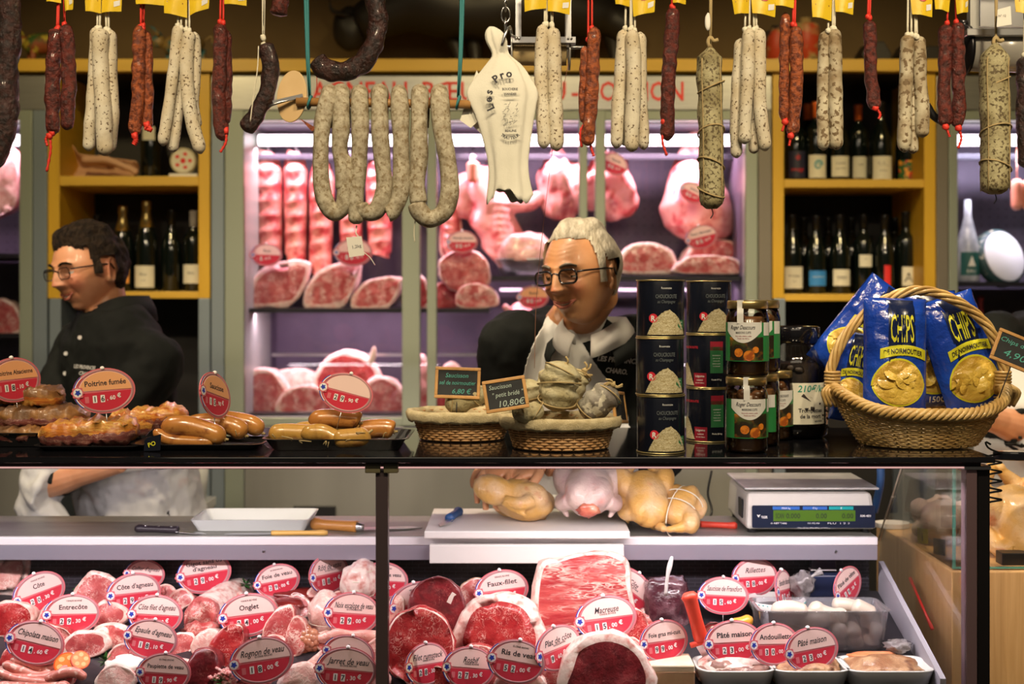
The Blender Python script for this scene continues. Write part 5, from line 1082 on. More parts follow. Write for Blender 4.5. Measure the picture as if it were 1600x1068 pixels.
def slate(px, py, w, h, Y, roll, yaw, rows, label, chalk='chalk', grp='small chalk slates in wooden frames', sticky=None, tilt=-10):
    k = Y/FPX; w *= k; h *= k
    o = thing('chalk_slate', label, 'slate', (0, 0, 0), grp); o.matrix_world = T(W(px, py, Y)) @ R(yaw) @ R(tilt, 'X') @ R(roll, 'Y'); FR = R(90, 'X')
    b = B(); b.prism(rrect(w-.006, h-.006, .002), .002, 0, 0, FR, -.001); b.build('slate_panel', 'slate', o, True)
    for sx, sy, ww, hh in ((0, h/2-.0035, w, .007), (0, -h/2+.0035, w, .007), (-w/2+.0035, 0, .007, h-.0142), (w/2-.0035, 0, .007, h-.0142)):
        b = B(); b.box((sx, 0, sy), (ww, .006, hh)); b.build('frame_bar', 'wood_frame', o, True, bevel=.0012)
    b = B()
    for s, sz, x, z, wd in rows: b.text(s, sz*h, FR @ T(x*w, z*h, .0016), 0, shear=.2, width=wd*w)
    b.build('chalk_writing', chalk, o, True)
    if sticky: b = B(); b.tube([(0, .002, -h/2), (0, .004, -h/2-sticky)], .0012, 6); b.build('pin', 'ink', o, True)
    return o
slate(715, 598, 71, 49, 2.84, 2, 0, (('Saucisson', .20, -.02, .17, .5), ('sel de noirmoutier', .19, .0, -.06, .8), ('6,80 €', .22, .1, -.34, .42)), 'slate reading Saucisson sel de noirmoutier, standing in the rear basket', sticky=.05)
slate(790, 616, 68, 51, 2.615, -9, 0, (('Saucisson', .19, -.1, .2, .52), ('" petit bridé "', .2, .06, -.05, .72), ('10,80€', .27, .12, -.36, .6)), 'slate reading Saucisson petit bridé 10,80€, clipped to the front basket', 'chalk_w')
slate(968, 636, 60, 50, 2.74, 6, 68, (('Sec', .2, 0, .1, .4),), 'slate turned almost edge-on at the right rim of the front basket')
# ================================================================ chips basket
cb = thing('handled_basket', 'big oval wicker basket with an arched twisted handle, full of chips bags', 'basket', onc(1434, 2.79))
RX, RY0 = .186, .74
lift = lambda a: .052*cos(a)**2*(1 if True else 0)
shp = lambda a, f: .122+(RX-.122)*f**.85
weave(cb, 0, .12, RX, RY0, .002, .074, 17, 34, 'wicker_light', .0022, rimz=lambda a: .040*cos(a)**4, shp=shp)
b = B()
for s in range(5):                                          # rope-twisted rim
    P = []; n = 150
    for i in range(n):
        a = 2*pi*i/n; ph = a*17+s*2*pi/5; c = Vector((RX*cos(a), RX*RY0*sin(a), .078+.046*cos(a)**4)); rad = Vector((cos(a), sin(a)*RY0, 0)).normalized()
        P.append(c+rad*.0095*cos(ph)+Vector((0, 0, .0095*sin(ph))))
    b.ring(P, .0056, 6)
b.build('braided_rim', 'wicker_light', cb, True)
b = B(); HA = catmull([Vector((-RX-.004, 0, .12)), Vector((-RX-.002, 0, .17)), Vector((-.152, 0, .245)), Vector((-.08, 0, .31)), Vector((.0, 0, .336)), Vector((.08, 0, .315)), Vector((.150, 0, .26)), Vector((RX+.0, 0, .18)), Vector((RX+.004, 0, .12))], 110)
for s in range(5):
    P = []
    for i, c in enumerate(HA):
        tt = (HA[min(i+1, 110)]-HA[max(i-1, 0)]).normalized(); nn = tt.cross(Vector((0, 1, 0))); ph = i*.21+s*2*pi/5; P.append(c+nn*.0075*cos(ph)+Vector((0, .0075*sin(ph), 0)))
    b.tube(P, .0046, 6)
b.build('arched_handle', 'wicker_light', cb, True)
for sx in (-1, 1):
    b = B()
    for k in range(5): b.ring([Vector((sx*RX+.015*cos(a), .015*sin(a), .130+k*.007)) for a in [i*2*pi/18 for i in range(18)]], .0034, 6)
    for k in range(4): b.tube(catmull([Vector((sx*(RX-.012+.008*k), -.012, .13)), Vector((sx*(RX+.006+.007*k), -.022, .115)), Vector((sx*(RX-.014+.01*k), -.014, .085))], 8), .004, 6)
    b.build('handle_wrapping', 'wicker_light', cb, True)
nz('bag_blue', (.008, .035, .30), (.012, .06, .42), 6, .4, .6, .16, coat=.9, bump=.55, bscale=22, bdist=.012)
nz('bag_pale', (.25, .3, .4), (.08, .12, .25), 20, .4, .6, .25, coat=.6)
base('bag_yellow', (.62, .60, .03), .3, coat=.4); base('bag_navy', (.006, .012, .05), .2, coat=.6); nz('crisps', (.74, .52, .09), (.50, .30, .04), 14, .4, .6, .35, coat=.5, bump=.8, bscale=35, bdist=.01)
nz('bag_silver', (.35, .34, .3), (.15, .14, .12), 12, .4, .6, .15, .6)
def chips(px, py, Y, w, h, roll, yaw, label, tilt=-6, flip=1):
    k = Y/FPX; w *= k; h *= k
    o = thing('chips_bag', label, 'bag', (0, 0, 0), 'blue bags of chips in the basket'); o.matrix_world = T(W(px, py, Y)) @ R(yaw) @ R(tilt, 'X') @ R(roll, 'Y')
    sd = px*.01
    def surf(x, z, e=0):
        u, q = 2*x/w, 2*z/h; inf = max(0, 1-abs(u)**3)**.6*max(0, 1-abs(q)**5)**.7; y = -.034*inf-.005*noise.noise(Vector((x*26+sd, z*26, sd)))*(1-.3*inf)-.0025*noise.noise(Vector((x*70, z*70, sd)))
        return Vector((x, y-e, z))
    n, m = 36, 48; b = B(); v = []
    for j in range(m+1):
        for i in range(n+1): v.append(surf(w*(i/n-.5), h*(j/m-.5)))
    fs = [(j*(n+1)+i, j*(n+1)+i+1, (j+1)*(n+1)+i+1, (j+1)*(n+1)+i) for j in range(m) for i in range(n)]
    b.add(v, fs, 0, True); b.add([Vector((p.x, -p.y*.7+.001, p.z)) for p in v], [f[::-1] for f in fs], 0, True); b.build('bag_film', 'bag_blue', o, True, weld=True)
    def patch(b, poly, mi, e, g=14):    # fan-filled patch laid on the bag front
        cx = sum(p[0] for p in poly)/len(poly); cz = sum(p[1] for p in poly)/len(poly); P = len(poly); vs = [surf(cx, cz, e)]
        for r_ in range(1, g+1): vs += [surf(cx+(p[0]-cx)*r_/g, cz+(p[1]-cz)*r_/g, e) for p in poly]
        f_ = [(0, 1+i, 1+(i+1) % P) for i in range(P)]+[(1+(r_-1)*P+i, 1+r_*P+i, 1+r_*P+(i+1) % P, 1+(r_-1)*P+(i+1) % P) for r_ in range(1, g) for i in range(P)]
        b.add(vs, f_, mi, True)
    def dens(pts, s=6): return [((a[0]*(1-i/s)+c[0]*i/s), (a[1]*(1-i/s)+c[1]*i/s)) for a, c in zip(pts, pts[1:]+pts[:1]) for i in range(s)]
    b = B()
    patch(b, dens([(-.17*w, .48*h), (.26*w, .48*h), (.26*w, .02*h), (.1*w, .06*h), (-.17*w, -.04*h)]), 0, .0012)
    b.build('dark_panel', 'bag_navy', o, True)
    b = B(); tx = lambda x0, z0: (lambda p: surf(p.x+x0, p.y+z0, .0024))
    b.text('CHIPS', .32*h, T(), 0, fn=tx(.045*w, .13*h), width=.37*w, bold=.01)
    rb = [(-.30*w+.74*w*i/14, .10*h-.00*h+.035*h*sin(pi*i/14)-.03*h+.10*h*0) for i in range(15)]
    patch(b, rb+[(x, z-.085*h) for x, z in rb[::-1]], 0, .0020)
    b.text('DE NOIRMOUTIER', .055*h, T(), 1, fn=lambda p: surf(p.x+.06*w, p.y+.008*h+.03*h*cos(p.x/w*4), .0030), width=.62*w, bold=.02)
    b.build('bag_lettering', ['bag_yellow', 'ink'], o, True)
    b = B(); E = ell(.80*w, .36*h, 40, .0*w, -.20*h); E = [(x*(1+.12*(z < -.2*h)*0), z-(.03*h*(x/w)**2*6 if z > -.2*h else 0)) for x, z in E]
    patch(b, [(x*1.05, (z+.2*h)*1.09-.2*h) for x, z in E], 0, .0014); b.build('window_rim', 'bag_yellow', o, True)
    b = B(); patch(b, E, 0, .0022); random.seed(int(px))
    for k_ in range(16):
        a = random.uniform(0, 6.28); q = random.random()**.5*.75; c = surf(.38*w*q*cos(a), -.2*h+.15*h*q*sin(a), .004)
        M_ = T(c) @ R(random.uniform(-35, 35), 'X') @ R(random.uniform(-35, 35), 'Z'); r_ = random.uniform(.012, .02)
        b.add([M_ @ Vector((r_*cos(t_)*f_, .004*f_*f_, r_*.85*sin(t_)*f_)) for f_ in (.01, .5, 1) for t_ in [i*2*pi/14 for i in range(14)]], [(g_*14+i, g_*14+(i+1) % 14, (g_+1)*14+(i+1) % 14, (g_+1)*14+i) for g_ in (0, 1) for i in range(14)], 0, True)
    b.build('crisps_window', 'crisps', o, True)
    b = B(); b.text('150G e', .068*h, T(), 0, fn=tx(.08*w, -.46*h), bold=.02, width=.36*w); b.build('weight_lettering', 'white', o, True)
    return o
chips(1398, 560, 2.765, 98, 190, 2, 0, 'upright blue bag of chips in the middle of the basket, fully facing front', -6)
chips(1502, 555, 2.84, 100, 190, -17, 6, 'blue bag of chips leaning right under the basket handle, window slanted', -5)
chips(1352, 520, 2.90, 100, 165, 38, -12, 'blue bag of chips tilted at the upper left, behind the middle one')
chips(1338, 590, 2.84, 66, 140, 8, -28, 'blue bag of chips low at the left side of the basket')
chips(1450, 545, 2.91, 100, 180, -3, 0, 'blue bag of chips standing behind the two front ones')
slate(1588, 549, 72, 52, 2.66, 23, 0, (('Chips de', .2, -.1, .15, .6), ('4,90', .3, 0, -.25, .5)), 'slate about chips tilted on a thin pin at the right picture edge', sticky=.07)
# ================================================================ smoked meats and sausages in black trays
base('tray_black', (.012, .012, .014), .25, coat=.5)
def tray(px, Y, w, d, label, h=.022, flare=1.12):
    t = thing('black_tray', label, 'tray', onc(px, Y), 'black plastic trays on the counter top'); k = Y/FPX; W2, D = w*k, d
    lo = rrect(W2/flare, D/flare, .02, 4); hi = rrect(W2, D, .025, 4); hi2 = rrect(W2+.012, D+.012, .028, 4); li = rrect(W2/flare*.97, D/flare*.97, .02, 4); n = len(lo)
    b = B(); v = [(x, y, .001) for x, y in lo]+[(x, y, h) for x, y in hi]+[(x, y, h) for x, y in hi2]+[(x, y, h+.0015) for x, y in hi2]+[(x, y, h+.0015) for x, y in hi]+[(x, y, .003) for x, y in li]
    b.add(v, [(k_*n+i, k_*n+(i+1) % n, (k_+1)*n+(i+1) % n, (k_+1)*n+i) for k_ in range(5) for i in range(n)]+[tuple(range(n-1, -1, -1)), tuple(5*n+i for i in range(n))], 0, False); b.build('tray_body', 'tray_black', t, True); return t
tray(58, 2.84, 175, .2, 'black tray at the far left under the smoked slabs', .03); tray(150, 2.745, 158, .14, 'black tray under the smoked belly piece', .010)
tray(318, 2.76, 196, .15, 'black tray under the smoked sausages beside the pack label', .012); tray(532, 2.775, 214, .2, 'black flared tray under the fat golden sausages', .024)
meatm('smoked', (.32, .06, .012), (.62, .24, .035), (.70, .42, .10), 26, .44, .60, (.5, 1, 2.5)); meatm('smoked_cut', (.13, .03, .03), (.22, .06, .05), (.45, .25, .2), 26, .46, .56, (1, 1, 4))
nz('smoked_dark', (.10, .045, .018), (.22, .10, .03), 20, .4, .6, .5, bump=.8, bscale=40, coat=.2, col3=(.40, .2, .05), s3=18, lo3=.58, hi3=.7)
def slab(px, py, Y, w, h, d, mats, label, sd=0, yaw=0, roll=0, grp='smoked pork belly on the counter top'):
    """thick slab lying flat: long in X, its cut side facing front"""
    k = Y/FPX; w2, h2 = w*k/2, h*k/2; b = B(); n, m = 56, 16; v = []
    for i in range(n+1):
        f = -1+2*i/n
        for j in range(m):
            a = 2*pi*j/m; ca, sa = cos(a), sin(a); y = math.copysign(abs(ca)**.55, ca)*d/2; z = math.copysign(abs(sa)**.6, sa)*h2
            e = max(.12, (1-abs(f)**6))**.5; nn = noise.noise(Vector((f*3.2+sd, ca*1.3, sa*1.3+sd)))
            v.append(Vector((f*w2, y*e+.012*nn, z*e*(1+.45*nn)+.007*noise.noise(Vector((f*9, ca*3, sd)))+.003*noise.noise(Vector((f*16, ca*6+sa*6, sd))))))
    fs = [(i*m+j, i*m+(j+1) % m, (i+1)*m+(j+1) % m, (i+1)*m+j) for i in range(n) for j in range(m)]
    ml = [1 if 9 <= j % m <= 11 or j % m == 8 else 0 for i in range(n) for j in range(m)]
    b.add(v, fs+[tuple(range(m)), tuple(n*m+j for j in range(m))], ml+[0, 0], True, T(W(px, py, Y)) @ R(yaw) @ R(roll, 'Y')); return tag(b.build('smoked_belly', mats), label, 'smoked meat', grp)
slab(62, 650, 2.84, 150, 34, .12, ['smoked_dark', 'smoked_cut'], 'dark crusted smoked slab at the far left, second from the top', 1); slab(40, 616, 2.86, 120, 34, .10, ['smoked_dark', 'smoked'], 'smoked slab on top of the pile behind the leftmost sign', 2, roll=4)
slab(25, 676, 2.8, 120, 26, .12, ['smoked_dark', 'smoked_cut'], 'bottom smoked slab of the left pile, in shadow', 3)
slab(140, 675, 2.73, 152, 42, .10, ['smoked', 'smoked_cut'], 'smoked belly piece in front, purple cut side with orange rind', 4, roll=-3); slab(232, 654, 2.88, 122, 36, .09, ['smoked', 'smoked_cut'], 'smoked belly piece with ragged orange rind behind the tray label', 5, roll=-5)
slab(192, 668, 2.83, 90, 24, .07, ['smoked', 'smoked_cut'], 'small smoked end piece between the two orange belly pieces', 6)
nz('saus_gold', (.36, .13, .03), (.50, .22, .055), 12, .35, .65, .25, coat=.6, bump=.25, bscale=40, col3=(.22, .07, .02), s3=30, lo3=.6, hi3=.7)
nz('saus_yellow', (.42, .22, .05), (.52, .30, .07), 12, .35, .65, .28, coat=.5, bump=.3, bscale=50, col3=(.3, .13, .03), s3=26, lo3=.6, hi3=.7)
def fats(pts, rpx, Y, mat, label, grp, sd=0):
    t = thing('cooked_sausage', label, 'sausage', W(pts[0][0], pts[0][1]+rpx, Y), grp); P = catmull([W(p[0], p[1], Y+(p[2] if len(p) > 2 else 0)) for p in pts], 34); r = rpx/FPX*Y
    b = B(); b.tube(P, capsule_r(r, .2, .22), 22, amp=.10, fr=18, sd=sd); b.build('casing', mat, t)
    b = B(); e = P[-1]; d = (P[-1]-P[-3]).normalized(); b.tube([e-d*.003, e+d*.008+Vector((0, -.002, .003))], .0028, 6); b.ring([e+Vector((0, .004*cos(a), .004*sin(a))) for a in [i*.63 for i in range(10)]], .0016, 5); b.build('twisted_end', 'string_tan', t)
    return t
g1 = 'smoked sausages in the second tray'
fats([(252, 668), (285, 664), (325, 674), (352, 686)], 16, 2.71, 'saus_gold', 'front smoked sausage of the tray, long and shiny', g1, 1)
fats([(285, 662), (330, 660), (365, 666), (384, 680)], 15, 2.77, 'saus_gold', 'second smoked sausage, crossing behind the front one', g1, 2)
fats([(318, 656), (360, 656), (392, 662), (410, 676)], 14, 2.83, 'saus_gold', 'rearmost smoked sausage, touching the next tray', g1, 3)
fats([(240, 672), (262, 686), (300, 690), (335, 690)], 10, 2.70, 'saus_gold', 'low smoked sausage under the front one', g1, 4)
g2 = 'fat golden sausages in the flared tray'
fats([(482, 656), (515, 654), (550, 655), (562, 660)], 15.5, 2.75, 'saus_gold', 'golden sausage lying across the top of the heap under the angled sign', g2, 5)
fats([(420, 678), (445, 676), (475, 678), (495, 682)], 14.5, 2.74, 'saus_yellow', 'leftmost golden sausage of the heap with string at its tip', g2, 6)
fats([(470, 678), (500, 676), (520, 684), (534, 692)], 14, 2.70, 'saus_yellow', 'second golden sausage from the left', g2, 7)
fats([(520, 686), (545, 684), (565, 682), (577, 676)], 15, 2.69, 'saus_yellow', 'middle front golden sausage', g2, 8)
fats([(560, 672), (580, 670), (604, 670), (616, 674)], 15, 2.76, 'saus_gold', 'orange-brown sausage at the right end of the heap', g2, 9)
fats([(455, 672), (490, 670), (540, 670), (580, 668)], 13, 2.84, 'saus_yellow', 'rear golden sausage mostly hidden under the top one', g2, 10)
b = B(); random.seed(3)
for i in range(9):
    x = (430, 455, 472, 505, 512, 540, 560, 598, 370)[i]; y = (684, 688, 692, 694, 698, 690, 678, 684, 680)[i]; c = W(x, y, 2.672)
    b.tube(catmull([c, c+Vector((random.uniform(-.01, .01), -.003, random.uniform(.004, .012))), c+Vector((random.uniform(-.02, .02), -.002, random.uniform(-.004, .012)))], 7), .0012, 5)
tag(b.build('herb_sprigs', 'string_tan'), 'loose ends of tan string lying over the golden sausages', 'string')['kind'] = 'stuff'
t = thing('pack_label', 'black pack label with yellow-green letters beside the smoked sausages', 'label', onc(236, 2.675)); b = B(); b.prism([(-.018, -.002), (.018, .0), (.017, .034), (-.012, .026), (-.018, .02)], .0014, 0, M=T(onc(238, 2.668, .003)) @ R(-8) @ R(80, 'X')); b.build('label_card', 'can_black', t)
b = B(); b.text('PO', .013, T(onc(238, 2.6665, .012)) @ R(-8) @ R(80, 'X') @ R(20, 'Z'), 0, bold=.02); b.build('label_lettering', 'bag_yellow', t)
gcs = 'price signs on the counter top'
sign(22, 593, 52, 70, 2.80, 'Poitrine Alsacienne', '18,10', 'far left on the counter top', grp=gcs, peach=True, roll=-3)
sign(163, 610, 80, 71, 2.70, 'Poitrine fumée', '16,60', 'stuck in the orange belly piece', grp=gcs, peach=True, roll=-3)
sign(336, 617, 22, 72, 2.72, 'Saucisse', '15,90', 'seen nearly edge-on above the smoked sausages', grp=gcs, peach=True, roll=14, yaw=76)
sign(541, 613, 92, 62, 2.72, '', '29,90', 'tilted above the fat golden sausages', grp=gcs, peach=True, roll=14, yaw=0)
# ================================================================ on the work bench
ZB = 1.060
def onb(px, Y, dz=0): return Vector(((px-800)/FPX*Y, Y, ZB+dz))
base('poly_white', (.74, .72, .68), .45); base('china', (.74, .77, .74), .25, coat=.4); base('knife_black', (.025, .018, .025), .35); base('knife_yellow', (.72, .42, .10), .4); base('knife_red', (.72, .06, .03), .4); base('knife_blue', (.02, .08, .24), .45)
nz('handle_wood', (.45, .17, .03), (.55, .24, .05), 10, rough=.4, coat=.3)
b = B(); k = 2.965/FPX
b.prism([(onb(663, 2.965).x, 2.960), (onb(984, 2.965).x, 2.960), (onb(972, 2.965).x+.02, 3.27), (onb(663, 2.965).x+.003, 3.27)], .018, M=T(0, 0, ZB+.002)); bd = thing('cutting_board', 'white plastic cutting board hooked over the bench edge', 'cutting board', onb(823, 3.1)); b.build('board', 'poly_white', bd, bevel=.003)
b = B(); b.pbox(671, 975, 851, 880, 2.966, 2.984); b.build('front_lip', 'poly_white', bd, bevel=.002)
def knife(name, label, p0, p1, p2, mat, r=.011, blade=.0, bw=.022, rivets=False, flat=.6, cat='knife', col='steel'):
    """handle from p0 to p1, blade from p1 to p2 (world points)"""
    t = thing(name, label, cat, p0); p0, p1, p2 = Vector(p0), Vector(p1), Vector(p2)
    b = B(); P = [p0.lerp(p1, i/14) for i in range(15)]; b.tube(P, [r*(.75 if i == 0 else 1.12 if i == 1 else 1-.14*sin(i/14*pi) if i < 13 else .95) for i in range(15)], 14, flat=flat)
    if rivets:
        for f in (.25, .55, .85): b.blob(p0.lerp(p1, f)+Vector((0, -.002, r*.75)), (.003, .003, .002), 1, lv=2)
    b.build('handle', [mat, 'steel'], t)
    b = B(); d = (p2-p1); s = d.cross(Vector((0, 1, 0))); s = s.normalized()*bw/2 if s.length > 1e-4 else Vector((0, 0, bw/2))
    th = Vector((0, .001, 0)) if abs(s.y) < .9*bw/2 else Vector((0, 0, .001)); 
    v = [p1+s, p1-s, p2-s*.2-d*.02, p2, p1+d*.7+s]; b.add([q+th for q in v]+[q-th for q in v], [(0, 1, 2, 3, 4), (9, 8, 7, 6, 5)]+[(i, 5+i, 5+(i+1) % 5, (i+1) % 5) for i in range(5)]); b.build('blade', col, t); return t
def flatknife(name, label, p0, p1, p2, mat, r, bw, rivets=False, ferr=None):
    t = thing(name, label, 'knife', p0); p0, p1, p2 = Vector(p0), Vector(p1), Vector(p2)
    b = B(); P = [p0.lerp(p1, i/14)+Vector((0, 0, r*.8)) for i in range(15)]; b.tube(P, [r*(.7 if i == 0 else 1.1 if i in (1, 2) else 1-.12*sin(i/14*pi)) for i in range(15)], 14)
    if rivets:
        for f in (.25, .55, .85): b.blob(p0.lerp(p1, f)+Vector((0, -r*.2, r*1.7)), (.0035, .0035, .0015), 1, lv=2)
    b.build('handle', [mat, 'steel'], t)
    if ferr: b = B(); b.tube([p1+Vector((-.004, 0, r*.8)), p1+(p2-p1).normalized()*.016+Vector((0, 0, r*.7))], [r*.85, r*.6], 14); b.build('ferrule', 'steel', t)
    d = (p2-p1); s = Vector((-d.y, d.x, 0)).normalized()*bw/2; z = Vector((0, 0, r*.5)); th = Vector((0, 0, .0008))
    v = [p1+s+z, p1-s+z, p1+d*.75-s+z*.6, p2+Vector((0, 0, .002)), p1+d*.8+s*.8+z*.6]; b = B(); b.add([q+th for q in v]+[q-th for q in v], [(0, 1, 2, 3, 4), (9, 8, 7, 6, 5)]+[(i, 5+i, 5+(i+1) % 5, (i+1) % 5) for i in range(5)]); b.build('blade', 'steel', t); return t
flatknife('knife', 'black-handled butcher knife lying on the bench left of the white dish', onb(212, 3.06), onb(278, 3.04), onb(322, 3.02), 'knife_black', .0095, .022, True)
flatknife('knife', 'yellow-handled knife lying in front of the white dish', onb(512, 3.02), onb(424, 3.015), onb(350, 3.02), 'knife_yellow', .0065, .018)
flatknife('knife', 'knife with a thick wooden handle and steel collar beside the white dish', onb(487, 3.10), onb(558, 3.06), onb(660, 3.10), 'handle_wood', .0145, .03, ferr=True)
flatknife('knife', 'small knife with a short blue handle on the cutting board', onb(716, 3.12, .02)+Vector((0, .06, 0)), onb(702, 3.08, .02)+Vector((0, .0, 0)), onb(688, 3.0, .021), 'knife_blue', .011, .02)
flatknife('knife', 'red-handled knife behind the tied chicken, pointing at the scale', onb(1152, 3.10), onb(1094, 3.12), onb(1030, 3.16), 'knife_red', .0085, .02)
t = thing('white_dish', 'long white rectangular dish with sloping sides on the bench', 'dish', onb(400, 3.13)); b = B(); w = .285; D = .17
lo = rrect(w*.90, D*.8, .012); hi = rrect(w, D, .016); li = rrect(w*.88, D*.77, .012); n = len(lo)
b.add([(x, y, .001) for x, y in lo]+[(x, y, .030) for x, y in hi]+[(x*.975, y*.96, .030) for x, y in hi]+[(x, y, .005) for x, y in li], [(k_*n+i, k_*n+(i+1) % n, (k_+1)*n+(i+1) % n, (k_+1)*n+i) for k_ in range(3) for i in range(n)]+[tuple(range(n-1, -1, -1)), tuple(3*n+i for i in range(n))]); b.build('dish_body', 'china', t, True)
b = B(); b.box((w/2-.03, 0, .0305), (.05, D*.75, .001)); 
# ---- chickens
nz('chick_yellow', (.64, .36, .09), (.66, .44, .22), 18, .4, .62, .45, coat=.2, bump=.7, bscale=130, col3=(.50, .16, .06), s3=22, lo3=.62, hi3=.75)
nz('chick_white', (.62, .48, .42), (.52, .36, .33), 18, .4, .62, .45, coat=.2, bump=.7, bscale=130, col3=(.58, .26, .22), s3=24, lo3=.62, hi3=.78)
nz('chick_red', (.45, .06, .04), (.65, .25, .15), 25, rough=.3, coat=.5)
def chicken(c, s, mat, label, M, wings=1, legs=1, cavity=False, string=False, grp='raw chickens on the bench'):
    """local frame: breast up +Z, neck toward -Y, legs toward +Y"""
    t = thing('raw_chicken', label, 'chicken', c, grp); MM = T(c) @ M @ S(s); b = B()
    b.blob((0, 0, .062), (.062, .095, .058), lv=4, amp=.07, M=MM @ T() if False else None) if False else None
    def bl(p, r, rot=None, amp=.08, sd=0, lv=3):
        V, Fc = ico(lv); b.add([Vector(p)+((rot.to_3x3() if rot else Matrix.Identity(3)) @ Vector((v.x*r[0], v.y*r[1], v.z*r[2])))*(1+amp*noise.noise(v*1.5+Vector((sd, 0, 0)))) for v in V], Fc, 0, True, MM)
    bl((0, -.012, .058), (.060, .088, .054), lv=4, sd=1); bl((.024, -.045, .070), (.036, .052, .038), sd=2); bl((-.024, -.045, .070), (.036, .052, .038), sd=3)
    for q in (-1, 1):
        bl((q*.058, .045, .050), (.032, .056, .040), R(q*-18), sd=4+q); b.tube([(q*.058, .06, .045), (q*.036, .095, .052), (q*.014, .112, .062)], [.026, .017, .011], 12, 0, MM); bl((q*.012, .118, .064), (.013, .013, .012))
        b.tube(catmull([(q*.046, -.060, .055), (q*.066, -.045, .036), (q*.068, -.005, .030), (q*.060, -.030, .020)], 14), [.021-.0007*i for i in range(15)], 10, 0, MM); b.tube(catmull([(q*.060, -.030, .020), (q*.056, -.052, .016), (q*.050, -.066, .014)], 8), [.010, .0095, .009, .008, .0075, .007, .006, .005, .004], 8, 0, MM)
    b.build('chicken_body', mat, t, mods=[remesh(.0032, 5)])
    if cavity:
        b = B(); b.blob((0, 0, 0), (.026, .008, .018), amp=.5, fr=3, lv=3, M=None, sd=3); v = b.v; bb = B(); bb.add([p+Vector((0, -.102, .052)) for p in v], b.f, 0, True, MM); bb.build('neck_opening', 'chick_red', t)
    if string:
        b = B()
        for y in (.02, -.03): b.ring([MM @ Vector((.074*cos(a), y, .055+.062*sin(a))) for a in [i*2*pi/26 for i in range(26)]], .0014, 5)
        b.ring([MM @ Vector((.004*sin(a), .11*cos(a)+.01, .055+.064*sin(a))) for a in [i*2*pi/26 for i in range(26)]], .0014, 5); b.build('tie_string', 'string_white', t)
    return t
chicken(onb(806, 3.10, .066), .92, 'chick_yellow', 'yellow trussed chicken lying on its side under the hand of the older man', R(62) @ R(12, 'X') @ R(25, 'Y') @ T(0, 0, -.045))
chicken(onb(920, 3.08, .052), .96, 'chick_white', 'pale white chicken on the cutting board, neck opening facing front', R(-4) @ R(20, 'X'), cavity=True)
chicken(onb(1004, 3.10, .056), .84, 'chick_yellow', 'tall yellow chicken standing behind and right of the white one', R(6) @ R(50, 'X'), string=False)
chicken(onb(1066, 3.07, .022), .70, 'chick_yellow', 'small string-tied chicken beside the red-handled knife', R(150) @ R(-30, 'X') @ T(0, 0, 0), string=True)
# ---- weighing scale
base('scale_body', (.60, .58, .52), .4); base('scale_panel', (.012, .018, .04), .25, coat=.4); base('lcd', (.05, .10, .012), .25, emis=(.10, .22, .02), es=.35); base('lcd_ink', (.01, .03, .0), .5); base('strip_blue', (.02, .12, .45), .4); base('strip_teal', (.0, .32, .32), .4)
sc = thing('weighing_scale', 'white electronic weighing scale with steel pan and green display', 'scale', onb(1268, 3.15)); x0, x1 = onb(1166, 3.03).x, onb(1371, 3.03).x; cx = (x0+x1)/2; w = x1-x0
b = B(); y0, y1 = 3.03, 3.30
v = [(x0, y0, ZB+.010), (x1, y0, ZB+.010), (x1, y1, ZB+.010), (x0, y1, ZB+.010), (x0+.004, y0+.004, ZB+.097), (x1-.012, y0+.004, ZB+.097), (x1-.012, y1-.01, ZB+.097), (x0+.004, y1-.01, ZB+.097)]
b.add(v, [(3, 2, 1, 0), (4, 5, 6, 7), (0, 1, 5, 4), (1, 2, 6, 5), (2, 3, 7, 6), (3, 0, 4, 7)]); b.build('housing', 'scale_body', sc, bevel=.010)
for dx in (.02, w-.02):
    for y in (y0+.03, y1-.03): b = B(); b.tube([(x0+dx, y, ZB), (x0+dx, y, ZB+.012)], .012, 12); b.build('foot', 'black', sc)
b = B(); b.box((cx, 3.155, ZB+.107), (w*1.03, .25, .006)); b.build('weighing_pan', nz('pan_steel', (.45, .45, .43), (.6, .6, .57), 12, rough=.45, metal=.55), sc, bevel=.003); b = B(); b.box((cx, 3.155, ZB+.099), (w*.6, .16, .010)); b.build('pan_support', 'black', sc, bevel=.003)
fs = lambda px, py: T(W(px, py, 3.0265)) @ R(90, 'X'); kk = 3.03/FPX
b = B(); b.prism([(x*1, y) for x, y in rrect(192*kk, 35*kk, .004)], .002, 0, M=fs(1271, 806.5)); b.build('front_panel', 'scale_panel', sc)
b = B(); b.prism(rrect(128*kk, 17*kk, .001), .0006, 0, M=fs(1272, 805) @ T(0, 0, .002)); b.build('display_window', 'lcd', sc)
b = B(); FZ = .0029
for px, s_, wd in ((1218, 'SCAN', 13), (1239, '0.000', 22), (1283, '0.00', 17), (1324, '0.00', 18)): b.text(s_, 11*kk, fs(px, 809) @ T(0, 0, FZ), 0, width=wd*kk, bold=.02)
for px, m_, ww, s_ in ((1228, 1, 42, 'MAX kg'), (1273, 1, 38, '€/kg'), (1314, 2, 38, '€')): b.face([(x, y) for x, y in rrect(ww*kk, 5*kk, .0003, 1)], m_, fs(px, 793), FZ-.0006); b.text(s_, 4*kk, fs(px, 794.5) @ T(0, 0, FZ-.0002), 3)
for px, s_, wd in ((1216, '-0- NET TARE', 26), (1271, '↑ ↑ ↑'[:0]+'M1 M2 M3', 18), (1310, 'PLU  1 2 3', 34)): b.text(s_, 3.6*kk, fs(px, 818) @ T(0, 0, FZ-.0006), 3, width=wd*kk)
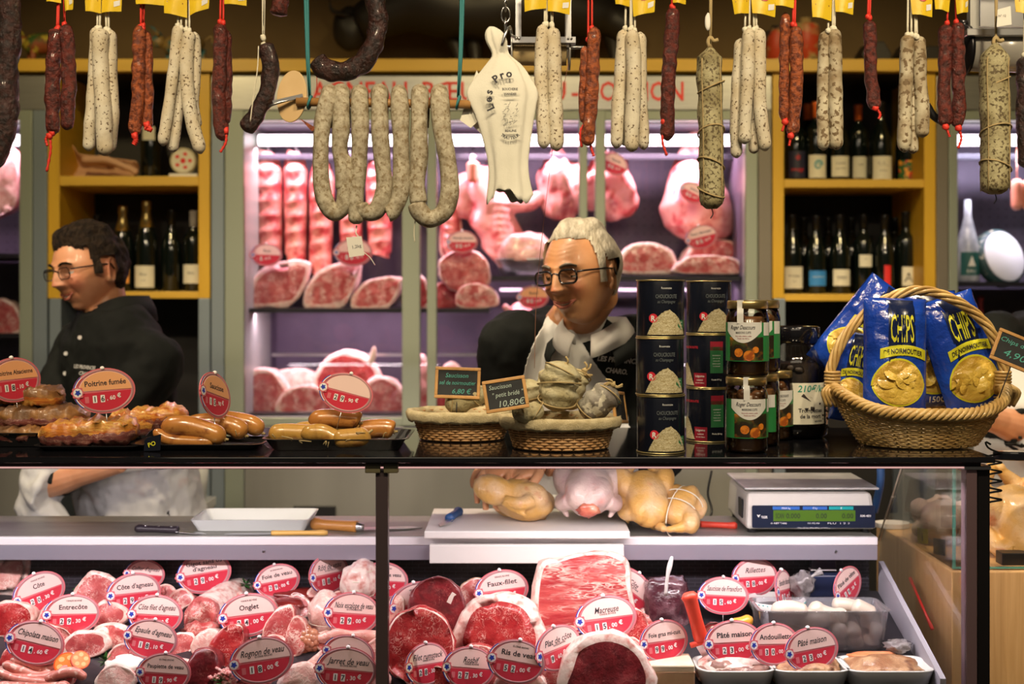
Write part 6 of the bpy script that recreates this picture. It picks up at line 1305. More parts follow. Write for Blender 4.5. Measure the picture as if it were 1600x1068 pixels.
b.text('Max 15 kg  Min 40 g  e=d=5 g', 3.2*kk, fs(1271, 825) @ T(0, 0, FZ-.0006), 3, width=50*kk); b.text('TIGER', 5*kk, fs(1194, 809) @ T(0, 0, FZ-.0006), 3, width=10*kk, bold=.02); b.text('RM-401', 5*kk, fs(1352, 807) @ T(0, 0, FZ-.0006), 3, width=16*kk, bold=.01)
b.face([(-3*kk, 5*kk), (0, 0), (3*kk, 5*kk), (0, 3.6*kk)], 3, fs(1185, 808), FZ-.0006); b.build('panel_lettering', ['lcd_ink', 'strip_blue', 'strip_teal', 'white'], sc)
b = B(); b.box((x0-.001, 3.10, ZB+.052), (.003, .05, .045)); b.build('side_grip', 'black', sc, bevel=.002)
b = B(); b.tube(catmull([onb(1366, 3.22, .02), onb(1376, 3.2, .10), onb(1374, 3.2, .150), onb(1366, 3.2, .163)], 14), [.010]*10+[.012]*5, 10); tag(b.build('blue_brush', 'knife_blue'), 'blue-handled tool standing just right of the scale', 'tool')
b = B(); b.tube(catmull([W(1112, 735, 3.35), W(1106, 770, 3.33), W(1112, 800, 3.3), W(1095, 830, 3.27)], 16), .003, 6); tag(b.build('power_cable', 'black'), 'black cable hanging behind the small tied chicken', 'cable')
# ================================================================ wooden stand and second glass case at the right
st = thing('wooden_stand', 'light wooden block stand at the right, seen through the side glass', 'stand', (1.6, 3.2, .02))
b = B(); b.box((1.62, 3.09, .52), (1.316, .58, 1.004)); b.build('stand_body', 'wood_stand', st, bevel=.003)
g = thing('glass_case', 'low glass case with green edges on the wooden stand, holding chickens', 'glass case', (1.55, 3.1, 1.022)); gx0, gx1, gy0, gy1, gz0, gz1 = .972, 2.2, 2.815, 3.2, 1.024, 1.30
for nm, c, d in (('front_pane', ((gx0+gx1)/2, gy0, (gz0+gz1)/2), (gx1-gx0, .005, gz1-gz0)), ('side_pane', (gx0, (gy0+gy1)/2, (gz0+gz1)/2), (.005, gy1-gy0-.012, gz1-gz0))):
    b = B(); b.box(c, d); b.build(nm, 'glass_side', g)
b = B(); b.box(((gx0+gx1)/2, gy0, gz0+.003), (gx1-gx0, .007, .004)); b.box((gx0, gy0, (gz0+gz1)/2), (.006, .006, gz1-gz0)); b.build('green_edge', base('edge_green', (.10, .30, .22), .15, coat=.5)[0], g)
gc = 'chickens in the glass case on the stand'
chicken(Vector((1.165, 3.03, 1.06)), 1.15, 'chick_yellow', 'yellow chicken with a raised red-tipped wing at the right picture edge', R(20) @ R(50, 'X'), grp=gc)
chicken(Vector((1.055, 3.15, 1.035)), .8, 'chick_white', 'pale chicken piece behind the mauve post', R(-20) @ R(20, 'X'), grp=gc)
b = B(); b.pbox(1566, 1640, 864, 884, 2.86, 2.9); tag(b.build('black_box', 'black', bevel=.002), 'small black block under the right chicken', 'box')
b = B(); b.prism(ell(.09, .07, 24), .012, M=T(.985, 3.32, 1.024)); tag(b.build('pale_dish', 'poly_white'), 'pale round dish on the wooden stand behind the side glass', 'dish')
b = B(); b.box((0, 0, .022), (.030, .006, .036)); o = b.build('price_clip', 'frame_blue', None, True); o.matrix_world = T(.955+.03, 2.95, 1.024) @ R(-60); tag(o, 'small grey-blue clip card on the wooden stand edge', 'card')
b = B(); b.box((0, 0, .024), (.028, .002, .036)); b.text('i', .03, T(0, -.0015, .012) @ R(90, 'X'), 1); o = b.build('warning_card', ['bag_yellow', 'ink'], None, True); o.matrix_world = T(.985, 3.07, 1.024) @ R(-50); tag(o, 'small yellow card with a black mark on the wooden stand', 'card')
b = B(); b.tube([(.9395, 3.02, .958), (.9395, 2.955, .925), (.9395, 2.86, .880)], [.0042, .003, .0042], 8); tag(b.build('red_stick', 'red'), 'red plastic pick stuck on the side glass in front of the wood', 'pick')
# black coils on the post
t = thing('coiled_cable', 'black coiled cable hanging beside the right post', 'cable', W(1552, 790, 2.72))
b = B(); P = []
for i in range(110): a = i*.32; P.append(W(1552, 708+i*.74, 2.72)+Vector((.017*cos(a), .017*sin(a)*.5, 0)))
b.tube(catmull([W(1548, 694, 2.72), W(1540, 690, 2.72), W(1545, 700, 2.72), P[0]], 8)+P, .0022, 6); b.build('cable', base('matt_black', (.008, .008, .008), .9, spec=.1)[0], t)
b = B(); b.prism(ell(.2, .05, 30), .02, M=W and T(W(1620, 718, 2.9))); tag(b.build('dark_bowl', 'black_gloss', bevel=.004), 'dark round dish edge at the far right above the coiled cable', 'dish')
# things seen through the gap under the counter
b = B(); b.lathe([(0, 0), (.045, 0), (.055, .12), (.05, .12), (.042, .01), (0, .01)], 24, M=T(W(300, 782, 4.3))); tag(b.build('white_bucket', 'china'), 'greenish white bucket behind the man with dark hair', 'bucket')
t = thing('side_table', 'pale low table under the white bucket', 'table', (W(290, 782, 4.3).x, 4.3, 0.0)); z = W(290, 782, 4.3).z
b = B(); b.box((W(290, 0, 4.3).x, 4.3, z-.015), (.16, .2, .03)); b.build('table_top', 'china', t, bevel=.003)
for dx in (-.07, .07): b = B(); b.box((W(290, 0, 4.3).x+dx, 4.3, (z-.03)/2), (.012, .18, z-.03)); b.build('leg', 'steel_dull', t)
b = B(); b.pbox(458, 524, 790, 830, 4.585, 4.597); tag(b.build('socket_plate', 'black', bevel=.003), 'black wall plate low on the fridge base', 'socket')
# ================================================================ the meat display
D8 = 'meat cuts in the display case'
U = {'round': [(-1, 0), (-.72, .72), (0, 1), (.72, .72), (1, 0), (.72, -.72), (0, -1), (-.72, -.72)],
 'dome': [(-1, -.9), (-1.0, -.1), (-.66, .66), (0, 1), (.7, .7), (1, -.05), (.98, -.9), (0, -1)],
 'chop': [(-1, -.2), (-.8, .5), (-.2, 1), (.5, .75), (1, .2), (.7, -.5), (.1, -1), (-.6, -.8)],
 'wedge': [(-1, -.8), (-.9, .1), (-.1, .9), (.8, 1), (1, .3), (.7, -.8), (0, -1)],
 'flat': [(-1, -.3), (-.6, .6), (.1, .9), (.8, .6), (1, -.1), (.6, -.8), (-.2, -1), (-.8, -.8)],
 'block': [(-1, -1), (-1, .55), (-.5, .85), (.2, 1), (.8, .9), (1, .4), (1, -.9), (0, -1)]}
def cutm(x0, y0, x1, y1, shape, mats, label, depth=.1, rim=.14, sd=1, yaw=0, pitch=-8, roll=0, Y=None, fz=.006, name='meat_cut', cat='meat', grp=D8, **k):
    Y = Y or yray(min(y1, 1090)); cx, cy = (x0+x1)/2, (y0+y1)/2; w, h = (x1-x0)/2*1.1, (y1-y0)/2*1.12
    return joint(name, label, cat, cx, cy, Y, [(x*w, -y*h) for x, y in U[shape]][::1], depth, mats, grp, yaw, pitch, roll, rim=rim, sd=sd, fz=fz, **k)
L_ = [
 (-20, 866, 42, 926, 'wedge', ['fat_white', 'fat_white', 'pork'], 'pale fatty rib end at the left edge below the steel strip', .12, .3, 1),
 (-25, 938, 48, 992, 'flat', ['fat', 'fat', 'beef'], 'raw red rib steak at the left edge under the Côte sign', .14, .12, 2),
 (20, 975, 110, 1022, 'flat', ['beef', 'fat', 'beef_marbled'], 'red beef slice beside the Entrecôte sign', .1, .1, 3),
 (116, 896, 188, 962, 'chop', ['fat_white', 'fat_white', 'lamb'], 'standing lamb chop with a white fat edge, left of the Côte d\'agneau sign', .05, .16, 4),
 (140, 940, 198, 985, 'chop', ['fat_white', 'fat', 'lamb'], 'second lamb chop leaning below the standing one', .05, .2, 5),
 (96, 984, 168, 1026, 'flat', ['fat', 'fat_white', 'lamb'], 'pale pink slice right of the Chipolata sign', .05, .2, 6),
 (140, 972, 200, 1012, 'flat', ['fat_white', 'fat', 'beef_marbled'], 'streaky slice with bone behind the pale pink one', .05, .22, 7),
 (186, 905, 240, 950, 'chop', ['lamb', 'fat_white', 'lamb'], 'lamb piece behind the Côte d\'agneau sign', .05, .2, 8),
 (300, 982, 348, 1024, 'flat', ['veal', 'fat', 'veal'], 'pinkish rolled veal slice under the Côte filet sign', .08, .1, 9),
 (326, 980, 378, 1038, 'wedge', ['beef', 'fat', 'beef'], 'dark red hanger steak piece under the Onglet sign', .1, .05, 10),
 (290, 1012, 340, 1072, 'flat', ['beef_dark', 'beef', 'beef_dark'], 'very dark steak left of the Rognon sign', .1, .05, 11),
 (412, 950, 458, 1008, 'wedge', ['lamb', 'fat', 'lamb'], 'lamb strip right of the Onglet sign', .1, .12, 12),
 (446, 962, 478, 1022, 'flat', ['beef_marbled', 'fat', 'beef_marbled'], 'narrow red strip left of the kidney', .08, .1, 13),
 (594, 935, 630, 1000, 'wedge', ['veal', 'fat_white', 'pork'], 'pink veal piece right behind the dark centre post', .1, .12, 14),
 (640, 905, 724, 1015, 'round', ['beef_dark', 'beef_dark', 'beef_dark'], 'very dark aged beef roll behind the Filet sign', .12, .06, 16),
 (604, 955, 706, 1064, 'round', ['beef', 'fat', 'beef'], 'large striped beef fillet roll under the Filet sign', .14, .06, 15),
 (712, 905, 780, 965, 'dome', ['rind', 'fat_white', 'beef_marbled'], 'golden-rinded joint left of the Faux-filet sign', .12, .1, 17),
 (714, 930, 846, 1022, 'dome', ['fat_white', 'fat_white', 'beef'], 'wide sirloin joint with a thick white fat cap under the Faux-filet sign', .16, .26, 18),
 (845, 868, 982, 985, 'block', ['fat', 'fat_white', 'rib_layers'], 'tall marbled rib block in front of the cutting board', .16, .12, 19),
 (866, 915, 950, 985, 'wedge', ['lamb', 'fat', 'lamb'], 'folded pinkish-brown slice leaning against the tall rib block', .06, .06, 20),
 (966, 950, 1012, 1014, 'flat', ['beef', 'fat', 'beef'], 'wet red cut right of the Macreuse sign', .08, .06, 21),
 (876, 996, 1020, 1150, 'round', ['fat_white', 'fat_white', 'beef_dark'], 'big round dark beef joint with a white fat rim, front centre', .16, .2, 22),
 (842, 1034, 892, 1072, 'flat', ['beef_marbled', 'fat', 'beef_marbled'], 'flat rib piece under the Plat de côte sign', .08, .2, 23),
 (436, 1034, 500, 1082, 'flat', ['veal', 'fat_white', 'veal'], 'pale veal shank slice left of the Jarret sign', .06, .2, 24),
 (150, 1040, 212, 1084, 'chop', ['veal', 'fat_white', 'veal'], 'small stuffed veal parcel left of the Paupiette sign', .07, .15, 25),
 (640, 1040, 716, 1100, 'flat', ['beef', 'fat', 'beef'], 'red steak under the Filet rumsteck sign', .1, .08, 26),
 (700, 1010, 790, 1080, 'dome', ['beef', 'fat', 'beef_marbled'], 'roast piece behind the Rosbif sign', .1, .08, 27),
 (770, 1045, 850, 1095, 'flat', ['pork', 'fat_white', 'pork'], 'pale sweetbread under the Ris de veau sign', .07, .1, 28),
 (560, 1000, 612, 1050, 'wedge', ['pork', 'fat', 'pork'], 'pink veal wedge left of the dark centre post', .08, .12, 29),
 (380, 930, 430, 975, 'flat', ['veal', 'fat_white', 'veal'], 'pale slice behind the Onglet sign', .07, .15, 30),
 (0, 1008, 40, 1046, 'flat', ['beef', 'fat', 'beef'], 'small red end piece at the left edge above the thin sausages', .07, .1, 31),
 (1095, 972, 1135, 1010, 'flat', ['liver', 'liver', 'liver'], 'glossy brown piece between the Foie gras and Pâté maison signs', .06, .05, 32),
 (60, 940, 98, 985, 'flat', ['fat', 'fat', 'beef_marbled'], 'streaky strip between the Côte and Entrecôte signs', .08, .16, 33),
 (168, 1005, 216, 1040, 'flat', ['veal', 'fat_white', 'lamb'], 'pale slice left of the Epaule sign', .06, .14, 34),
 (480, 1010, 560, 1060, 'wedge', ['veal', 'fat_white', 'veal'], 'thick pale shank behind the Jarret de veau sign', .09, .18, 35)]
for a in L_: cutm(*a[:7], depth=a[7], rim=a[8], sd=a[9]*1.3, pitch=-12)
# rolled gigot with fat stripes
t = thing('rolled_gigot', 'large rolled lamb leg with white striped fat and a dark folded end', 'meat', onbed(330, 990), D8)
b = B(); Y = yray(985); b.tube(catmull([W(384, 925, Y+.20), W(350, 940, Y+.10), W(316, 962, Y+.01)], 30), lambda q: .040*(1 if .1 < q < .95 else .8)+.0014*sin(q*70), 28, amp=.1, fr=12); b.build('fat_cover', 'fat_white', t)
b = B(); cut(b, pxpoly([(x*30, -y*34) for x, y in U['round']], Y), .04, at(312, 966, Y-.01, -20, -12), sd=5, rim=.1, fz=.02); b.build('cut_face', ['lamb', 'lamb', 'beef_marbled'], t)
b = B(); b.blob(W(312, 984, Y-.035), (.036, .014, .018), amp=.6, fr=2.5, lv=3, sd=9); b.build('folded_end', 'beef_marbled', t)
for i, (x, y) in enumerate(((204, 922), (216, 930), (232, 918), (240, 930), (196, 934), (226, 936), (250, 924))):
    Y = yray(y+25); b = B(); b.blob(W(x, y, Y), (.014, .012, .010), 0, amp=.4, sd=i, pw=.8); tag(b.build('fat_cube', 'fat_white' if i % 2 else 'lamb'), ('leftmost upper', 'second upper', 'third upper', 'fourth lower', 'leftmost lower', 'middle lower', 'rightmost')[i]+' small lamb cube of the heap behind the Côte d\'agneau sign', 'meat cube', 'lamb cubes behind the Côte d\'agneau sign')
# liver on a tray
Y = yray(962); t = thing('white_tray', 'shallow white tray holding liver below the Foie de veau sign', 'tray', onbed(466, 962)); b = B(); p = rrect(.118, .09, .012)
M_ = T(W(466, 955, Y+.05)) @ R(16, 'X'); b.prism(p, .004, M=M_); n = len(p); b.add([(x, y, .002) for x, y in p]+[(x*1.1, y*1.1, .020) for x, y in p]+[(x*1.07, y*1.07, .020) for x, y in p], [(k_*n+i, k_*n+(i+1) % n, (k_+1)*n+(i+1) % n, (k_+1)*n+i) for k_ in (0, 1) for i in range(n)], 0, True, M_); b.build('tray_body', 'china', t)
for i, (x, y, w, h) in enumerate(((462, 928, .055, .017), (478, 942, .050, .018), (448, 944, .045, .016))): b = B(); b.blob(W(x, y, Y+.06-.02*i), (w, .035, h), amp=.25, sd=i*3); tag(b.build('veal_liver', 'liver'), ('upper', 'lower right', 'lower left')[i]+' dark glossy liver lobe on the white tray', 'liver', 'liver on the white tray')
# kidney
t = thing('veal_kidney', 'brown lobed veal kidney between the Onglet and Noix escalope signs', 'kidney', onbed(478, 1022), D8); random.seed(5); b = B(); Y = yray(1020)
for i in range(22): a = i*2.4; r = .024*sqrt((i+.5)/22); b.blob(W(479, 997, Y+.02)+Vector((r*cos(a), -.018*(1-r/.03)-.004, r*1.05*sin(a))), (.0125, .012, .0115), amp=.15, lv=2, sd=i)
b.build('lobes', 'kidney', t)
# netted veal roasts
def netroast(cx, cy, rx, ry, Y, mat, label, sd):
    t = thing('netted_roast', label, 'meat', W(cx, cy+ry, Y), D8); k = Y/FPX; c = W(cx, cy, Y); b = B(); b.blob(c, (rx*k, .05, ry*k), amp=.2, sd=sd, lv=4, pw=.85); b.build('roast', mat, t)
    b = B()
    for q in (-.6, -.2, .2, .6):
        f = sqrt(1-q*q)*1.03; b.ring([c+Vector((rx*k*f*cos(a), .05*f*sin(a), ry*k*q)) for a in [i*2*pi/24 for i in range(24)]], .0009, 4)
    b.build('net', 'string_white', t)
netroast(514, 962, 31, 36, yray(1000)+.03, 'veal', 'pale netted veal roast under the Rôti de veau sign', 2); netroast(562, 908, 28, 32, yray(985)+.09, 'fat_white', 'white fat-wrapped netted roast behind the Noix escalope sign', 4)
t = thing('pork_strip', 'long orange-pink strip lying below the Noix escalope sign', 'meat', onbed(555, 1010), D8); b = B(); Y = yray(1015); b.tube(catmull([W(493, 998, Y), W(530, 992, Y), (W(580, 994, Y)), W(622, 1002, Y)], 30), capsule_r(.011, .08), 12, amp=.4, fr=30, flat=1.6); b.build('strip', 'pork', t)
b = B()
for k in range(9): pass
# strings on the fillet roll
Y = yray(1064)-.004
t = thing('white_skewer_tag', 'small white tag pinned on the very dark beef roll', 'tag', W(704, 932, yray(1015)-.01)); b = B(); b.prism([(-.006, -.01), (.004, -.012), (.006, .006), (.010, .011), (0, .014), (-.004, .002)], .002, M=at(704, 934, yray(1015)-.014, 0, 0, -15)); b.build('tag_card', 'paper', t)
# mince heap
b = B(); random.seed(9); Y = yray(1075)
for i in range(60):
    x = random.uniform(330, 424); y = 1036+abs(x-375)*.35+random.uniform(0, 34); b.tube(catmull([W(x, y, Y-random.uniform(0, .02)), W(x+random.uniform(-8, 8), y+4, Y-.012), W(x+random.uniform(-12, 12), y+random.uniform(-4, 10), Y)], 6), .0032, 6)
b.blob(W(376, 1072, Y+.02), (.055, .04, .05), amp=.2, lv=3); o = b.build('minced_meat', 'mince'); tag(o, 'heap of pink minced meat under the Rognon de veau sign', 'minced meat'); o['kind'] = 'stuff'
# thin sausages
nz('chipo', (.58, .22, .17), (.45, .13, .10), 60, .4, .6, .35, coat=.4, col3=(.74, .5, .42), s3=70, lo3=.55, hi3=.62)
for i, (pts, r) in enumerate((([(4, 1036), (30, 1046), (60, 1056), (82, 1050)], 8), ([(0, 1058), (40, 1060), (80, 1056), (112, 1040)], 8), ([(-10, 1048), (20, 1060), (60, 1066), (90, 1066)], 8), ([(70, 1064), (95, 1052), (118, 1050), (134, 1060)], 8), ([(16, 1030), (44, 1036), (70, 1044), (96, 1040)], 7), ([(-10, 1072), (30, 1074), (70, 1076), (110, 1070)], 9))):
    Y = yray(max(p[1] for p in pts)+8)-.005*i; b = B(); b.tube(catmull([W(x, y, Y) for x, y in pts], 24), capsule_r(r/FPX*Y, .12), 12, amp=.12, fr=50, sd=i); tag(b.build('thin_sausage', 'chipo'), ('thin raw sausage curving from the left under the Chipolata sign', 'thin raw sausage ending at the tomato slice', 'thin raw sausage under the two upper ones at left', 'short thin raw sausage right of the tomato', 'topmost thin raw sausage touching the tomato', 'lowest thin raw sausage at the bottom left corner')[i], 'sausage', 'thin raw sausages at the lower left')
# tomato slices
base('tomato', (.80, .09, .015), .2, coat=.7); base('tomato_in', (.90, .28, .06), .25, coat=.6); base('tomato_seed', (.85, .55, .22), .3)
for i, (x, y, w, h, ya) in enumerate(((104, 1036, 44, 36, -10), (126, 1030, 32, 30, 45))):
    Y = yray(1058)-.03-.0*i; t = thing('tomato_slice', ('round tomato slice lying on the thin sausages', 'tomato wedge behind the round slice')[i], 'tomato', W(x, y+h/2, Y), 'tomato pieces'); k = Y/FPX; M_ = at(x, y, Y, ya, -30)
    b = B(); b.prism(ell(w*k, h*k, 28), .005, M=M_, z0=-.005); b.build('skin', 'tomato', t, bevel=.001)
    b = B(); b.face(ell(w*k*.88, h*k*.88, 24), 0, M_, .0004)
    for a in range(5): b.face(ell(w*k*.24, h*k*.22, 10, .27*w*k*cos(a*1.257), .27*h*k*sin(a*1.257)), 1, M_, .0008)
    b.build('flesh', ['tomato_in', 'tomato_seed'], t)
# greens and flowers between the meats
base('leaf', (.03, .13, .02), .5); base('leaf_light', (.22, .36, .05), .5); base('petal', (.35, .02, .14), .5)
for i, (x, y, m_, l) in enumerate(((165, 1032, 'leaf', 'curly parsley sprig beside the thin sausages'), (832, 962, 'leaf_light', 'yellow-green garnish flower left of the tall rib block'), (838, 940, 'petal', 'small magenta garnish flower above the yellow-green one'), (998, 975, 'leaf_light', 'light green garnish leaves right of the Macreuse sign'), (384, 912, 'leaf', 'thin green sprig behind the Foie de veau sign'), (120, 925, 'leaf', 'dark green sprig left of the standing lamb chop'), (345, 1066, 'leaf', 'green sprig at the bottom beside the mince'))):
    Y = yray(min(y+25, 1080)); random.seed(i); b = B(); c = W(x, y, Y)
    for k in range(26):
        a = random.uniform(0, 6.28); e = random.uniform(-.5, 1.2); d = Vector((cos(a)*cos(e), sin(a)*cos(e)-.3, sin(e)))*random.uniform(.010, .024); s = Vector((-sin(a), cos(a), 0))*.0035; b.add([c, c+d*.6+s, c+d, c+d*.6-s], [(0, 1, 2, 3)]); 
    b.tube([c, c+Vector((0, 0, -.02))], .0015, 5); tag(b.build('garnish', m_), l, 'garnish')
# paper packet, film packets
b = B(); Y = yray(1064); b.blob(W(196, 1046, Y), (.038, .03, .028), amp=.35, lv=3, fr=2.2, sd=4, pw=.7); tag(b.build('paper_packet', 'paper'), 'crumpled white paper packet left of the Paupiette sign', 'packet')
nz('wrapped_dark', (.07, .02, .03), (.22, .12, .14), 30, .5, .7, .15, coat=1, bump=1, bscale=30, bdist=.01)
b = B(); Y = yray(975); b.blob(W(1040, 938, Y+.03), (.052, .05, .058), amp=.2, lv=4, pw=.6, sd=3); tag(b.build('wrapped_block', 'wrapped_dark'), 'dark terrine block wrapped in clear film behind the Foie gras sign', 'wrapped block')
b = B(); b.tube(catmull([W(1040, 930, Y-.03), W(1043, 900, Y-.04), W(1050, 869, Y-.05)], 10), [.004]*6+[.005, .006, .006, .005, .003], 8, flat=.5); tag(b.build('white_spatula', 'china'), 'thin white handle stuck upright in the film-wrapped block', 'spatula')
Y = yray(1040); knife('red_knife', 'red-handled knife stuck upright between the Foie gras and Pâté signs', W(1076, 926, Y-.03), W(1096, 1000, Y-.02), W(1112, 1046, Y-.01), 'knife_red', .0165, bw=.034, flat=.7)
b = B(); b.tube([W(1079, 1008, Y-.025), W(1112, 998, Y-.018)], .006, 8); tag(b.build('knife_guard', 'knife_red'), 'x', 'knife'); o = bpy.data.objects['knife_guard']; o.parent = bpy.data.objects['red_knife']; o.location -= o.parent.location; del o['label'], o['category']
# foie gras terrine
Y = yray(1082); t = thing('foie_gras_terrine', 'block of foie gras with a cream top and yellow fat line', 'terrine', W(1048, 1082, Y)); b = B(); b.pbox(1012, 1086, 1051, 1085, Y, Y+.09); b.build('pate_layer', nz('foie', (.52, .32, .18), (.58, .38, .22), 30, rough=.5), t, bevel=.003); b = B(); b.pbox(1012, 1086, 1039, 1050, Y, Y+.09); b.build('cream_layer', nz('foie_top', (.78, .68, .54), (.72, .58, .4), 12, rough=.4), t, bevel=.003); b = B(); b.pbox(1011.5, 1086.5, 1049.5, 1051.5, Y-.0005, Y+.09); b.build('fat_line', 'rind', t)
# white terrine dishes with pâté
nz('pate_coarse', (.16, .07, .055), (.30, .16, .12), 40, .4, .6, .5, bump=.9, bscale=60, col3=(.55, .42, .36), s3=55, lo3=.58, hi3=.64)
nz('pate_crust', (.30, .13, .05), (.55, .34, .18), 25, .4, .6, .45, bump=1, bscale=35, bdist=.01, coat=.2, col3=(.14, .05, .02), s3=20, lo3=.55, hi3=.65)
for i, (x, w, m_, l) in enumerate(((1152, 122, 'pate_coarse', 'white terrine dish with coarse grey-brown pâté under the Pâté maison sign'), (1268, 122, 'pate_crust', 'white terrine dish with dark crusted pâté under the right Pâté maison sign'), (1392, 140, 'pate_crust', 'white terrine dish with torn golden-brown crust at the lower right'))):
    Y = yray(1075)+.035; k = Y/FPX; c = onbed(x, 1078); c.y = Y; c.z = zbed(Y)-.004; t = thing('terrine_dish', l, 'terrine', c, 'white terrine dishes of pâté')
    lo = rrect(w*k*.86, .105, .03, 6); hi = rrect(w*k, .12, .036, 6); n = len(lo); H = .034
    b = B(); b.add([(x_, y_, 0) for x_, y_ in lo]+[(x_, y_, H) for x_, y_ in hi]+[(x_*1.02, y_*1.02, H+.003) for x_, y_ in hi]+[(x_*.95, y_*.93, H+.003) for x_, y_ in hi]+[(x_*.93, y_*.92, .01) for x_, y_ in lo], [(k_*n+q, k_*n+(q+1) % n, (k_+1)*n+(q+1) % n, (k_+1)*n+q) for k_ in range(4) for q in range(n)]+[tuple(range(n-1, -1, -1)), tuple(4*n+q for q in range(n))], 0, True); b.build('dish', 'china', t, True)
    b = B(); b.blob((0, .006, .018), (w*k*.44, .05, .030), amp=.2, lv=4, pw=.75, sd=i*4+1); b.build('pate', m_, t, True)
    if i == 0:
        b = B(); b.blob((0, .012, .026), (w*k*.42, .05, .026), amp=.15, lv=3, pw=.8, sd=2); b.build('fat_layer', 'fat_white', t, True)
# bowl of rillettes with film
Y = yray(972); c = W(1212, 950, Y+.02); t = thing('rillettes_bowl', 'white bowl with a green dotted rim behind the Rillettes sign', 'bowl', c-Vector((0, 0, .03)), None); k = Y/FPX
b = B(); b.lathe([(0, 0), (.03, 0), (.055, .02), (.068, .045), (.065, .045), (.05, .02), (0, .006)], 36, M=T(c-Vector((0, 0, .022)))); b.build('bowl_body', 'china', t)
b = B()
for i in range(40): a = i*2*pi/40; b.blob(c+Vector((.0665*cos(a), .0665*sin(a), .0195)), (.003, .0016, .0014), lv=1)
b.build('rim_dots', 'strip_teal', t); b = B(); b.lathe([(0, .025), (.06, .025)], 24, M=T(c-Vector((0, 0, .022)))); b.build('rillettes', 'pork', t)
nz('film_grey', (.18, .16, .16), (.42, .40, .40), 22, .4, .65, .12, coat=1, bump=1, bscale=40, bdist=.01)
b = B(); b.blob(W(1254, 912, Y+.05), (.028, .03, .030), amp=.5, fr=2, lv=3); b.tube(catmull([W(1262, 904, Y+.05), W(1272, 898, Y+.05), W(1284, 892, Y+.05)], 8), [.010, .007, .005, .004, .004, .005, .007, .009, .011], 8, amp=.5); tag(b.build('film_bundle', 'film_grey'), 'twisted clear film bundle above the Boudin blanc sign', 'film')
b = B(); b.pbox(1262, 1332, 898, 950, yray(960)+.06, yray(960)+.12); tag(b.build('dark_tray', base('tray_blue', (.02, .03, .08), .3)[0], bevel=.004), 'dark blue tray behind the tub of white sausages', 'tray')
b = B(); Y = yray(990); b.tube(catmull([W(1140, 975, Y), W(1160, 972, Y), W(1176, 965, Y)], 10), capsule_r(.013, .25), 12); tag(b.build('frankfurter', base('frank', (.85, .42, .05), .3, coat=.5)[0]), 'orange-yellow frankfurter end right of the Francfort sign', 'sausage')
# tub of white sausages
glassy('tub_plastic', tint=(.93, .93, .95), refl=.8, haze=.12, hazecol=(.8, .8, .84))
t = thing('plastic_tub', 'translucent white plastic tub full of white sausages', 'tub', onbed(1290, 1020)); Y0 = yray(1022); c = W(1293, 975, Y0); k = Y0/FPX
b = B(); x0, x1 = W(1188, 0, Y0).x, W(1392, 0, Y0).x; zb = W(0, 1018, Y0).z; zt_ = W(0, 956, Y0).z; D_ = .13
def tub(sx, z, ins=0): cx_ = (x0+x1)/2; return [(cx_+x*sx, Y0+D_/2+y*sx, z) for x, y in rrect((x1-x0)-2*ins, D_-2*ins, .02, 5)]
rings = [tub(.92, zb), tub(1, zt_), tub(1.03, zt_), tub(1.03, zt_+.002), tub(.99, zt_+.002, .002), tub(.91, zb+.003, .002)]; n = len(rings[0]); b.add(sum(rings, []), [(k_*n+q, k_*n+(q+1) % n, (k_+1)*n+(q+1) % n, (k_+1)*n+q) for k_ in range(5) for q in range(n)]+[tuple(range(n-1, -1, -1)), tuple(5*n+q for q in range(n))], 0, True); b.build('tub_wall', 'tub_plastic', t)
nz('boudin', (.62, .55, .46), (.56, .46, .37), 12, rough=.4, coat=.4, bump=.15, bscale=60)
BD = [([(1205, 955), (1235, 950), (1262, 957)], 13, .03), ([(1268, 942), (1280, 955), (1305, 962), (1325, 958)], 13, .05), ([(1332, 944), (1350, 952), (1366, 960)], 12, .06), ([(1300, 945), (1320, 944), (1345, 950)], 11, .09), ([(1225, 962), (1260, 964), (1300, 968)], 13, .04), ([(1312, 985), (1314, 984), (1320, 984)], 13, .035), ([(1334, 986), (1336, 986), (1342, 986)], 12, .035), ([(1360, 984), (1368, 985), (1376, 987)], 14, .045), ([(1310, 1006), (1314, 1006), (1320, 1006)], 12, .04), ([(1336, 1004), (1342, 1004), (1348, 1004)], 14, .04), ([(1362, 1006), (1370, 1007), (1376, 1006)], 12, .05), ([(1210, 985), (1240, 985), (1280, 990)], 14, .05), ([(1215, 1006), (1250, 1006), (1285, 1006)], 13, .05), ([(1345, 965), (1362, 970), (1380, 968)], 12, .09)]
ord_ = 'upper left in the tub|curved one on top, centre|topmost at the right end|rear top, right of centre|long one under the top layer|round end, middle layer left|round end, middle layer centre|round end, middle layer right|round end, bottom layer left|round end, bottom layer centre|round end, bottom layer right|behind the Andouillette sign, middle|behind the Andouillette sign, bottom|rear right under the topmost'.split('|')
for i, (pts, r, dy) in enumerate(BD):
    b = B(); Y = Y0+dy; P = catmull([W(x, y, Y) for x, y in pts], 20)
    if (P[-1]-P[0]).length < .02: b.tube([P[0]+Vector((0, -.015+.004*q, 0)) for q in range(14)], capsule_r(r/FPX*Y, .25), 16)
    else: b.tube(P, capsule_r(r/FPX*Y, .2), 16, amp=.08, fr=20, sd=i)
    tag(b.build('white_sausage', 'boudin'), 'fat white sausage, '+ord_[i], 'sausage', 'white sausages in the plastic tub')
b = B(); Y = yray(1028); b.blob(W(1404, 1008, Y), (.028, .025, .014), amp=.5, fr=2); tag(b.build('film_packet', 'film_grey'), 'small clear film packet right of the tub', 'packet')
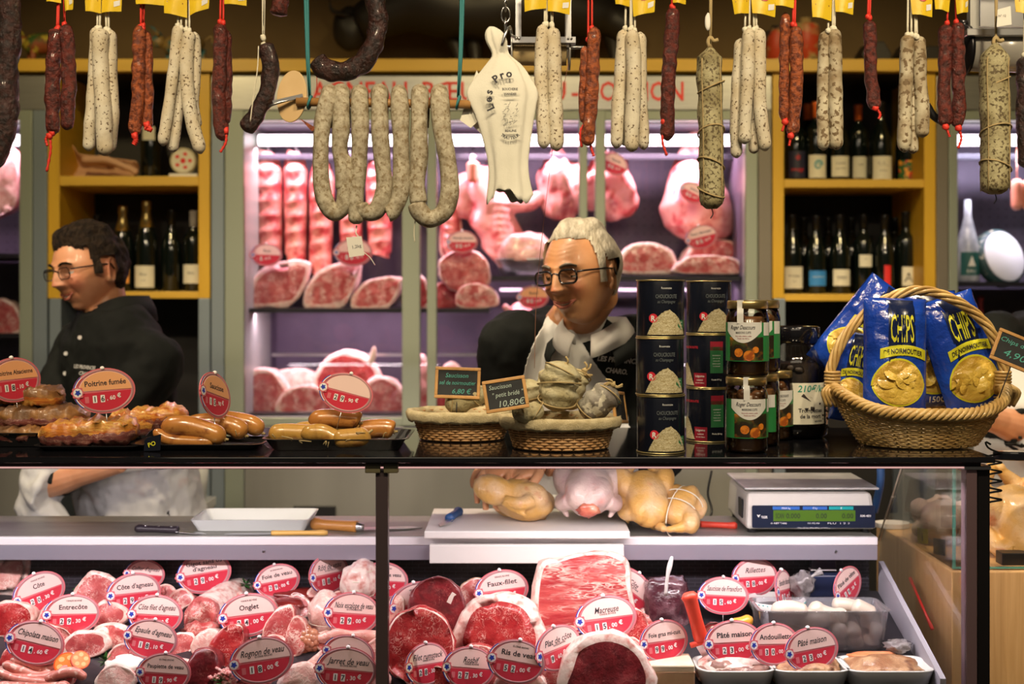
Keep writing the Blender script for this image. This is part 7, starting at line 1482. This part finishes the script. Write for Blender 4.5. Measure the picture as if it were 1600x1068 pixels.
b = B(); b.blob(W(1366, 1024, Y-.02), (.055, .02, .010), amp=.3); tag(b.build('salmon_slice', nz('salmon', (.72, .22, .08), (.8, .35, .18), 20, rough=.35, coat=.4)), 'orange slice between the tub and the right terrine dish', 'meat')
# ================================================================ signs in the display
VB = 'VIANDE BOVINE'; NE = 'NEE A L\'ETRANGER - MOINS DE 8 MOIS'
SG = [(61, 925, 62, 62, 'Côte', '20,30', 'at the far left', -12, VB, 0), (112, 959, 82, 62, 'Entrecôte', '29,30', 'over the red steaks', 2, VB, 0), (55, 1004, 96, 68, 'Chipolata maison', '14,60', 'above the thin sausages', 12, None, 1),
 (226, 897, 80, 46, 'Collier d\'agneau', '12,60', 'half hidden, at the back', 4, None, 1), (209, 926, 72, 62, 'Côte d\'agneau', '29,00', 'behind the filet one', 0, None, 0), (243, 960, 92, 62, 'Côte filet d\'agneau', '25,60', 'left of the rolled lamb', 2, None, 1),
 (236, 998, 97, 62, 'Epaule d\'agneau', '18,10', 'peach-tinted, in the middle left', 10, None, 1), (256, 1051, 102, 62, 'Paupiette de veau', '19,90', 'at the bottom edge', 3, NE, 0), (319, 895, 90, 62, 'Gigot sans os\nd\'agneau', '29,00', 'highest at the left', -10, None, 0),
 (388, 960, 90, 66, 'Onglet', '24,00', 'left of centre', -6, VB, 0), (433, 907, 77, 52, 'Foie de veau', '29,00', 'behind the liver', -12, NE, 0), (409, 1031, 97, 72, 'Rognon de veau', '18,00', 'above the mince', -6, NE, 1),
 (514, 896, 52, 62, 'Rôti de veau', '18,10', 'turned sideways at the back', 0, NE, 1), (598, 907, 82, 58, 'Côte filet de veau', '23,30', 'partly behind the dark post', 2, NE, 0), (550, 958, 84, 66, 'Noix escalope de veau', '29,00', 'left of the dark post', 8, NE, 1),
 (651, 942, 82, 66, 'Filet', '49,30', 'on the fillet roll', -6, VB, 0), (545, 1022, 92, 60, 'Cœur', '13,60', 'mostly hidden by the Jarret sign', 12, None, 1), (541, 1046, 97, 70, 'Jarret de veau', '17,30', 'at the bottom edge', 4, NE, 1),
 (667, 1037, 63, 66, 'Filet rumsteck', '28,30', 'low, right of the post', 4, VB, 1), (733, 1043, 82, 66, 'Rosbif', '27,30', 'at the bottom centre', 10, VB, 1), (784, 921, 84, 62, 'Faux-filet', '26,00', 'above the sirloin', -6, VB, 0),
 (807, 1033, 92, 68, 'Ris de veau', '52,00', 'low centre', 12, NE, 0), (872, 1012, 74, 70, 'Plat de côte', '9,60', 'behind the big round joint', -8, VB, 1), (982, 920, 84, 62, 'Côte', '15,30', 'steeply tilted on the tall rib block', 38, VB, 1),
 (947, 965, 97, 70, 'Macreuse', '15,00', 'over the big round joint', -8, VB, 1), (1037, 1001, 80, 66, 'Foie gras mi-cuit', '99,00', 'left of the upright red knife', 0, None, 0), (1130, 930, 85, 58, 'Saucisse de Francfort', '15,60', 'pale pink, in the upper right', 2, None, 1),
 (1146, 1003, 93, 68, 'Pâté maison', '23,00', 'right of the upright red knife', -2, None, 0), (1179, 901, 76, 58, 'Rillettes', '28,00', 'at the back right', 0, None, 1), (1225, 921, 41, 63, 'Boudin blanc', '19,00', 'turned sideways', 6, None, 1),
 (1210, 1006, 84, 66, 'Andouillette', '30,00', 'half behind the right pâté sign', 4, None, 0), (1268, 1014, 90, 68, 'Pâté maison', '23,00', 'in front of the plastic tub, handwritten style', -6, None, 1), (1324, 914, 58, 54, 'Pâté de tête', '19,20', 'above the plastic tub', -22, None, 0)]
for (x, y, w, h, ti, pr, wh, ro, su, sc_) in SG:
    front = y > 985; Y = yray(min(y+h*.5+8, 1085))-(.035 if front else .015)
    sign(x, y, w, h, max(Y, 2.63), ti, pr, wh, roll=ro, sub=su, script=bool(sc_), tilt=-10, pinned=True)

# smaller pieces packed around the signs
random.seed(21); KM = [('flat', ['fat', 'fat_white', 'lamb'], 'pale pink'), ('chop', ['fat_white', 'fat', 'beef_marbled'], 'streaky red'), ('wedge', ['veal', 'fat_white', 'pork'], 'light veal-coloured'), ('flat', ['beef', 'fat', 'beef'], 'deep red'), ('dome', ['beef_marbled', 'fat', 'beef_marbled'], 'fat-edged red')]
for i, (x, y, w, h, ti, *_r) in enumerate(SG):
    if x > 1010: continue
    ti = ti.replace('\n', ' ')
    for j, (dx, dy, pw, ph, wd) in enumerate(((.42, .62, 46, 34, 'lower right'), (-.45, .58, 42, 32, 'lower left'))):
        sh, ms, cl = KM[(i*2+j*3+(3 if x > 600 else 0)*(j == 0)) % 5]; cx_, cy_ = x+dx*w, y+dy*h+6
        if cy_ > 1066: continue
        cutm(cx_-pw/2, cy_-ph/2, cx_+pw/2, cy_+ph/2, sh, ms, f'small {cl} piece, {wd} of the {ti} sign', .06, .16, sd=i*1.7+j*.8+40, pitch=-25, yaw=random.uniform(-25, 25), roll=random.uniform(-40, 40), Y=yray(min(cy_+ph/2, 1085))+.012, name='meat_piece', grp='small meat pieces packed around the signs')
# ================================================================ people
from mathutils.bvhtree import BVHTree
def g2(x, z, x0, z0, sx, sz): return math.exp(-((x-x0)/sx)**2-((z-z0)/sz)**2)
def head_point(d, fat=0, age=0):
    x, y, z = .076*d.x, .094*d.y, .113*d.z
    t = max(0, -z/.113)
    x *= 1-(.34-fat)*t**1.7
    if y > 0: y *= 1.06-.50*t
    else: y *= 1-.05*t
    if y < 0:
        f = min(1, -d.y*1.6)
        s = max(0, min(1, (.014-z)/.046)); o = 0
        if z < .02: o -= (.004+.023*s)*math.exp(-(x/(.0075+.0055*s))**2)*(1 if z > -.032 else math.exp(-((z+.032)/.0055)**2))
        for q in (-1, 1):
            o -= .008*g2(x, z, q*.0135, -.031, .0065, .006); o += .010*g2(x, z, q*.031, .000, .015, .010); o -= .006*g2(x, z, q*.027, .021, .020, .007)
            o -= .010*g2(x, z, q*.042, -.031, .016, .014); o += .0045*g2(x, z, q*.030, -.054, .004, .013); o -= .004*g2(x, z, q*.031, -.014, .012, .004)
        lp = 1 if age else .6; o -= .007*lp*g2(x, z-.12*abs(x), 0, -.054, .022, .005); o += .007*g2(x, z-.22*abs(x), 0, -.0625, .026, .0028); o -= .008*lp*g2(x, z-.15*abs(x), 0, -.070, .018, .005)
        o += .004*g2(x, z, 0, -.083, .018, .005); o -= .016*g2(x, z, 0, -.099, .022, .014)
        if age:
            for zz in (.042, .051, .060): o += .0012*math.exp(-((z-zz-.2*abs(x))/.0018)**2)*(abs(x) < .045)
        y += o*f
    return Vector((x, y, z))
def head_grid(n=150, m=110, **k):
    V = []
    for j in range(m+1):
        th = pi*j/m
        for i in range(n): a = 2*pi*i/n; V.append(head_point(Vector((sin(th)*sin(a), -sin(th)*cos(a), cos(th))), **k))
    return V, [(j*n+i, j*n+(i+1) % n, (j+1)*n+(i+1) % n, (j+1)*n+i) for j in range(m) for i in range(n)], n, m
def bvh_of(o):
    bpy.context.view_layer.update(); dg = bpy.context.evaluated_depsgraph_get(); e = o.evaluated_get(dg); me = e.to_mesh(); M_ = o.matrix_world
    t = BVHTree.FromPolygons([M_ @ v.co for v in me.vertices], [tuple(p.vertices) for p in me.polygons]); e.to_mesh_clear(); return t
def inside(x, y, P):
    c = False
    for i in range(len(P)):
        (a, b_), (e, f) = P[i], P[i-1]
        if (b_ > y) != (f > y) and x < (e-a)*(y-b_)/(f-b_)+a: c = not c
    return c
def skinm(name, c1, c2, spots):
    m, t, p = base(name, c1, .42, coat=.08, sss=.12); v = t.vec(); n = t.noise(22, v, 4); c = t.ramp(n.outputs[0], [(.35, c1), (.7, c2)])
    tc = t.new('ShaderNodeTexCoord')
    for pos, r, col in spots:
        s = t.new('ShaderNodeVectorMath', operation='DISTANCE'); t.l.new(tc.outputs['Object'], s.inputs[0]); s.inputs[1].default_value = pos; f = t.ramp(s.outputs['Value'], [(0, .75), (min(1, r), 0)]); c = t.mix(f, c, col)
    t.l.new(c, p.inputs['Base Color']); b = t.new('ShaderNodeBump'); b.inputs['Strength'].default_value = .15; b.inputs['Distance'].default_value = .001; nb = t.noise(260, v, 3); t.l.new(nb.outputs[0], b.inputs['Height']); t.l.new(b.outputs[0], p.inputs['Normal']); return m
nz('jacket_black', (.0045, .006, .0055), (.009, .011, .010), 8, rough=.8, spec=.25, bump=.3, bscale=900); nz('cotton_white', (.62, .62, .60), (.70, .70, .68), 6, rough=.85, bump=.25, bscale=700, col3=(.55, .42, .38), s3=9, lo3=.66, hi3=.8)
base('eye_white', (.75, .72, .68), .2, coat=.6); base('iris', (.05, .035, .02), .2, coat=.6); base('lip', (.50, .16, .11), .4); base('teeth', (.78, .74, .62), .3, coat=.3); base('frame_black', (.01, .01, .012), .2, coat=.6)
base('mouth_in', (.08, .015, .012), .6); glassy('lens', refl=.45); base('trousers', (.02, .02, .025), .8)
def person(label, x, Y, sc, yaw, lean, headM, skin, hairmat, arms, hair, glasses=True, open_=True, fat=0, age=0, hairf=None, sleeve='jacket_black'):
    root = thing('person', label, 'person', (x, Y, .0)); RM = T(x, Y, 0) @ R(yaw) @ S(sc); UM = RM @ T(0, 0, .95) @ R(lean, 'X') @ T(0, 0, -.95)
    hc = headM.translation; hs = headM.to_scale().x
    HV, HF, hn, hm = head_grid(fat=fat, age=age)
    def rings(b, L, M_, mi=0, n=28, pw=.85):
        v = []
        for z, cy, hw, hd in L:
            for i in range(n): a = 2*pi*i/n; v.append(Vector((hw*math.copysign(abs(cos(a))**pw, cos(a)), cy+hd*math.copysign(abs(sin(a))**pw, sin(a)), z)))
        k = len(L); b.add(v, [(q*n+i, q*n+(i+1) % n, (q+1)*n+(i+1) % n, (q+1)*n+i) for q in range(k-1) for i in range(n)]+[tuple(range(n-1, -1, -1)), tuple((k-1)*n+i for i in range(n))], mi, True, M_)
    # ---- body, one continuous surface: head, neck, trunk, arms and hands
    b = B(); b.add(HV, HF, 0, True, headM)
    for q in (-1, 1):
        E = headM @ T(q*.073, .012, -.006) @ R(q*22) @ R(-8, 'X'); b.ring([E @ Vector((q*.004, .014*cos(a)+.002, .029*sin(a)-(.004 if sin(a) < 0 else 0))) for a in [i*2*pi/20 for i in range(20)]], .0042*hs, 8)
        V, Fc = ico(2); b.add([(v.x*.005, v.y*.014, v.z*.027) for v in V], Fc, 0, True, E); b.add([(v.x*.006, v.y*.007-.010, v.z*.009-.028) for v in V], Fc, 0, True, E)
    nb = UM @ Vector((0, .012, 1.44)); nh = headM @ Vector((0, .036, -.055)); b.tube(catmull([nb, nb.lerp(nh, .4), nb.lerp(nh, .75), nh+(nh-nb)*.15], 16), [.072*sc-.0008*i if i < 8 else .055*sc for i in range(17)], 22)
    rings(b, [(.93, 0, .12, .08), (1.1, 0, .12, .08), (1.3, 0, .14, .08), (1.42, 0, .13, .07), (1.47, .005, .07, .055)], UM)
    for A in arms:
        s_, e_, w_, hd, side = [Vector(q) if i < 4 else q for i, q in enumerate(A[:5])]
        b.tube(catmull([s_, s_.lerp(e_, .5), e_], 12), [.048*sc-.0008*sc*i for i in range(13)], 16); b.tube(catmull([e_, e_.lerp(w_, .3), e_.lerp(w_, .7), w_], 16), [sc*(.041+.006*sin(min(1, i/7)*pi)-.0009*i) for i in range(17)], 16)
        b.blob(e_, (.044*sc,)*3, amp=.05, lv=3)
        fd = (hd-w_).normalized(); up = Vector((0, 0, 1)); sd_ = fd.cross(up).normalized()*side; nn = sd_.cross(fd).normalized()*side; nn = nn if nn.z > 0 else -nn
        pc = w_+fd*.052*sc; V, Fc = ico(3); b.add([pc+fd*(v.x*.05*sc)+sd_*(v.y*.042*sc)+nn*(v.z*.017*sc) for v in V], Fc, 0, True)
        for k, (o, ln, r) in enumerate(((-.031, .066, .0086), (-.011, .077, .0092), (.010, .072, .0088), (.029, .056, .0078))):
            p0 = w_+fd*.078*sc+sd_*o*sc; c = .25+.08*k; P = [p0, p0+(fd*.42-nn*.12)*ln*sc+sd_*o*.12, p0+(fd*.72-nn*(.34+c*.3))*ln*sc+sd_*o*.15, p0+(fd*.86-nn*(.70+c*.3))*ln*sc+sd_*o*.12]
            b.tube(catmull(P, 14), [r*sc*(1.05 if i in (5, 9) else .98-.012*i) for i in range(15)], 12)
        p0 = w_+fd*.03*sc-sd_*.030*sc; b.tube(catmull([p0, p0+fd*.022*sc-sd_*.022*sc-nn*.010*sc, p0+fd*.05*sc-sd_*.030*sc-nn*.024*sc, p0+fd*.066*sc-sd_*.024*sc-nn*.034*sc], 12), [.0125*sc-.0004*i for i in range(13)], 12)
    body = b.build('body', skin, root, mods=[remesh(.0027, 3)])
    # ---- face details
    fy = lambda px_, z: min((v.y for v in HV if abs(v.x-px_) < .004 and abs(v.z-z) < .004 and v.y < 0), default=-.09)
    for q in (-1, 1):
        b = B(); V, Fc = ico(3); c = Vector((q*.0305, -.0665, .000)); b.add([c+v*.0128 for v in V], Fc, 0, True, headM)
        look = Vector((q*.0305-.003, -.0665, -.001)); b.prism(ell(.0105, .0105, 18), .0009, 1, M=headM @ T(look+Vector((0, -.0121, 0))) @ R(90, 'X')); b.build('eye', ['eye_white', 'iris'], root)
        b = B(); vs = []; 
        for (a0, a1, sg) in ((.10 if not age else -.02, 1.3, 1), (.52, 1.3, -1)):
            o = len(vs); nn_ = 14
            for j in range(6):
                el = (a0+(a1-a0)*j/5)*sg
                for i in range(nn_): a = -1.25+2.5*i/(nn_-1); el2 = el*(1-.25*(abs(a)/1.25)**2) if j == 0 else el; vs.append(c+Vector((.0142*sin(a)*cos(el2), -.0142*cos(a)*cos(el2), .0142*sin(el2))))
            b.add(vs[o:], [(j*nn_+i, j*nn_+i+1, (j+1)*nn_+i+1, (j+1)*nn_+i) for j in range(5) for i in range(nn_-1)], 0, True, headM)
        b.build('eyelids', skin, root)
        b = B(); b.tube([headM @ Vector((q*xx, fy(q*xx, zz)-.001, zz)) for xx, zz in ((.013, .019), (.020, .0225), (.028, .0245), (.037, .024), (.046, .019))], [.0025*hs, .0034*hs, .0034*hs, .003*hs, .0016*hs], 8, amp=.5, fr=200); b.build('eyebrow', hairmat if not age else base_or('brow_grey', (.16, .13, .10)), root)
    W2 = .030 if age else .026; Ls = [-1+2*i/12 for i in range(13)]
    cz = lambda u: -.0625+.0095*u*u
    for nm, dz, r, m_ in (('upper_lip', .0042 if open_ else .0022, .0028, 'lip'), ('lower_lip', -.0065 if open_ else -.003, .0036, 'lip')):
        b = B(); b.tube([headM @ Vector((u*W2, fy(u*W2, cz(u))-.0012+.003*u*u, cz(u)+dz*(1-u*u))) for u in Ls], [r*hs*(1.15-.75*u*u) for u in Ls], 8); b.build(nm, m_, root)
    if open_:
        b = B(); v = []
        for u in Ls: yy = fy(u*W2, cz(u)); v += [(u*W2*.9, yy-.0014+.003*u*u, cz(u)+.0042*(1-u*u)), (u*W2*.9, yy-.0014+.003*u*u, cz(u)-(.0008 if age else .0022)*(1-u*u))]
        b.add(v, [(2*i, 2*i+2, 2*i+3, 2*i+1) for i in range(12)], 0, True, headM); b.build('teeth', 'teeth', root)
        b = B(); v = []
        for u in Ls: yy = fy(u*W2, cz(u)); v += [(u*W2*.92, yy-.0008+.003*u*u, cz(u)+.001*(1-u*u)), (u*W2*.92, yy-.0008+.003*u*u, cz(u)-.006*(1-u*u))]
        b.add(v, [(2*i, 2*i+2, 2*i+3, 2*i+1) for i in range(12)], 0, True, headM); b.build('mouth_opening', 'mouth_in', root)
    # ---- hair: a shell over the scalp
    b = B(); keep = {}; vs = []
    def hv(v, dd):
        h = hairf(dd, v)
        return h
    D = [Vector((v.x/.076, v.y/.094, v.z/.113)) for v in HV]; hh = [hairf(D[i].normalized()) for i in range(len(HV))]
    for i, v in enumerate(HV):
        k = hh[i]
        if k > -.12:
            th = hair[0]*min(1, max(0, (k+.12)/.3))**.6; n_ = D[i].normalized(); s_ = noise.noise(Vector((v.x*hair[1], v.y*hair[1]*.5, v.z*hair[1]*.6))); s2 = noise.noise(Vector((v.x*hair[1]*3, v.y*hair[1], v.z*hair[1])))
            keep[i] = len(vs); vs.append(v+Vector((n_.x, n_.y, n_.z*1.1))*(th*(1+.6*s_+.4*s2)-.001))
    b.add(vs, [[keep[i] for i in f] for f in HF if all(i in keep for i in f)], 0, True, headM); b.build('hair', hairmat, root)
    # ---- glasses
    if glasses:
        gm = B(); 
        for q in (-1, 1):
            rr = [(x_*1.0, y_) for x_, y_ in rrect(.046, .029, .012, 6)]
            gm.ring([headM @ Vector((q*.0325+p[0], -.0975+.10*abs(q*.0325+p[0])**1*.25, -.002+p[1])) for p in rr], (.0024 if age else .0014)*hs, 8)
            gm.tube([headM @ Vector(p) for p in ((q*.055, -.092, .007), (q*.066, -.080, .008), (q*.0815, -.02, .008), (q*.0815, .012, .006), (q*.079, .022, -.008))], .0022*hs, 8)
        gm.tube(catmull([headM @ Vector(p) for p in ((-.010, -.0975, .003), (0, -.1005, .0065), (.010, -.0975, .003))], 8), .002*hs, 8); gf_ = gm.build('glasses', 'frame_black', root)
        for q in (-1, 1): b = B(); b.prism([(q*.0325+x_, y_-.002) for x_, y_ in rrect(.043, .026, .011, 5)], .0008, M=headM @ T(0, -.0935, 0) @ R(90, 'X')); b.build('lens', 'lens', gf_)
    # ---- clothes
    b = B(); rings(b, [(.88, 0, .172, .132), (1.0, 0, .168, .135), (1.12, 0, .165, .132), (1.25, 0, .180, .130), (1.36, .0, .190, .122), (1.425, .003, .185, .108), (1.468, .008, .14, .09), (1.505, .012, .088, .078)], UM)
    for A in arms:
        s_, e_, w_ = Vector(A[0]), Vector(A[1]), Vector(A[2]); cut_ = A[5] if len(A) > 5 else .9; full = [s_, s_.lerp(e_, .5)+Vector((0, .01, .0)), e_]+([e_.lerp(w_, cut_*.5), e_.lerp(w_, cut_)] if cut_ > 0 else [])
        b.tube(catmull([UM @ Vector((math.copysign(.08, A[4]), .0, 1.40))]+full, 30), lambda q: sc*(.078-.016*q), 18, amp=.12, fr=14)
    jk = b.build('jacket', 'jacket_black', root, mods=[remesh(.0075, 5), wrinkle(.09, .022, 2)])
    bv = bvh_of(jk)
    def drape(name, poly, mat, off=.005, step=3.0, par=None, Y0=2.9, thick=.002, sm=1):
        xs_ = [p[0] for p in poly]; ys_ = [p[1] for p in poly]; x0, y0 = min(xs_), min(ys_); nx = int((max(xs_)-x0)/step)+2; ny = int((max(ys_)-y0)/step)+2; ids = {}; v = []; co = Vector((0, 0, CZ))
        for j in range(ny):
            for i in range(nx):
                px_, py_ = x0+i*step, y0+j*step; d = (W(px_, py_, 3)-co).normalized(); h, nrm, _, _ = bv.ray_cast(co+d*2.5, d)
                if h is None: continue
                ids[i, j] = len(v); v.append(h+(nrm if nrm.dot(d) < 0 else -nrm)*off)
        b = B(); F = [(ids[i, j], ids[i+1, j], ids[i+1, j+1], ids[i, j+1]) for j in range(ny-1) for i in range(nx-1) if inside(x0+(i+.5)*step, y0+(j+.5)*step, poly) and all(q in ids for q in ((i, j), (i+1, j), (i+1, j+1), (i, j+1)))]
        F = [f for f in F if max((v[a].y for a in f))-min((v[a].y for a in f)) < .06]
        b.add(v, F, 0, True); o = b.build(name, mat, par or root, mods=[sol(thick)])
        bm = bmesh.new(); bm.from_mesh(o.data); bmesh.ops.delete(bm, geom=[q for q in bm.verts if not q.link_faces], context='VERTS'); [bmesh.ops.smooth_vert(bm, verts=bm.verts, factor=.5, use_axis_x=True, use_axis_y=True, use_axis_z=True) for _ in range(9)]; bm.to_mesh(o.data); bm.free(); return o
    def embroider(lines_, mat='cotton_white'):
        b = B(); co = Vector((0, 0, CZ))
        for s, px_, py_, wd, size, roll in lines_:
            v, f, w = text_geo(s, .03, .2); k = wd/w
            vs_ = []
            for p in v:
                X, Y_ = p.x*k, -p.y*size; X, Y_ = X*cos(radians(roll))-Y_*sin(radians(roll)), X*sin(radians(roll))+Y_*cos(radians(roll)); d = (W(px_+X, py_+Y_, 3)-co).normalized(); h, nrm, _, _ = bv.ray_cast(co+d*2.5, d); vs_.append((h if h is not None else co+d*3.3)-d*.004)
            b.add(vs_, f, 0)
        b.build('embroidery', mat, jk)
    # trousers and shoes, hidden behind the counter
    b = B()
    for q in (-1, 1): b.tube([RM @ Vector((q*.085, 0, .96)), RM @ Vector((q*.095, -.01, .5)), RM @ Vector((q*.10, .01, .07))], [.105*sc, .075*sc, .055*sc], 16)
    b.build('trousers', 'trousers', root, mods=[remesh(.012, 3)])
    for q in (-1, 1): b = B(); b.blob(RM @ Vector((q*.10, -.04, .04)), (.045, .13, .04), amp=.05, M=R(yaw)); b.build('shoe', 'black', root)
    def skirt(z0=.55, z1=1.16, mat='cotton_white', ex=.012):
        b = B(); rings(b, [(z0, 0, .205+ex, .155+ex), (.8, 0, .195+ex, .150+ex), (.95, 0, .180+ex, .142+ex), (1.06, 0, .176+ex, .140+ex), (z1, 0, .172+ex, .136+ex)], UM if lean < 20 else RM); o = b.build('apron', mat, root, mods=[remesh(.008, 3), wrinkle(.07, .034, 3)])
        b = B(); n = 40; b.ring([UM @ Vector((.196*cos(a), .160*sin(a), 1.075+.02*cos(a+1))) for a in [i*2*pi/n for i in range(n)]], .011, 8); b.build('apron_string', mat, o); return o
    return dict(root=root, drape=drape, embroider=embroider, skirt=skirt, UM=UM, RM=RM, jk=jk, bv=bv, body=body)
nz('hair_dark', (.010, .006, .004), (.030, .018, .010), 90, rough=.7, bump=1.0, bscale=150, stretch=(1, .5, .6), bdist=.012, spec=.2)
nz('hair_white', (.62, .57, .46), (.42, .37, .28), 70, rough=.6, bump=1.0, bscale=150, stretch=(1, .4, .5), bdist=.004)
# ---- older man
H1 = T(W(908, 428, 3.17)) @ R(-38) @ R(4, 'X') @ R(-4, 'Y') @ S(1.11)
x1_, Y1_ = .175, 3.48
hl = lambda p: tuple(H1 @ Vector(p)-Vector((x1_, Y1_, 0)))
skinm('skin_tan', (.55, .25, .11), (.62, .32, .16), [(hl((-.04, -.08, -.03)), .035, (.62, .20, .10)), (hl((.04, -.08, -.03)), .035, (.60, .19, .10)), (hl((0, -.115, -.03)), .022, (.58, .17, .09))])
def hair_old(d):
    # d unit direction in head space; positive inside the hair
    front = -d.y; line = .74+.10*max(0, front)-.0 if front > .35 else (.74-(.35-front)*1.25)
    if front < -.15: line = max(-.62, .115+(-.15-front)*-1.3)
    side = d.z-line+.05*noise.noise(d*5)
    if abs(d.x) > .7 and .16 < front < .40 and d.z > -.2: side = max(side, .10)
    elif abs(d.x) > .8 and front > -.22 and d.z < .2: side = -1
    return side
SL, SR = Vector((.345, 3.33, 1.49)), Vector((.0, 3.27, 1.51))
P1 = person('smiling older man with white hair, black glasses and white apron, bending over a chicken', x1_, Y1_, 1.065, -14, 18, H1, 'skin_tan', 'hair_white',
    [(SL, (.37, 3.27, 1.22), (.085, 3.16, 1.205), (-.02, 3.12, 1.175), 1, .72), (SR, (-.045, 3.32, 1.23), (-.010, 3.20, 1.225), (-.04, 3.12, 1.19), -1, .6)], (.013, 26), True, True, .0, 1, hair_old)
P1['drape']('apron', [(868, 482), (880, 480), (886, 500), (905, 524), (928, 560), (960, 606), (985, 650), (1010, 800), (806, 800), (806, 620), (818, 560), (832, 524), (850, 500)], 'cotton_white', .007, 3)
P1['drape']('shirt_front', [(880, 484), (888, 512), (908, 540), (934, 530), (950, 500), (958, 470), (930, 490), (905, 500), (890, 492)], base('shirt_white', (.72, .70, .66), .8)[0], .004, 2.5)
nbk = H1 @ Vector((0, .022, -.112))
def collar(P, c, mat, r=.075, h=.04, tilt=(0, 0, 0), name='shirt_collar', open_a=.45, drop=.03, yaw=-20, fl=.010):
    b = B(); n = 44; v = []; rows = [(-.0, h*.55), (.002, h), (fl+.004, h*.5), (fl+.010, -.002)]
    for dr, dz in rows:
        for i in range(n+1):
            a = open_a+(2*pi-2*open_a)*i/n; f = cos(a); v.append(Matrix.Rotation(radians(yaw), 3, 'Z') @ Vector(((r+dr)*sin(a), -(r*1.05+dr)*cos(a), dz-drop*max(0, f)**2+(0 if f < 0 else 0))))
    m_ = n+1; b.add([Vector(c)+q for q in v], [(k*m_+i, k*m_+i+1, (k+1)*m_+i+1, (k+1)*m_+i) for k in range(len(rows)-1) for i in range(n)], 0, True); return b.build(name, mat, P['root'], mods=[sol(.003)])
collar(P1, (nbk.x+.008, nbk.y+.020, nbk.z-.040), 'shirt_white', .078, .052, yaw=-24, drop=.045, open_a=.28, fl=.014)
collar(P1, (nbk.x+.012, nbk.y+.032, nbk.z-.070), 'jacket_black', .098, .045, yaw=-24, drop=.06, open_a=.75, name='jacket_collar', fl=.018)
P1['embroider']([('LES PROVINCES', 968, 566, 70, 11, 5), ('CHAROLLES'[:5]+'.', 963, 583, 34, 11, 6)])
for px, py in ((917, 557), (915, 590)):
    co = Vector((0, 0, CZ)); d = (W(px, py, 3)-co).normalized(); h = P1['bv'].ray_cast(co+d*2.5, d)[0]
    if h is not None: b = B(); b.prism(ell(.011, .011, 14), .003, M=T(h-d*.004) @ R(90, 'X')); b.build('button', 'cotton_white', P1['root'])
P1['skirt'](.6, 1.15)
# ---- younger man, turned to the left
H2 = T(W(138, 420, 3.70)) @ R(-36) @ R(8, 'X') @ R(-4, 'Y') @ S(1.10)
x2_, Y2_ = -1.10, 3.78
hl = lambda p: tuple(H2 @ Vector(p)-Vector((x2_, Y2_, 0)))
skinm('skin_rosy', (.58, .26, .13), (.66, .33, .19), [(hl((.04, -.08, -.03)), .045, (.66, .20, .12)), (hl((0, -.11, -.03)), .022, (.6, .18, .11)), (hl((.08, .01, 0)), .04, (.62, .2, .12))])
def hair_young(d):
    front = -d.y; line = .60+.14*max(0, front-.4)+.05*sin(d.x*6) if front > .45 else .60-(.45-front)*1.35
    if front < -.1: line = max(-.72, -.09+(-.1-front)*-1.2)
    s = d.z-line+.05*noise.noise(d*6)
    if abs(d.x) > .66 and .16 < front < .42 and d.z > -.12: s = max(s, .08)
    elif abs(d.x) > .8 and front > -.22 and d.z < .2: s = -1
    return s
P2 = person('man with dark hair and thin black glasses in a black jacket, looking to the left', x2_, Y2_, 1.06, -44, 11, H2, 'skin_rosy', 'hair_dark',
    [((-1.0, 3.60, 1.42), (-1.27, 3.50, 1.115), (-1.05, 3.44, 1.175), (-.96, 3.43, 1.225), 1, 0), ((-1.30, 3.84, 1.45), (-1.36, 3.66, 1.20), (-1.22, 3.52, 1.21), (-1.13, 3.48, 1.24), -1, .5)], (.015, 46), True, True, .05, 0, hair_young)
b = B(); b.tube(catmull([Vector((-1.19, 3.53, 1.24)), Vector((-1.26, 3.505, 1.15)), Vector((-1.275, 3.50, 1.11)), Vector((-1.245, 3.49, 1.095))], 20), lambda q: .068+.010*sin(q*9), 20, amp=.2, fr=16); b.tube(catmull([Vector((-1.28, 3.50, 1.12)), Vector((-1.30, 3.50, 1.06)), Vector((-1.24, 3.50, .98))], 12), .05, 14, amp=.3, fr=14); b.build('rolled_sleeve', 'cotton_white', P2['root'], mods=[remesh(.007, 2), wrinkle(.06, .02, 2)])
P2['skirt'](.6, 1.17)
nk = H2 @ Vector((0, .035, -.115)); collar(P2, (nk.x+.02, nk.y+.015, nk.z-.03), 'jacket_black', .092, .07, yaw=-50, drop=.045, open_a=.35, name='jacket_collar', fl=.014)
P2['embroider']([('LES PROVINCES', 132, 576, 34, 8, 6), ('CHAR.', 133, 586, 20, 8, 6)])
for px, py in ((125, 527), (102, 583), (103, 552)):
    co = Vector((0, 0, CZ)); d = (W(px, py, 3)-co).normalized(); h = P2['bv'].ray_cast(co+d*2.5, d)[0]
    if h is not None: b = B(); b.prism(ell(.012, .012, 14), .003, M=T(h-d*.004) @ R(90, 'X')); b.build('button', 'cotton_white', P2['root'])
# ---- third person, mostly outside the right edge
H3 = T(1.50, 3.48, 1.745) @ R(-15) @ R(8, 'X')
P3 = person('person in a black jacket and white apron reaching in from the right edge', 1.52, 3.66, 1.05, -10, 10, H3, 'skin_rosy', 'hair_dark',
    [((1.335, 3.54, 1.50), (1.36, 3.40, 1.27), (1.17, 3.30, 1.325), (1.08, 3.26, 1.33), -1, .10), ((1.70, 3.50, 1.49), (1.78, 3.45, 1.2), (1.62, 3.50, 1.12), (1.55, 3.5, 1.1), 1, .6)], (.016, 30), False, False, .03, 0, hair_young)
P3['drape']('apron', [(1566, 545), (1640, 520), (1760, 800), (1560, 800)], 'cotton_white', .008, 5)
P3['skirt'](.6, 1.18)
